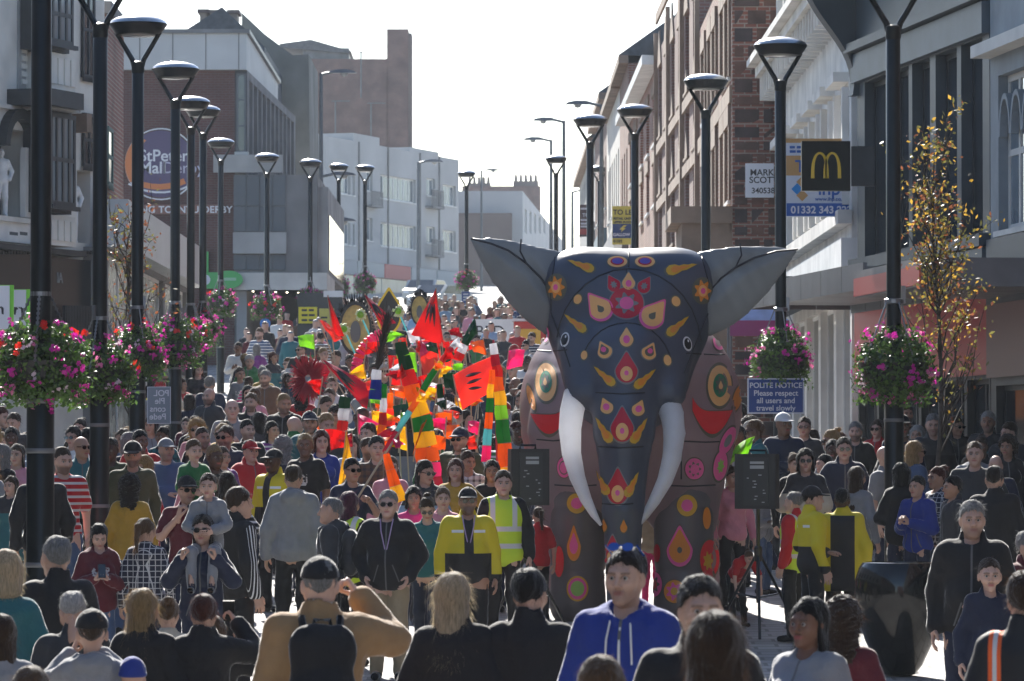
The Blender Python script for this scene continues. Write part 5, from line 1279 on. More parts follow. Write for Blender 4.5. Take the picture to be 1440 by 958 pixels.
# ================================================================ loudspeakers, planter
def speaker(px, py, d, h_px, w_px, label, lab2, rz):
    s = d / FPX; w, h = w_px * s, h_px * s; c = P(px, py, d); o = empty('loudspeaker', (c.x, c.y, c.z - h / 2), label, 'loudspeaker', 'black loudspeakers on stands', rz)
    m = mat('speaker_plastic', (.012, .013, .014), rough=.45, noise=.2, nscale=30); mb = MB()
    prof = [(-w / 2, -.18), (w / 2, -.18), (w / 2, .06), (w * .3, .2), (-w * .3, .2), (-w / 2, .06)]
    mb.prism(prof, 0, h, (Vector((1, 0, 0)), Vector((0, 1, 0)), Vector((0, 0, 1)), Vector((0, 0, 0)))); mb.build('cabinet', m, o)
    mb = MB(); mb.box((w * .02, -.186, h * .5), (w * .3, .006, h * .44)); mb.build('rear_panel', mat('speaker_panel', (.02, .022, .024), rough=.4), o)
    r = random.Random(int(px)); sm = mat('speaker_marks', (.35, .36, .37), rough=.4)
    for (bx, bz, bw, bh) in [(.05, .84, .17, .022), (.05, .76, .17, .03)] + [(r.uniform(-.2, .25), .12 + .055 * k, r.uniform(.015, .05), .009) for k in range(10)]:
        mb = MB(); mb.box((w * bx, -.194, h * bz), (w * bw, .003, h * bh)); mb.build('connector', sm, o)
    mb = MB(); mb.tube([(-w * .2, .0, h), (-w * .2, -.02, h + .035), (w * .2, -.02, h + .035), (w * .2, 0, h)], .012, 6); mb.build('handle', m, o)
    g = zg(d); H = c.z - h / 2 - g
    t = empty('speaker_stand', (c.x, c.y, g), lab2, 'stand', 'black tripod speaker stands')
    mb = MB(); mb.tube([(0, 0, .35), (0, 0, H)], .02, 10); mb.build('pole', M_black, t); mb = MB(); mb.lathe([(.035, .75), (.04, .77), (.04, .88), (.03, .9)], n=12); mb.build('collar', M_black, t)
    for k in range(3):
        a = k * 2.094 + .5; mb = MB(); mb.tube([(0, 0, .85), (math.cos(a) * .5, math.sin(a) * .5, .02)], .014, 6); mb.tube([(0, 0, .4), (math.cos(a) * .26, math.sin(a) * .26, .44)], .01, 5); mb.build('leg', M_black, t)
speaker(742, 671, 44.5, 79, 54, 'black loudspeaker left of the elephant leg with pale connector marks', 'tripod stand of the loudspeaker left of the elephant', R(8))
speaker(1066, 677, 44.8, 77, 58, 'black loudspeaker right of the elephant below the blue notice', 'tripod stand of the loudspeaker right of the elephant', R(-12))
def plant_pot():
    d = 41.0; g = zg(d); o = empty("planter_pot", (X(1264, d), d, g), 'huge glossy black tapering plant pot on the right pavement', 'plant pot')
    mb = MB(); k = 1.06
    mb.lathe([(.1, 0), (.17, .02), (.24, .1), (.36, .32), (.44, .55), (.475, .72), (.465, .88), (.425, .99), (.39, 1.035), (.36, 1.04), (.35, 1.0), (.3, .96), (.02, .95)], n=56)
    b = mb.build('pot', mat('gloss_black', (.005, .006, .007), rough=.12, spec=.5), o, smooth=True); b.scale = (.84, .84, .97)
    mb = MB(); mb.lathe([(.25, 0), (.29, .005), (.29, .01), (.02, .03)], (0, 0, .94), 28); mb.build('soil', mat('soil', (.03, .022, .016), rough=.95, noise=.5, nscale=20), o)
plant_pot()
# ================================================================ far traffic
def car(px, d, col, label, rz):
    g = zg(d); o = empty('parked_car', (X(px, d), d, g), label, 'car', 'cars at the top of the street', rz)
    m = mat('car_' + label[:6], col, rough=.25, spec=.7); mb = MB()
    prof = [(-2.1, .35), (-2.1, .8), (-1.5, .95), (-.9, 1.42), (.7, 1.45), (1.5, .98), (2.1, .85), (2.15, .4)]
    mb.prism(prof, -.85, .85, (Vector((1, 0, 0)), Vector((0, 0, 1)), Vector((0, -1, 0)), Vector((0, 0, 0)))); mb.build('body', m, o)
    for s in (-1, 1):
        mb = MB(); mb.prism([(-1.25, .98), (-.85, 1.36), (.65, 1.39), (1.25, .98)], .855, .865, (Vector((1, 0, 0)), Vector((0, 0, 1)), Vector((0, -s, 0)), Vector((0, 0, 0)))); mb.build('side_window', M_glass, o)
    for q in ([(-1.52, -.75, .97), (-1.52, .75, .97), (-.93, .68, 1.41), (-.93, -.68, 1.41)], [(1.53, -.75, 1.0), (1.53, .75, 1.0), (.74, .68, 1.46), (.74, -.68, 1.46)]): mb = MB(); mb.add(q, [(0, 1, 2, 3)]); w = mb.build('windscreen', M_glass, o); w.location = (0, 0, .012)
    for xx in (-1.35, 1.35):
        for s in (-1, 1):
            mb = MB(); mb.prism([(.32 * math.cos(k * .393), .32 * math.sin(k * .393)) for k in range(16)], .7, .88, (Vector((1, 0, 0)), Vector((0, 0, 1)), Vector((0, -s, 0)), Vector((xx, 0, .32)))); mb.build('wheel', M_black, o)
    for s in (-1, 1): mb = MB(); mb.box((-2.1, s * .6, .7), (.03, .15, .07)); mb.build('headlight', wb, o)
car(622, 235, (.3, .32, .34), 'silver car at the top of the street by the office shops', R(60)); car(600, 262, (.4, .4, .4), 'white car further up beside the office row', R(75))
def red_cart():
    d = 112; o = empty('street_cart', (X(745, d), d, zg(d)), 'red and yellow street cart left of the elephant body', 'cart'); rm = mat('cart_red', (.5, .04, .03), rough=.4); ym = mat('cart_yellow', (.7, .45, .04), rough=.4)
    h = P(745, 452, d).z - zg(d); mb = MB(); mb.box((0, 0, h - .4), (.38, .5, .38)); mb.build('box', rm, o); mb = MB(); mb.box((0, -.51, h - .42), (.26, .01, .22)); mb.build('yellow_panel', ym, o)
    mb = MB()
    for x in (-.33, .33): mb.tube([(x, 0, 0), (x, 0, h - .7)], .03, 6)
    mb.build('legs', M_black, o); mb = MB(); mb.box((0, 0, h + .02), (.42, .55, .03)); mb.build('lid', M_white, o)
red_cart()
def banner():
    d = 118; f = Fr(664, d, 722, d); a = f.rect(664, 449, 722, 484); o = empty('white_banner', f.pt((a[0] + a[1]) / 2, 0, zg(d)), 'white banner with lettering behind the crowd left of the elephant', 'banner')
    f.box(o, 'cloth', M_white, a[0], a[1], -.02, 0, a[2], a[3]); u, z = f.uz(668, 474); text_mesh('lettering', 'BED', .42, MATS['ink'], o, f, u, z, .005, extrude=.002)
    mb = MB()
    for u in (a[0] + .03, a[1] - .03): mb.tube([f.pt(u, -.05, zg(d)), f.pt(u, -.05, a[3])], .02, 6)
    mb.build('posts', M_tin, o, base=par_base(o))
banner()
def gazebo():
    d = 66; o = empty('market_gazebo', (X(1066, d), d, zg(d)), 'blue and white gazebo roof behind the elephant on the right', 'gazebo'); zt = P(1070, 415, d).z - zg(d); ze = P(1070, 452, d).z - zg(d)
    mb = MB(); w = .42; mb.add([(-w, -w, ze), (w, -w, ze), (w, w, ze), (-w, w, ze), (0, 0, zt)], [(0, 1, 4), (1, 2, 4), (2, 3, 4), (3, 0, 4)]); mb.build('roof', mat('gazebo_blue', (.3, .38, .62), rough=.6, noise=.5, nscale=2, trans=.3), o)
    mb = MB(); mb.bb((-w, -w - .01, ze - .22), (w, -w, ze)); mb.build('valance', mat('gazebo_plum', (.25, .05, .16), rough=.7), o)
    mb = MB()
    for (x, y) in ((-w, -w), (w, -w), (w, w), (-w, w)): mb.tube([(x * .97, y * .97, 0), (x * .97, y * .97, ze)], .02, 6)
    mb.build('legs', M_tin, o)
gazebo()
# ================================================================ inflatable elephant
from mathutils.bvhtree import BVHTree
ED = 46.0; EX = X(885, ED); EZ = zg(ED); ES = FPX / ED
def ex_(px): return (px - 885) / ES
def ez_(py): return P(885, py, ED).z - EZ
def nylon(name, col, tr=.12):
    m = mat(name, col, rough=.36, noise=.18, nscale=1.6, bump=.3, spec=.6, trans=tr); return m
def elephant():
    o = empty('inflatable_elephant', (EX, ED, EZ), 'giant inflatable grey elephant with painted motifs and white tusks', 'elephant')
    Mh = nylon('nylon_slate', (.075, .088, .125), .2); Mb = nylon('nylon_mauve', (.33, .245, .26), .42); Ml = nylon('nylon_grey', (.14, .128, .135), .25); Me = nylon('nylon_ear', (.22, .24, .26), .42); Mt = nylon('nylon_white', (.93, .93, .94), .5)
    zt = ez_(347)
    F = Field((-1.15, -.75, .1), (1.15, 1.5, 4.1), .034)
    F.ell((0, .5, zt - .72), (.83, .6, .72), .1); F.ell((-.38, .5, zt - .38), (.36, .42, .36), .2); F.ell((.38, .5, zt - .38), (.36, .42, .36), .2); F.ell((-.58, .52, zt - .3), (.27, .36, .26), .2); F.ell((.6, .52, zt - .3), (.27, .36, .26), .2)
    F.ell((-.02, .35, 2.55), (.64, .52, .62), .2)
    F.cone((-.03, .0, 2.65), (-.06, -.3, 1.95), .44, .285, .15); F.cone((-.06, -.3, 1.95), (-.07, -.4, 1.2), .285, .2, .1); F.cone((-.07, -.4, 1.2), (-.08, -.42, .2), .2, .15, .08)
    for (s, cx) in ((-1, -.47), (1, .40)): F.cone((cx * .95, .1, 2.75), (cx, -.16, ez_(552)), .26, .165, .12)
    g = F.grid()
    for zr in (550, 626, 708): F.f = F.f + .012 * np.exp(-((g[2] - ez_(zr)) / .03) ** 2) * (g[1] < .2)
    v, q = F.mesh(); hd = link('head', mesh_np('head', v, q), Mh, o)
    F = Field((-1.35, .3, .9), (1.5, 4.3, 3.6), .045); F.ell((.07, 2.3, 2.22), (1.16, 1.75, 1.12), .1); F.ell((.05, 1.15, 2.0), (.95, .7, .85), .3); F.ell((.05, 3.4, 2.2), (1.0, .8, .95), .3)
    for (cx, cy, r) in ((-.52, 1.15, .4), (.6, 1.15, .42), (-.58, 3.3, .42), (.7, 3.3, .42)): F.cone((cx, cy, 1.9), (cx, cy, 1.1), r * 1.05, r * .8, .3)
    g = F.grid()
    for zr in (2.62, 1.85, 1.5): F.f = F.f + .014 * np.exp(-((g[2] - zr) / .035) ** 2)
    F.f = F.f + .014 * np.exp(-((g[0] - .62) / .03) ** 2) * (g[2] < 1.9) + 0 * g[1]
    v, q = F.mesh(); bd = link('body', mesh_np('body', v, q), Mb, o)
    lg = []
    for (cx, cy, rt, rb, m) in ((-.5, 1.05, .3, .27, Ml), (.58, 1.05, .32, .29, Ml), (-.56, 3.3, .36, .34, Mb), (.72, 3.3, .36, .34, Mb)):
        F = Field((cx - .5, cy - .5, -.05), (cx + .5, cy + .5, 1.75), .03); F.cone((cx, cy, 1.5), (cx, cy, .3), rt, rb, .05); F.cone((cx, cy - .02, .26), (cx, cy - .02, .22), rb * 1.02, rb * 1.06, .06)
        g = F.grid(); F.f = np.maximum(F.f, -g[2] + .0); F.f = F.f + .012 * np.exp(-((g[2] - .55) / .03) ** 2) + .012 * np.exp(-((g[2] - 1.2) / .03) ** 2)
        v, q = F.mesh(); lg.append(link('leg', mesh_np('leg', v, q), m, o))
    # tusks
    for pts in ([(810, 554, -.14), (804, 578, -.21), (801, 604, -.27), (803, 638, -.33), (811, 671, -.39), (823, 702, -.43), (834, 723, -.46), (844, 738, -.47)], [(936, 560, -.14), (944, 584, -.21), (947, 610, -.27), (943, 645, -.33), (933, 676, -.39), (918, 704, -.43), (905, 725, -.46), (892, 743, -.47)]):
        mb = MB(); mb.tube([(ex_(x), y, ez_(yy)) for (x, yy, y) in pts], [.122, .12, .112, .096, .078, .058, .038, .014], 20); t = mb.build('tusk', Mt, o, smooth=True)
    # ears: pillows between an outline and a seam
    for (outline, seam) in (([(822, 356), (785, 350), (752, 343), (720, 335), (690, 331), (659, 331), (672, 358), (690, 391), (712, 420), (737, 447), (768, 470), (800, 450), (815, 400)], [(774, 408), (760, 388), (740, 368), (715, 350), (690, 340), (662, 333)]),
                            ([(945, 358), (985, 352), (1010, 347), (1045, 343), (1085, 343), (1128, 347), (1108, 378), (1085, 408), (1055, 440), (1030, 458), (1000, 472), (970, 450), (955, 400)], [(1000, 408), (1016, 390), (1037, 374), (1065, 360), (1095, 351), (1126, 348)])):
        sgn = -1 if outline[0][0] < 885 else 1
        P2 = np.array([(ex_(x), ez_(y)) for (x, y) in outline]); S2 = np.array([(ex_(x), ez_(y)) for (x, y) in seam])
        lo = P2.min(0) - .05; hi = P2.max(0) + .05; h = .022; nx, nz = ((hi - lo) / h).astype(int) + 1
        gx = lo[0] + np.arange(nx) * h; gz = lo[1] + np.arange(nz) * h; GX, GZ = np.meshgrid(gx, gz, indexing='ij')
        def segd(A, closed):
            D = np.full(GX.shape, 9.0); n = len(A)
            for i in range(n if closed else n - 1):
                a = A[i]; b = A[(i + 1) % n]; ba = b - a; t = np.clip(((GX - a[0]) * ba[0] + (GZ - a[1]) * ba[1]) / (ba @ ba), 0, 1); D = np.minimum(D, np.hypot(GX - a[0] - t * ba[0], GZ - a[1] - t * ba[1]))
            return D
        ins = np.zeros(GX.shape, bool); n = len(P2)
        for i in range(n):
            a, b = P2[i], P2[(i + 1) % n]; c = ((a[1] > GZ) != (b[1] > GZ)) & (GX < (b[0] - a[0]) * (GZ - a[1]) / (b[1] - a[1] + 1e-12) + a[0]); ins ^= c
        de = segd(P2, True); ds = segd(S2, False); de = np.where(ins, de, -de)
        T = .16 * np.sqrt(np.clip(de / .28, 0, 1)) * (.62 + .38 * np.clip(ds / .12, 0, 1) ** .5)
        # field in 3D: thickness against a swept mid-surface
        ny = 40; gy = -.35 + np.arange(ny) * .03; mid = .12 * np.abs(GX - sgn * .8)[:, :, None]
        wr = .006 * np.sin(GX * 38 + GZ * 21)[:, :, None] * np.exp(-ds / .25)[:, :, None]
        f = np.abs(gy[None, None, :] - mid) - T[:, :, None] + wr; f = np.where((de > 0)[:, :, None], f, np.maximum(f, -de[:, :, None])); f = np.transpose(f, (0, 2, 1))
        # anisotropic grid: sample y at .03, x/z at .022
        vv, qq = snets(f, (0, 0, 0), 1.0); vv = vv * np.array([h, .03, h]) + np.array([lo[0], -.35 + .45, lo[1]])
        er = link('ear', mesh_np('ear', vv, qq), Me, o)
        mb = MB(); fy = lambda x: .45 + .12 * abs(x - sgn * .8) - .1; mb.tube([(a, fy(a) - .02, c) for (a, c) in S2], .011, 5); mb.build('ear_seam', mat('seam_thread', (.02, .022, .03), rough=.6), er)
        mb = MB(); mid_ = S2[2]; mb.tube([(mid_[0], fy(mid_[0]) - .02, mid_[1]), (mid_[0] + sgn * .06, fy(mid_[0]) - .03, mid_[1] + .12), (mid_[0] + sgn * .05, fy(mid_[0]) + .02, mid_[1] + .24)], .009, 5); mb.build('ear_seam', MATS['seam_thread'], er)
    # surface for placing printed motifs
    bpy.context.view_layer.update(); V = []; T = []; n = 0
    for ob in [hd, bd] + lg:
        me = ob.data; co = np.empty(len(me.vertices) * 3); me.vertices.foreach_get('co', co); V += [Vector(c) for c in co.reshape(-1, 3)]; T += [tuple(i + n for i in p.vertices) for p in me.polygons]; n = len(V)
    bvh = BVHTree.FromPolygons(V, T); cl = Vector((-EX, -ED, CAMZ - EZ))
    def proj(px, py):
        r = ray(px, py).normalized(); hit = bvh.ray_cast(cl, r)
        return hit[0], hit[1]
    C = {'ol': (.13, .125, .09), 'or': (.78, .27, .03), 'ye': (.68, .38, .02), 'pi': (.85, .12, .36), 'pe': (.9, .48, .17), 're': (.55, .005, .03), 'br': (.75, .01, .02), 'gr': (.01, .2, .08), 'gy': (.22, .22, .22), 'bk': (.005, .005, .006), 'wh': (.8, .8, .8), 'pu': (.12, .08, .4), 'lg': (.3, .55, .1)}
    CM = {k: mat('print_' + k, c, rough=.45, noise=.08, nscale=3, trans=.12) for k, c in C.items()}
    def shape(kind, n=40):
        out = []
        for k in range(n):
            a = 2 * math.pi * k / n; c, s = math.cos(a), math.sin(a)
            if kind == 'circle': r = 1
            elif kind == 'drop': r = .72 + .12 * -s + (.42 * max(0, s) ** 9 if s > 0 else 0) + .1
            elif kind == 'star': r = .62 + .38 * abs(math.cos(a * 3.5 + math.pi / 2 * 0)) ** 3
            elif kind == 'flame': r = 1
            out.append((c * r, s * r))
        if kind == 'drop': out = [(x * 1.0, (y if y < 0 else y * 1.0)) for x, y in out]; out = [(.86 * math.cos(2 * math.pi * k / n) * (1 - .55 * max(0, math.sin(2 * math.pi * k / n)) ** 1.5), -.2 + .8 * math.sin(2 * math.pi * k / n) + .4 * max(0, math.sin(2 * math.pi * k / n)) ** 3) for k in range(n)]
        if kind == 'flame': out = []
        if kind == 'flame':
            up = [(-1, .05), (-.7, .32), (-.45, .3), (-.2, .5), (.1, .46), (.35, .78), (.7, .82), (.95, .45)]; dn = [(1, 0), (.9, -.5), (.6, -.75), (.25, -.6), (0, -.38), (-.3, -.4), (-.6, -.2)]; out = up[::1] + dn
        return out
    def motif(px, py, w, h, layers, rot=0):
        """layers: (shape, scale, colour, dx, dy) from the outline inwards, each a hair above the last"""
        mb = MB(); mats = []
        for li, L in enumerate(layers):
            kind, sc, c = L[:3]; dx, dy = (L[3], L[4]) if len(L) > 3 else (0, 0)
            if c not in mats: mats.append(c)
            pts = shape(kind); n = len(pts); rings = [0, .35, .7, 1.0]; vs = []; ok = True; ca, sa = math.cos(R(rot)), math.sin(R(rot))
            for rg in rings:
                for (a, b) in (pts if rg else pts[:1]):
                    x = (a * rg * sc + dx) * w / 2; y = (b * rg * sc + dy) * h / 2
                    X_ = px + x * ca - y * sa; Y_ = py - (x * sa + y * ca); hit = proj(X_, Y_)
                    if hit[0] is None: ok = False; vs.append(None)
                    else:
                        nn = hit[1] if hit[1].dot(ray(X_, Y_)) < 0 else -hit[1]; vs.append(hit[0] + nn * (.007 + .004 * li))
            f = []
            for k in range(n): f.append((0, 1 + k, 1 + (k + 1) % n))
            for j in range(len(rings) - 2):
                a0 = 1 + j * n; a1 = 1 + (j + 1) * n
                for k in range(n): f.append((a0 + k, a1 + k, a1 + (k + 1) % n, a0 + (k + 1) % n))
            def good(t):
                if any(vs[i] is None for i in t): return False
                return max((vs[i] - vs[t[0]]).length for i in t) < .22
            f = [t for t in f if good(t)]
            if not f: continue
            z0 = Vector((0, 0, 0)); mb.cur = mats.index(c); mb.add([p if p is not None else z0 for p in vs], f)
        if mb.f: mb.build('printed_motif', [CM[c] for c in mats], o)
    def flame(px, py, L, rot, flip=False):
        motif(px, py, L, L * .42 * (-1 if flip else 1), [('flame', 1.0, 'ol'), ('flame', .88, 'ye'), ('flame', .55, 'or', .05, 0)], rot)
    flame(817, 374, 44, -20); flame(958, 378, 50, 193, True); flame(809, 455, 44, -40); flame(953, 459, 46, 222, True)
    flame(850, 529, 44, -42); flame(907, 533, 44, 222, True); flame(849, 605, 46, -58); flame(899, 606, 46, 238, True); flame(847, 679, 44, -64); flame(889, 682, 44, 244, True)
    for (x, y) in ((783, 404), (987, 409)): motif(x, y, 29, 38, [('circle', 1, 'ol'), ('star', .85, 'or'), ('circle', .42, 'pe'), ('circle', .22, 'pi')])
    for x in (868, 907): motif(x, 369, 31, 17, [('circle', 1, 'ol'), ('circle', .9, 'pe'), ('circle', .62, 're'), ('circle', .48, 'pu')])
    motif(884, 396, 21, 24, [('drop', 1.15, 'gy'), ('drop', 1, 'pe'), ('circle', .4, 'pi', 0, -.3)])
    motif(862, 399, 22, 26, [('drop', 1.1, 'gy'), ('drop', .95, 're'), ('star', .45, 'gy', 0, -.2)], 30); motif(907, 401, 22, 26, [('drop', 1.1, 'gy'), ('drop', .95, 're'), ('star', .45, 'gy', 0, -.2)], -32)
    motif(881, 427, 51, 47, [('circle', 1, 'gy'), ('circle', .93, 're'), ('star', .68, 'gy'), ('circle', .38, 'pi')])
    motif(842, 431, 38, 44, [('drop', 1.15, 'ol'), ('drop', 1.07, 'pi'), ('drop', .9, 'pe'), ('drop', .28, 'ol', 0, -.2)], 38); motif(920, 441, 40, 46, [('drop', 1.15, 'ol'), ('drop', 1.07, 'pi'), ('drop', .9, 'pe'), ('drop', .28, 'ol', 0, -.2)], -38)
    for (x, y, w, h, r_) in ((813, 421, 12, 15, -20), (950, 424, 13, 16, 20), (822, 500, 10, 14, -10), (938, 507, 12, 17, 15)): motif(x, y, w, h, [('circle', 1.15, 'ol'), ('circle', .9, 'pe')], r_)
    motif(881, 475, 22, 26, [('drop', 1.15, 'ol'), ('drop', 1, 'pe'), ('circle', .42, 'pi', 0, -.25)])
    for (x, y, r_) in ((850, 492, 25), (913, 494, -25)): motif(x, y, 24, 25, [('drop', 1.1, 'gy'), ('drop', .98, 'pe'), ('drop', .62, 'ol'), ('circle', .3, 'pi')], r_)
    for (x, y, w, h) in ((881, 517, 35, 43), (875, 597, 36, 48), (869, 684, 34, 50), (862, 775, 28, 44)): motif(x, y, w, h, [('drop', 1.12, 'gy'), ('drop', 1, 're'), ('circle', .48, 'pe', 0, -.42), ('circle', .17, 'pi', 0, -.38)])
    for (x, y, r_) in ((853, 571, 22), (898, 574, -22)): motif(x, y, 21, 24, [('drop', 1.1, 'ol'), ('drop', .98, 'pe'), ('circle', .42, 'pi', 0, -.15)], r_)
    for (x, y) in ((850, 739), (877, 740)): motif(x, y, 12, 20, [('drop', 1.1, 'ol'), ('drop', .9, 'or')])
    for (x, y, w, h) in ((769, 538, 34, 62), (1011, 543, 38, 66)): motif(x, y, w, h, [('circle', 1, 'ol'), ('circle', .87, 'pe'), ('circle', .5, 'gr'), ('star', .4, 'ol'), ('drop', .18, 'pe')])
    for (x, y, w, h, s) in ((772, 590, 44, 34, 1), (1003, 588, 60, 40, -1)):
        pass
    def crescent(px, py, w, h, s):
        mb = MB(); n = 16; rows = []
        for lay, (c, e, off) in enumerate((('ol', 1.12, .007), ('br', 1.0, .011))):
            vs = []
            for k in range(n + 1):
                t = -1 + 2 * k / n; xx = px + s * t * w / 2; lowr = py + h * .5 * (1 - t * t) * e - h * .1 + (e - 1) * 12; upr = py - h * .1 + h * .02 * (1 - t * t) - (e - 1) * 12 - (6 * max(0, -t) ** 3 * 3); upr = min(upr, lowr - .5)
                for yy in (lowr, (lowr + upr) / 2, upr):
                    hit = proj(xx, yy); vs.append(None if hit[0] is None else hit[0] + (hit[1] if hit[1].dot(ray(xx, yy)) < 0 else -hit[1]) * off)
            f = [(k * 3 + j, k * 3 + j + 1, (k + 1) * 3 + j + 1, (k + 1) * 3 + j) for k in range(n) for j in (0, 1)]
            f = [t for t in f if all(vs[i] is not None for i in t) and max((vs[i] - vs[t[0]]).length for i in t) < .25]
            mb.cur = lay; mb.add([v if v is not None else Vector((0, 0, 0)) for v in vs], f)
        mb.build('printed_motif', [CM['ol'], CM['br']], o)
    crescent(773, 588, 52, 56, -1); crescent(1001, 584, 56, 66, 1)
    for (x, y, w, h) in ((766, 470, 16, 26), (1011, 477, 20, 34)): motif(x, y, w, h, [('circle', 1.1, 'ol'), ('circle', .95, 'pi'), ('circle', .4, 'ol')])
    motif(1030, 490, 12, 50, [('flame', 1, 'pi')], 80); motif(1036, 560, 14, 40, [('circle', 1.1, 'ol'), ('circle', .9, 'or')], -15); motif(748, 560, 10, 40, [('circle', 1.1, 'ol'), ('circle', .9, 'or')], 15)
    motif(1022, 620, 18, 44, [('circle', 1.1, 'ol'), ('circle', .95, 'pi'), ('circle', .45, 'gy')], -25); motif(1012, 655, 20, 44, [('circle', 1.1, 'ol'), ('circle', .95, 'pi'), ('star', .5, 'lg')], -8)
    motif(794, 657, 22, 32, [('circle', 1, 'ol'), ('circle', .9, 'pi'), ('circle', .62, 'ol'), ('circle', .5, 'pi')]); motif(976, 659, 29, 33, [('circle', 1, 'ol'), ('circle', .9, 'pi'), ('star', .65, 'ol'), ('circle', .42, 'pi')])
    motif(811, 708, 29, 31, [('circle', 1, 'ol'), ('circle', .92, 'ye'), ('circle', .52, 'pi')]); motif(966, 711, 30, 33, [('circle', 1, 'ol'), ('circle', .92, 'ye'), ('circle', .52, 'pi')])
    motif(807, 764, 22, 50, [('drop', 1.1, 'ol'), ('drop', 1, 'or'), ('drop', .6, 'pi')]); motif(956, 768, 40, 56, [('drop', 1.12, 'ol'), ('drop', 1.03, 'pi'), ('drop', .84, 'or'), ('circle', .16, 'ol', 0, -.2)])
    motif(812, 828, 30, 36, [('circle', 1, 'ye'), ('circle', .85, 'pi'), ('circle', .6, 'lg')]); motif(949, 832, 32, 36, [('circle', 1, 'ol'), ('circle', .9, 'or'), ('star', .75, 'pi'), ('circle', .3, 'ye')])
    motif(921, 822, 24, 38, [('circle', 1, 'ol'), ('circle', .92, 'pi'), ('star', .7, 'ol'), ('circle', .4, 're')]); motif(997, 786, 28, 56, [('circle', 1.05, 'ol'), ('circle', .95, 'br'), ('star', .5, 'ye', -.2, -.1)]); motif(993, 729, 12, 34, [('circle', 1, 'ol'), ('circle', .9, 'or')])
    motif(787, 790, 14, 46, [('circle', 1.05, 'ol'), ('circle', .95, 'br')]); motif(925, 778, 10, 28, [('circle', 1.05, 'ol'), ('circle', .9, 're')])
    for (x, y, r_) in ((795, 478, -12), (966, 484, 12)): motif(x, y, 11, 19, [('circle', 1.1, 'wh'), ('circle', .82, 'bk'), ('circle', .2, 'wh', .2, .4)], r_)
    # stitched seams as thin raised cords
    def seam(pts, r=.008, steps=10):
        cur = []; mb = MB(); last = None
        def flush():
            if len(cur) > 2: mb.tube(list(cur), r, 5)
            cur.clear()
        for i in range(len(pts) - 1):
            for k in range(steps):
                t = k / steps; x = pts[i][0] * (1 - t) + pts[i + 1][0] * t; y = pts[i][1] * (1 - t) + pts[i + 1][1] * t; h = proj(x, y)
                if h[0] is None or (last is not None and (h[0] - last).length > .2): flush()
                if h[0] is not None: cur.append(h[0] + Vector((0, -.003, 0))); last = h[0]
        flush()
        if mb.f: mb.build('seam', mat('seam_thread', (.02, .022, .03), rough=.6), o)
    arc = lambda cx, cy, rx, ry, a0, a1: [(cx + rx * math.cos(R(a0 + (a1 - a0) * k / 14)), cy - ry * math.sin(R(a0 + (a1 - a0) * k / 14))) for k in range(15)]
    seam(arc(884, 490, 102, 112, 5, 175), steps=4); seam(arc(881, 520, 64, 66, 10, 170), steps=4); seam([(782, 352), (775, 400), (775, 440), (790, 480), (803, 520)]); seam([(985, 355), (997, 400), (996, 440), (975, 490), (960, 530)])
    for (a, b, y) in ((745, 800, 492), (965, 1048, 497), (755, 800, 618), (950, 1035, 620), (838, 910, 552), (838, 908, 628), (842, 893, 708), (780, 842, 682), (925, 1010, 682)): seam([(a, y), ((a + b) / 2, y + 2), (b, y)])
    seam([(884, 352), (884, 378)]); seam([(958, 620), (958, 680)]); seam([(881, 378), (881, 385)])
    # people carry it: backpack of the bearer inside shows between the legs
    return o
ELE = elephant()
# ================================================================ people
def skin_mat():
    m = mat('skin', (.5, .3, .22), rough=.5, objcol=True, spec=.35); nt = m.node_tree; b = nt.nodes['Principled BSDF']
    oi = [n for n in nt.nodes if n.type == 'OBJECT_INFO'][0]; at = nd(nt, 'ShaderNodeAttribute', attribute_name='feat'); sp = nd(nt, 'ShaderNodeSeparateColor'); nt.links.new(at.outputs['Color'], sp.inputs[0])
    src = oi.outputs['Color']
    for (ch, col, amt) in ((0, (.36, .09, .085, 1), .85), (1, (.05, .032, .025, 1), .9), (2, (.16, .1, .08, 1), .3)):
        mx = nd(nt, 'ShaderNodeMix', data_type='RGBA'); mu = nd(nt, 'ShaderNodeMath', operation='MULTIPLY'); mu.inputs[1].default_value = amt
        if ch == 2: nt.links.new(oi.outputs['Alpha'], mu.inputs[1])
        nt.links.new(sp.outputs[ch], mu.inputs[0]); nt.links.new(mu.outputs[0], mx.inputs[0]); nt.links.new(src, mx.inputs[6]); mx.inputs[7].default_value = col; src = mx.outputs[2]
    nt.links.new(src, b.inputs['Base Color']); b.inputs['Subsurface Weight'].default_value = 0.0
    return m
M_skin = skin_mat(); M_eyew = mat('eye_white', (.34, .32, .3), rough=.3); M_iris = mat('eye_iris', (.02, .014, .01), rough=.2)
M_cloth = mat('cloth', (.1, .1, .1), rough=.85, objcol=True, noise=.1, nscale=12, bump=.7, sheen=.8)
[n for n in M_cloth.node_tree.nodes if n.type == 'BUMP'][0].inputs['Distance'].default_value = .022
M_hair = mat('hair_fibre', (.05, .03, .02), rough=.55, objcol=True, noise=.5, nscale=1.0, bump=.9, trans=.45, spec=.4)
M_hair.node_tree.nodes['Principled BSDF'].inputs['Sheen Weight'].default_value = .8; M_hair.node_tree.nodes['Principled BSDF'].inputs['Sheen Roughness'].default_value = .3
_nt = M_hair.node_tree; _mp = nd(_nt, 'ShaderNodeMapping'); _mp.inputs['Scale'].default_value = (150, 150, 16); _nz = [n for n in _nt.nodes if n.type == 'TEX_NOISE'][0]; _tc = [n for n in _nt.nodes if n.type == 'TEX_COORD'][0]
_nt.links.new(_tc.outputs['Object'], _mp.inputs[0]); _nt.links.new(_mp.outputs[0], _nz.inputs['Vector'])
MATS['cloth'].node_tree.nodes['Principled BSDF'].inputs['Sheen Roughness'].default_value = .22
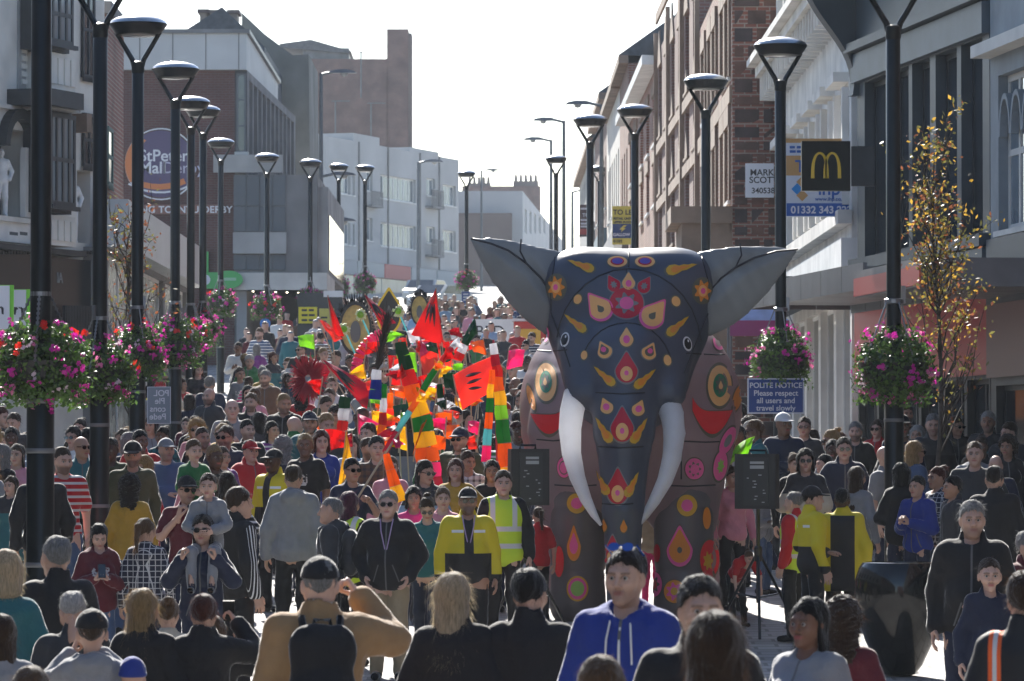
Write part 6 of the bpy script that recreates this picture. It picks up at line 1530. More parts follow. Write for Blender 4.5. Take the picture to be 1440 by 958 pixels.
M_shade = mat('sunglass_lens', (.006, .006, .008), rough=.08, spec=.8); M_shadeb = mat('sunglass_blue', (.01, .06, .35), rough=.08, spec=.9)
def pattern_mat(name, fn):
    m = bpy.data.materials.new(name); m.use_nodes = True; nt = m.node_tree; b = nt.nodes['Principled BSDF']; b.inputs['Roughness'].default_value = .75
    tc = nd(nt, 'ShaderNodeTexCoord'); sp = nd(nt, 'ShaderNodeSeparateXYZ'); nt.links.new(tc.outputs['Object'], sp.inputs[0])
    def M(op, a, b_=None):
        n = nd(nt, 'ShaderNodeMath', operation=op)
        for i, q in enumerate((a, b_)):
            if q is None: continue
            if isinstance(q, (int, float)): n.inputs[i].default_value = q
            else: nt.links.new(q, n.inputs[i])
        return n.outputs[0]
    def mix(f, c1, c2):
        n = nd(nt, 'ShaderNodeMix', data_type='RGBA'); nt.links.new(f, n.inputs[0])
        for i, q in ((6, c1), (7, c2)):
            if isinstance(q, tuple): n.inputs[i].default_value = q + (1,)
            else: nt.links.new(q, n.inputs[i])
        return n.outputs[2]
    nt.links.new(fn(M, mix, sp.outputs[0], sp.outputs[1], sp.outputs[2]), b.inputs['Base Color'])
    nz = nd(nt, 'ShaderNodeTexNoise'); nz.inputs['Scale'].default_value = 25; bp = nd(nt, 'ShaderNodeBump'); bp.inputs['Strength'].default_value = .3; bp.inputs['Distance'].default_value = .01; nt.links.new(tc.outputs['Object'], nz.inputs[0]); nt.links.new(nz.outputs[0], bp.inputs['Height']); nt.links.new(bp.outputs[0], b.inputs['Normal'])
    return m
def _yb(M, mix, x, y, z):
    ax = M('ABSOLUTE', x); sl = M('GREATER_THAN', ax, .222); up = M('GREATER_THAN', z, 1.13); yel = M('MAXIMUM', sl, up)
    mid = M('MULTIPLY', M('LESS_THAN', ax, .045), M('LESS_THAN', y, 0)); yel = M('MULTIPLY', yel, M('SUBTRACT', 1, mid))
    cuff = M('LESS_THAN', z, .93); yel = M('MULTIPLY', yel, M('SUBTRACT', 1, cuff))
    band = M('MULTIPLY', M('MULTIPLY', M('GREATER_THAN', z, 1.325), M('LESS_THAN', z, 1.352)), M('MULTIPLY', M('GREATER_THAN', ax, .05), M('LESS_THAN', ax, .16)))
    return mix(band, mix(yel, (.012, .012, .014), (.62, .5, .015)), (.75, .75, .75))
def _by(M, mix, x, y, z):   # dark back panel, yellow sides and collar
    ax = M('ABSOLUTE', x); c = M('MAXIMUM', M('GREATER_THAN', ax, .13), M('GREATER_THAN', z, 1.46)); return mix(c, (.012, .012, .014), (.6, .48, .02))
def _hv(M, mix, x, y, z):
    b1 = M('LESS_THAN', M('ABSOLUTE', M('SUBTRACT', z, 1.0)), .025); b2 = M('LESS_THAN', M('ABSOLUTE', M('SUBTRACT', z, 1.17)), .025); ax = M('ABSOLUTE', x); b3 = M('MULTIPLY', M('LESS_THAN', M('ABSOLUTE', M('SUBTRACT', ax, .11)), .025), M('GREATER_THAN', z, 1.17))
    return mix(M('MAXIMUM', M('MAXIMUM', b1, b2), b3), (.55, .75, .04), (.62, .62, .62))
def _plaid(M, mix, x, y, z):
    a = M('LESS_THAN', M('PINGPONG', x, .028), .004); b = M('LESS_THAN', M('PINGPONG', z, .028), .004); d = M('LESS_THAN', M('PINGPONG', y, .028), .003)
    return mix(M('MAXIMUM', M('MAXIMUM', a, b), d), (.012, .016, .035), (.5, .5, .5))
def _track(M, mix, x, y, z):
    ax = M('ABSOLUTE', x); s = M('MULTIPLY', M('GREATER_THAN', ax, .225), M('LESS_THAN', M('PINGPONG', M('ADD', y, .01), .014), .005)); s = M('MULTIPLY', s, M('LESS_THAN', M('ABSOLUTE', y), .045)); return mix(s, (.01, .01, .012), (.7, .7, .7))
def _oran(M, mix, x, y, z):
    ax = M('ABSOLUTE', x); b = M('MULTIPLY', M('GREATER_THAN', ax, .1), M('LESS_THAN', ax, .16)); b2 = M('MULTIPLY', M('GREATER_THAN', ax, .12), M('LESS_THAN', ax, .14)); sh = M('GREATER_THAN', z, 1.47)
    return mix(b2, mix(b, (.012, .013, .016), (.8, .12, .02)), (.6, .6, .6))
def _strp(M, mix, x, y, z): return mix(M('LESS_THAN', M('PINGPONG', z, .03), .015), (.02, .02, .03), (.6, .6, .6))
def cloth_variant(name, kind):
    m = M_cloth.copy(); m.name = name; nt = m.node_tree; b = nt.nodes['Principled BSDF']; tc = [n for n in nt.nodes if n.type == 'TEX_COORD'][0]; sp = nd(nt, 'ShaderNodeSeparateXYZ'); nt.links.new(tc.outputs['Object'], sp.inputs[0]); x, y, z = sp.outputs
    def M(op, a, b_=None):
        n = nd(nt, 'ShaderNodeMath', operation=op)
        for i, q in enumerate((a, b_)):
            if q is None: continue
            if isinstance(q, (int, float)): n.inputs[i].default_value = q
            else: nt.links.new(q, n.inputs[i])
        return n.outputs[0]
    old = b.inputs['Base Color'].links[0].from_socket; mx = nd(nt, 'ShaderNodeMix', data_type='RGBA'); nt.links.new(old, mx.inputs[6]); front = M('LESS_THAN', y, 0.0); ax = M('ABSOLUTE', x)
    if kind == 'zip':
        f = M('MULTIPLY', M('LESS_THAN', ax, .007), front); pk = M('MULTIPLY', M('MULTIPLY', M('LESS_THAN', M('ABSOLUTE', M('SUBTRACT', M('ADD', ax, M('MULTIPLY', z, .35)), .44)), .006), M('LESS_THAN', M('ABSOLUTE', M('SUBTRACT', z, .99)), .08)), front); f = M('MAXIMUM', f, pk); mx.inputs[7].default_value = (.12, .12, .12, 1)
    elif kind == 'print':
        nz = nd(nt, 'ShaderNodeTexNoise'); nz.inputs['Scale'].default_value = 38; nt.links.new(tc.outputs['Object'], nz.inputs[0]); f = M('MULTIPLY', M('GREATER_THAN', nz.outputs[0], .5), M('MULTIPLY', M('LESS_THAN', ax, .09), M('MULTIPLY', M('LESS_THAN', M('ABSOLUTE', M('SUBTRACT', z, 1.25)), .06), front))); mx.inputs[7].default_value = (.55, .52, .5, 1)
    elif kind == 'stripe': f = M('LESS_THAN', M('PINGPONG', z, .032), .012); mx.inputs[7].default_value = (.55, .55, .56, 1)
    elif kind == 'check': f = M('MULTIPLY', M('ADD', M('LESS_THAN', M('PINGPONG', x, .035), .014), M('LESS_THAN', M('PINGPONG', z, .035), .014)), .45); mx.inputs[7].default_value = (.02, .02, .03, 1)
    elif kind == 'block': f = M('GREATER_THAN', z, 1.27); mx.inputs[7].default_value = (.03, .03, .035, 1)
    nt.links.new(f, mx.inputs[0]); nt.links.new(mx.outputs[2], b.inputs['Base Color']); return m
CV = {k: cloth_variant('cloth_' + k, k) for k in ('zip', 'print', 'stripe', 'check', 'block')}
PAT = {'yellowblack': pattern_mat('yellow_black_jacket', _yb), 'blackyellow': pattern_mat('black_yellow_back', _by), 'hivis': pattern_mat('hi_vis', _hv), 'plaid': pattern_mat('plaid', _plaid), 'track': pattern_mat('track_stripes', _track), 'orange': pattern_mat('orange_trim', _oran), 'stripes': pattern_mat('striped', _strp)}
SKIN = {'pale': (.56, .36, .28), 'fair': (.5, .31, .23), 'tan': (.4, .23, .155), 'brown': (.19, .1, .065), 'dark': (.085, .045, .03)}
HAIR = {'black': (.008, .007, .007), 'darkbrown': (.022, .013, .009), 'brown': (.06, .033, .018), 'lightbrown': (.14, .08, .04), 'blonde': (.38, .26, .12), 'paleblonde': (.55, .45, .3), 'grey': (.26, .26, .26), 'white': (.55, .55, .54), 'auburn': (.1, .025, .015), 'purple': (.1, .02, .06)}
CLO = {'black': (.01, .01, .012), 'navy': (.012, .018, .045), 'charcoal': (.035, .037, .042), 'grey': (.22, .23, .25), 'white': (.62, .62, .62), 'red': (.42, .012, .018), 'maroon': (.1, .01, .02), 'teal': (.02, .12, .14), 'olive': (.06, .065, .03), 'denim': (.06, .1, .19), 'pink': (.6, .24, .3), 'purple': (.16, .03, .2), 'mustard': (.42, .24, .025), 'cream': (.5, .44, .34), 'brown': (.11, .06, .035), 'royal blue': (.012, .035, .24), 'light blue': (.25, .38, .52), 'tan': (.32, .19, .085), 'green': (.03, .16, .05), 'orange': (.6, .18, .02), 'lilac': (.35, .28, .45), 'khaki': (.3, .24, .15), 'hot pink': (.7, .04, .22)}
def sub(name, me, parent, mats, color=None, mw=None):
    o = bpy.data.objects.new(name, me); COL.objects.link(o); o.parent = parent
    if len(me.materials) == 0:
        for m in (mats if isinstance(mats, (list, tuple)) else [mats]): me.materials.append(m)
    first = mats[0] if isinstance(mats, (list, tuple)) else mats
    if me.materials[0] != first: o.material_slots[0].link = 'OBJECT'; o.material_slots[0].material = first
    if color is not None: o.color = tuple(color) + (1,)
    if mw is not None: o.matrix_local = mw
    return o
PEOPLE = []
def person(px, py, kind='man', d=None, H=None, pose='stand', yaw=0, top=('jacket', 'black'), pat=None, legs='navy', hair=('short', 'brown'), skin='fair', acc=(), label=None, turn=0, nod=0, head=None, vest=None, inner=None, strands=420, group=None, stub=0.0, root=None, shoes='black', hseed=0, cv=None):
    if root is None:
        if d is None: d = head_d(py, H)
        g = zg(d); top_z = P(px, py, d).z
        if H is None: H = top_z - g
        x = X(px, d)
    else: x, d, g = root
    s = H / 1.765 if kind != 'child' else H / 1.8
    hv = head or {'man': 'man', 'heavy': 'man2', 'woman': 'woman', 'girl': 'woman', 'child': 'child'}[kind]
    p = POSES[pose]
    me = body_mesh(pose, kind, hv, turn, nod)
    o = bpy.data.objects.new('person', me); COL.objects.link(o)
    if len(me.materials) == 0:
        for m in (M_skin, M_eyew, M_iris): me.materials.append(m)
    o.location = (x, d, g); o.rotation_euler = (0, 0, R(yaw)); o.scale = (s, s, s); o.color = SKIN[skin] + (stub,)
    tag(o, label, 'person', group)
    HM = head_matrix(p, turn, nod, kind)
    if top:
        gk, gc = top; mt = PAT[pat] if pat else CV['zip'] if gk in ('jacket', 'hoodie') else M_cloth
        if pat is None and cv: mt = CV[cv]
        sub({'tee': 'tee_shirt', 'shirt': 'shirt'}.get(gk, gk), garment_mesh(gk, pose, kind), o, mt, CLO.get(gc, (.1, .1, .1)))
    if vest: sub('hi_vis_vest', garment_mesh('vest', pose, kind), o, PAT['hivis'])
    if legs: sub('trousers', garment_mesh('trousers', pose, kind), o, M_cloth, CLO[legs])
    sub('shoes', garment_mesh('shoes', pose, kind), o, M_cloth, CLO[shoes])
    if hair: sub('hair', hair_mesh(hair[0], strands, hseed), o, M_hair, HAIR[hair[1]], HM)
    for a in acc:
        k = a.split(':')
        if k[0] == 'cap': sub('cap', cap_mesh(), o, M_cloth, CLO[k[1]], HM @ (Matrix.Rotation(math.pi, 4, 'Z') if len(k) > 2 else Matrix.Identity(4)))
        elif k[0] == 'beanie': sub('beanie', beanie_mesh(), o, M_cloth, CLO[k[1]], HM)
        elif k[0] == 'sunglasses': sub('sunglasses', glasses_mesh(False), o, M_shade, None, HM)
        elif k[0] == 'topglasses': sub('sunglasses', glasses_mesh(True), o, M_shadeb, None, HM)
        elif k[0] == 'lanyard':
            mb = MB()
            for sx in (-1, 1): mb.tube([(sx * .06, -.1, 1.49), (sx * .045, -.165, 1.38), (0, -.175, 1.17)], .006, 5)
            q = mb.build('lanyard', mat('lanyard_lilac', (.4, .3, .5)), o); mb = MB(); mb.box((0, -.18, 1.12), (.035, .004, .05)); mb.build('badge', wb, o)
        elif k[0] == 'strings':
            mb = MB()
            for sx in (-1, 1): mb.tube([(sx * .045, -.115, 1.44), (sx * .055, -.15, 1.36), (sx * .06, -.155, 1.25)], .0045, 5)
            mb.build('drawstrings', M_white, o); mb = MB(); mb.tube([(0, -.115, 1.41), (0, -.147, 1.33), (0, -.15, 1.2), (0, -.14, .92)], .006, 5); mb.build('zip', M_white, o)
        elif k[0] == 'phone':
            w = (np.array(p['wrR']) + np.array(p['wrL'])) / 2 if pose in ('phone', 'photo2') else np.array(p['wrR']); hd = np.array(p['hR'] or (0, -.5, .5)); hd = hd / np.linalg.norm(hd); c = w + hd * .1 if pose not in ('phone', 'photo2') else w + np.array([0, -.07, .08])
            q = bpy.data.objects.new('phone', PHONE); COL.objects.link(q); q.matrix_world = Matrix.Translation((x, d, g)) @ Matrix.Rotation(R(yaw), 4, 'Z') @ Matrix.Scale(s, 4) @ Matrix.Translation(Vector(c)) @ Matrix.Rotation(R(-25), 4, 'X'); tag(q, 'phone held by the ' + (label or 'person')[:1].lower() + (label or '')[1:] if False else None, None)
            q.parent = None; q['label'] = short_phone(label); q['category'] = 'phone'
        elif k[0] == 'backpack': backpack(o, s, CLO[k[1]], label, k[1])
    PEOPLE.append((px, py, d, H, o)); return o
mb = MB(); mb.box((0, 0, 0), (.038, .005, .075)); mb.cur = 1; mb.box((0, -.0055, 0), (.034, .0008, .068)); _q = mb.build('phone', [M_black, M_glass]); PHONE = _q.data; bpy.data.objects.remove(_q)
def short_phone(l):
    w = (l or 'person in crowd').split(); return 'phone held up by ' + ' '.join(w[:9])
def backpack(po, s, col, label, cname):
    if 'bp' not in CACHE:
        F = Field((-.25, -.2, -.35), (.25, .2, .35), .016); F.cone((-.06, 0, -.12), (.06, 0, -.12), .12, .12, .06, flat=(1, .8, 1.3)); F.cone((-.07, .0, .1), (.07, 0, .1), .11, .11, .06, flat=(1, .75, 1.2)); F.ell((0, .07, -.1), (.13, .06, .1), .03); wrinkle(F, .006, 4); CACHE['bp'] = mesh_np('bag', *F.mesh())
        mb = MB()
        for sx in (-1, 1): mb.tube([(sx * .09, -.04, .18), (sx * .1, -.12, .265), (sx * .11, -.21, .26), (sx * .12, -.32, .1), (sx * .13, -.3, -.05), (sx * .13, -.16, -.18), (sx * .12, -.04, -.2)], .022, 6)
        mb.tube([(-.05, -.02, .2), (-.04, -.02, .26), (.04, -.02, .26), (.05, -.02, .2)], .012, 6); q = mb.build('straps', M_cloth, None, smooth=True); CACHE['bps'] = q.data; bpy.data.objects.remove(q)
    e = empty('backpack', (0, 0, 0), cname + ' backpack worn by ' + ' '.join(label.split()[:9]), 'backpack')
    e.matrix_world = Matrix.Translation(po.location) @ Matrix.Rotation(po.rotation_euler.z, 4, 'Z') @ Matrix.Scale(s, 4) @ Matrix.Translation((0, .19, 1.24)) @ Matrix.Scale(.88, 4)
    sub('bag', CACHE['bp'], e, M_cloth, col); sub('straps', CACHE['bps'], e, M_cloth, tuple(c * .6 for c in col))
# ---------------------------------------------------------------- people one can pick out (yaw 0 = facing the camera, 180 = back to it)
p_ = person
# front row, backs to the camera
p_(450, 780, 'heavy', d=20.6, pose='photo', yaw=186, top=('jacket', 'tan'), legs='brown', hair=('crop', 'grey'), skin='pale', acc=('cap:black', 'backpack:black'), label='man in tan jacket and black cap taking a photo, seen from behind', strands=0)
p_(638, 803, 'woman', d=21.6, pose='stand', yaw=178, top=('coat', 'black'), hair=('straight', 'paleblonde'), label='woman with long pale blonde hair in a black coat, from behind', strands=2600, turn=-12)
p_(745, 797, 'man', d=21.6, pose='stand', yaw=172, top=('jacket', 'black'), hair=('short', 'black'), label='dark haired man in black jacket seen from behind, left of the blue hoodie', strands=900, turn=-15)
p_(880, 767, 'man', d=20.0, pose='stand', yaw=-14, top=('hoodie', 'royal blue'), hair=('short', 'darkbrown'), skin='fair', acc=('topglasses', 'strings'), label='man in bright blue hoodie with blue sunglasses on his head', turn=-8, strands=900, stub=.5)
p_(985, 806, 'man', d=16.8, pose='stand', yaw=8, top=('jacket', 'black'), hair=('short', 'darkbrown'), skin='fair', label='dark haired man whose face is hidden behind a big head of hair', strands=900)
p_(1005, 856, 'woman', d=13.6, pose='stand', yaw=180, top=('coat', 'black'), hair=('long', 'brown'), label='very near head of bushy dark brown hair at the bottom', strands=3000)
p_(845, 918, 'girl', d=15.5, pose='stand', yaw=180, top=('shirt', 'navy'), hair=('bob', 'lightbrown'), label='very near light brown head at the bottom edge, below the blue hoodie', strands=2500)
p_(1137, 838, 'woman', d=20.2, pose='stand', yaw=-38, top=('jacket', 'grey'), hair=('long', 'black'), skin='brown', label='woman with long black hair in grey blazer looking left', strands=1500, head='woman2')
p_(1184, 842, 'woman', d=22.5, pose='stand', yaw=170, top=('jacket', 'maroon'), hair=('curly', 'brown'), label='curly brown haired person in maroon jacket right of the grey blazer', strands=1500)
p_(1443, 800, 'man', d=19.5, pose='stand', yaw=165, top=('jacket', 'black'), pat='orange', hair=('short', 'brown'), label='person in black jacket with orange and white trim at the right edge', strands=500)
p_(130, 858, 'child', d=23.0, pose='photo2', yaw=190, top=('hoodie', 'grey'), hair=('crop', 'brown'), acc=('cap:black', 'phone'), label='boy in black cap and pale hoodie holding up a phone', strands=0)
p_(187, 928, 'child', d=23.0, pose='stand', yaw=180, top=('hoodie', 'navy'), hair=None, acc=('beanie:royal blue',), label='child in bright blue hat at the bottom edge', strands=0)
p_(203, 826, 'woman', d=24.2, pose='stand', yaw=168, top=('jacket', 'black'), hair=('long', 'blonde'), label='woman with long straight blonde hair swept right, from behind', strands=2600, turn=-20)
p_(301, 864, 'girl', d=25.0, pose='photo', yaw=175, top=('jacket', 'black'), hair=('bob', 'lightbrown'), acc=('cap:cream', 'phone'), label='girl in cream baseball cap and black jacket raising a phone', strands=300)
p_(237, 838, 'girl', d=26.5, pose='stand', yaw=185, top=('shirt', 'cream'), hair=('bun', 'lightbrown'), label='light brown haired child with hair tied up in front of plaid shirt', strands=900)
p_(287, 834, 'woman', d=24.2, pose='photo', yaw=180, top=('jacket', 'black'), hair=('short', 'auburn'), acc=('phone',), label='person with dark red short hair lifting a phone', strands=900)
p_(103, 832, 'heavy', d=24.5, pose='stand', yaw=200, top=('jacket', 'charcoal'), hair=('short', 'white'), label='white haired person in dark waxed jacket, from behind', strands=900, nod=25)
p_(80, 752, 'heavy', d=27.0, pose='stand', yaw=212, top=('jacket', 'black'), hair=('short', 'grey'), label='grey haired man in black coat beside the nearest lamp', strands=700)
p_(8, 772, 'woman', d=25.0, pose='stand', yaw=200, top=('shirt', 'teal'), hair=('bob', 'paleblonde'), label='blonde bobbed woman in teal top at the left edge', strands=1500)
p_(2, 862, 'woman', d=22.0, pose='stand', yaw=200, top=('jacket', 'grey'), hair=('long', 'brown'), label='brown haired person at the bottom left edge', strands=700)
p_(45, 936, 'woman', d=17.5, pose='stand', yaw=180, top=('jacket', 'black'), hair=('bob', 'lightbrown'), label='near light brown head cut by the bottom left edge', strands=1500)
# second row
p_(140, 735, 'girl', d=39, pose='phone', yaw=10, top=('hoodie', 'maroon'), cv='print', legs='denim', hair=('long', 'black'), skin='pale', acc=('phone',), label='girl in maroon sweatshirt looking down at her phone', nod=22, strands=700)
p_(183, 668, 'woman', d=45, pose='stand', yaw=175, top=('jacket', 'mustard'), legs='denim', hair=('curly', 'darkbrown'), label='woman with long dark curly hair in mustard jacket, from behind', strands=900)
p_(206, 727, 'woman', d=39, pose='stand', yaw=172, top=('shirt', 'navy'), pat='plaid', hair=('pony', 'lightbrown'), label='woman with ponytail in navy checked shirt, from behind', strands=900, turn=-25)
w_ = p_(285, 722, 'woman', d=36.2, pose='carry', yaw=-4, top=('jacket', 'navy'), hair=('long', 'darkbrown'), acc=('sunglasses',), label='woman in sunglasses and navy gilet carrying a child on her shoulders', strands=600)
p_(293, 668, 'child', pose='ride', yaw=-4, top=('hoodie', 'grey'), legs='grey', hair=('pony', 'brown'), skin='pale', label='small child in grey hoodie riding on shoulders', root=(X(293, 36.34), 36.34, w_.location.z + 1.40 - .62), H=1.18, shoes='navy')
m_ = p_(263, 668, 'man', d=42, pose='carry', yaw=20, top=('tee', 'maroon'), hair=('short', 'black'), acc=('cap:black', 'sunglasses'), label='man in black cap and maroon tee carrying a boy on his shoulders', stub=.6)
p_(273, 614, 'child', pose='ride', yaw=25, top=('shirt', 'green'), hair=('short', 'lightbrown'), skin='pale', label='boy in dark green top riding on shoulders', root=(X(273, 42.14), 42.14, m_.location.z + 1.46 - .66), H=1.25)
p_(313, 626, 'girl', d=50, pose='stand', yaw=35, top=('jacket', 'purple'), hair=('pony', 'brown'), skin='fair', label='girl in purple jacket with tied back brown hair')
p_(352, 618, 'man', d=51, pose='pockets', yaw=30, top=('jacket', 'red'), hair=('short', 'black'), acc=('cap:red',), label='man in red jacket and red cap left of the yellow jacket')
p_(336, 683, 'man', d=38.2, pose='stand', yaw=120, top=('jacket', 'black'), pat='track', legs='black', hair=('short', 'brown'), label='tall youth in black tracksuit with white sleeve stripes')
p_(385, 630, 'man', d=48, pose='stand', yaw=-35, top=('jacket', 'black'), pat='yellowblack', legs='black', hair=('crop', 'black'), skin='dark', acc=('cap:black',), label='steward in yellow and black jacket and black cap left of grey hoodie')
p_(413, 652, 'man', d=43.5, pose='stand', yaw=176, top=('hoodie', 'grey'), legs='black', hair=('crop', 'brown'), label='man in pale grey hoodie and black trousers, back turned')
p_(466, 698, 'man', d=40.8, pose='stand', yaw=-98, top=('hoodie', 'charcoal'), legs='black', hair=('crop', 'grey'), acc=('backpack:charcoal',), label='grey haired man in grey hoodie with backpack, side on', head='man2')
p_(492, 690, 'woman', d=42, pose='stand', yaw=150, top=('jacket', 'black'), legs='black', hair=('long', 'purple'), vest=True, label='woman with purple red hair and yellow vest beside the lanyard man')
p_(546, 688, 'heavy', d=40.6, pose='pockets', yaw=-6, top=('jacket', 'black'), legs='khaki', hair=('short', 'grey'), skin='pale', acc=('lanyard', 'sunglasses'), label='man in open black jacket and khaki trousers with a lanyard', head='man2')
p_(601, 698, 'woman', d=43, pose='walk', yaw=0, top=('shirt', 'teal'), legs='navy', hair=('bun', 'brown'), skin='pale', acc=('sunglasses',), label='woman in teal top with glasses leaning forward behind the steward', nod=25)
p_(658, 684, 'heavy', d=41.4, pose='stand', yaw=4, top=('jacket', 'black'), pat='yellowblack', legs='black', hair=('crop', 'black'), skin='tan', acc=('sunglasses', 'lanyard', 'cap:black'), label='bearded steward in bright yellow and black jacket and sunglasses', stub=1.0)
p_(708, 660, 'man', d=44, pose='stand', yaw=2, top=('jacket', 'black'), legs='black', hair=('short', 'brown'), skin='pale', vest=True, label='man in yellow hi-vis vest over black, left of the loudspeaker')
p_(757, 712, 'woman', d=46.4, pose='stand', yaw=-160, top=('tee', 'red'), legs='black', hair=('pony', 'brown'), label='woman in red tee shirt behind the left loudspeaker')
p_(828, 718, 'man', d=47.6, pose='stand', yaw=180, top=('jacket', 'navy'), legs='black', hair=('short', 'darkbrown'), acc=('backpack:navy',), label='bearer with navy backpack inside the elephant')
p_(916, 700, 'child', d=48.8, pose='stand', yaw=0, top=('tee', 'cream'), legs='hot pink', hair=('short', 'brown'), skin='tan', label='child in cream tee shirt seen between the elephant legs')
p_(1040, 745, 'girl', d=46.2, pose='bend', yaw=25, top=('tee', 'red'), legs='black', hair=('bun', 'lightbrown'), skin='pale', label='girl in red tee shirt bending forward right of the elephant')
p_(1030, 655, 'woman', d=48, pose='stand', yaw=20, top=('shirt', 'pink'), legs='black', hair=('bun', 'brown'), skin='pale', label='woman in pale pink shirt behind the right loudspeaker')
p_(1116, 690, 'man', d=44.5, pose='stand', yaw=-120, top=('jacket', 'red'), legs='black', hair=('crop', 'grey'), vest=True, label='person in red sleeves and yellow vest right of the loudspeaker', skin='pale')
p_(1142, 682, 'man', d=43, pose='onehand', yaw=110, top=('jacket', 'black'), pat='yellowblack', legs='black', hair=('crop', 'darkbrown'), skin='fair', acc=('cap:black',), label='steward in yellow and black jacket and black cap, side on')
p_(1184, 685, 'man', d=43.4, pose='stand', yaw=178, top=('coat', 'black'), pat='blackyellow', legs='black', hair=('crop', 'black'), skin='dark', label='steward with yellow sided black jacket, back turned')
p_(1205, 655, 'woman', d=47.2, pose='stand', yaw=140, top=('shirt', 'grey'), legs='denim', hair=('long', 'brown'), label='woman in pale grey sweater with long wavy brown hair')
p_(1367, 702, 'heavy', d=32.6, pose='onehand', yaw=-8, top=('jacket', 'black'), legs='navy', hair=('short', 'grey'), skin='fair', label='grey haired man in black fleece and jeans beside the black pot', turn=8, stub=.6, strands=500)
p_(1391, 785, 'child', d=32.2, pose='stand', yaw=0, top=('coat', 'navy'), legs='navy', hair=('crop', 'brown'), skin='pale', label='boy in dark coat standing beside the man in black fleece')
p_(1446, 745, 'heavy', d=34, pose='pockets', yaw=40, top=('jacket', 'maroon'), legs='navy', hair=('short', 'grey'), label='person in maroon padded jacket at the right edge')
p_(1187, 614, 'man', d=50, pose='pockets', yaw=0, top=('jacket', 'navy'), hair=('short', 'darkbrown'), skin='pale', acc=('sunglasses',), label='man with glasses in navy jacket left of the nearest right lamp')
p_(1203, 592, 'man', d=56, pose='stand', yaw=-10, top=('jacket', 'black'), hair=('short', 'grey'), skin='pale', label='grey bearded man at the back near the right lamp', stub=1)
p_(1131, 585, 'man', d=56.5, pose='stand', yaw=-10, top=('shirt', 'charcoal'), hair=('crop', 'brown'), skin='fair', acc=('sunglasses',), label='man in sunglasses right of the blue notice post')
p_(1245, 625, 'heavy', d=49, pose='stand', yaw=60, top=('tee', 'grey'), hair=None, skin='pale', acc=('sunglasses',), label='bald man in grey tee just left of the right lamp')
p_(1118, 637, 'woman', d=49.5, pose='stand', yaw=15, top=('shirt', 'black'), hair=('bun', 'lightbrown'), skin='pale', label='smiling woman in black top with hair tied back')
p_(1371, 620, 'man', d=50.5, pose='stand', yaw=10, top=('hoodie', 'grey'), hair=('short', 'black'), skin='tan', label='dark bearded young man in grey hoodie on the right', stub=1)
p_(1398, 653, 'man', d=43, pose='stand', yaw=175, top=('coat', 'black'), legs='black', hair=('crop', 'darkbrown'), label='man in long black coat, back turned, on the right')
p_(1318, 655, 'woman', d=47, pose='phone', yaw=-60, top=('shirt', 'red'), pat='plaid', legs='denim', hair=('bun', 'auburn'), label='woman in checked shirt behind the slender tree', skin='tan')
p_(1290, 668, 'man', d=46.5, pose='phone', yaw=-40, top=('jacket', 'royal blue'), hair=('short', 'black'), label='man in royal blue jacket right of the lamp looking at his hands')
p_(1400, 638, 'man', d=49, pose='stand', yaw=170, top=('jacket', 'navy'), hair=None, skin='pale', label='bald man from behind at the right, navy jacket')
p_(1340, 668, 'man', d=45.5, pose='stand', yaw=-70, top=('jacket', 'charcoal'), hair=('short', 'black'), skin='tan', label='dark haired man side on behind the black fleece man')
p_(1268, 650, 'woman', d=46.8, pose='onehand', yaw=160, top=('jacket', 'black'), hair=('bob', 'black'), label='dark bobbed woman from behind just right of the lamp')
# left middle crowd, in front of the flags
p_(495, 643, 'man', d=46.5, pose='pole', yaw=25, top=('tee', 'navy'), legs='navy', hair=('short', 'black'), skin='tan', acc=('sunglasses',), label='man in navy tee and sunglasses holding a striped pole', strands=200)
p_(452, 604, 'woman', d=51.5, pose='stand', yaw=10, top=('shirt', 'royal blue'), hair=('bob', 'auburn'), skin='pale', label='woman in blue dress with auburn bob in the crowd')
p_(550, 640, 'girl', d=48.5, pose='stand', yaw=10, top=('jacket', 'pink'), hair=('long', 'lightbrown'), skin='pale', label='girl with long light brown hair in pale pink below the flags')
p_(640, 570, 'man', d=56.5, pose='stand', yaw=0, top=('jacket', 'black'), hair=('crop', 'black'), skin='pale', acc=('cap:black',), label='man in black cap and black jacket right of the tall striped banner')
p_(641, 644, 'woman', d=47.5, pose='hips', yaw=-5, top=('shirt', 'mustard'), hair=('long', 'auburn'), skin='fair', label='woman with long dark red hair in mustard top')
p_(692, 646, 'woman', d=48, pose='stand', yaw=0, top=('shirt', 'black'), hair=('long', 'black'), skin='tan', label='smiling woman with long black hair by the right banner')
p_(623, 683, 'girl', d=43.6, pose='stand', yaw=5, top=('shirt', 'pink'), hair=('bun', 'lightbrown'), skin='pale', label='young girl with hair up in front of the mustard top')
p_(582, 683, 'girl', d=44, pose='stand', yaw=0, top=('tee', 'hot pink'), hair=('bob', 'black'), skin='tan', label='girl in hot pink tee below the striped banner')
p_(425, 540, 'woman', d=66, pose='stand', yaw=170, top=('shirt', 'red'), hair=('curly', 'black'), label='costumed dancer with red feathered back among the crowd')
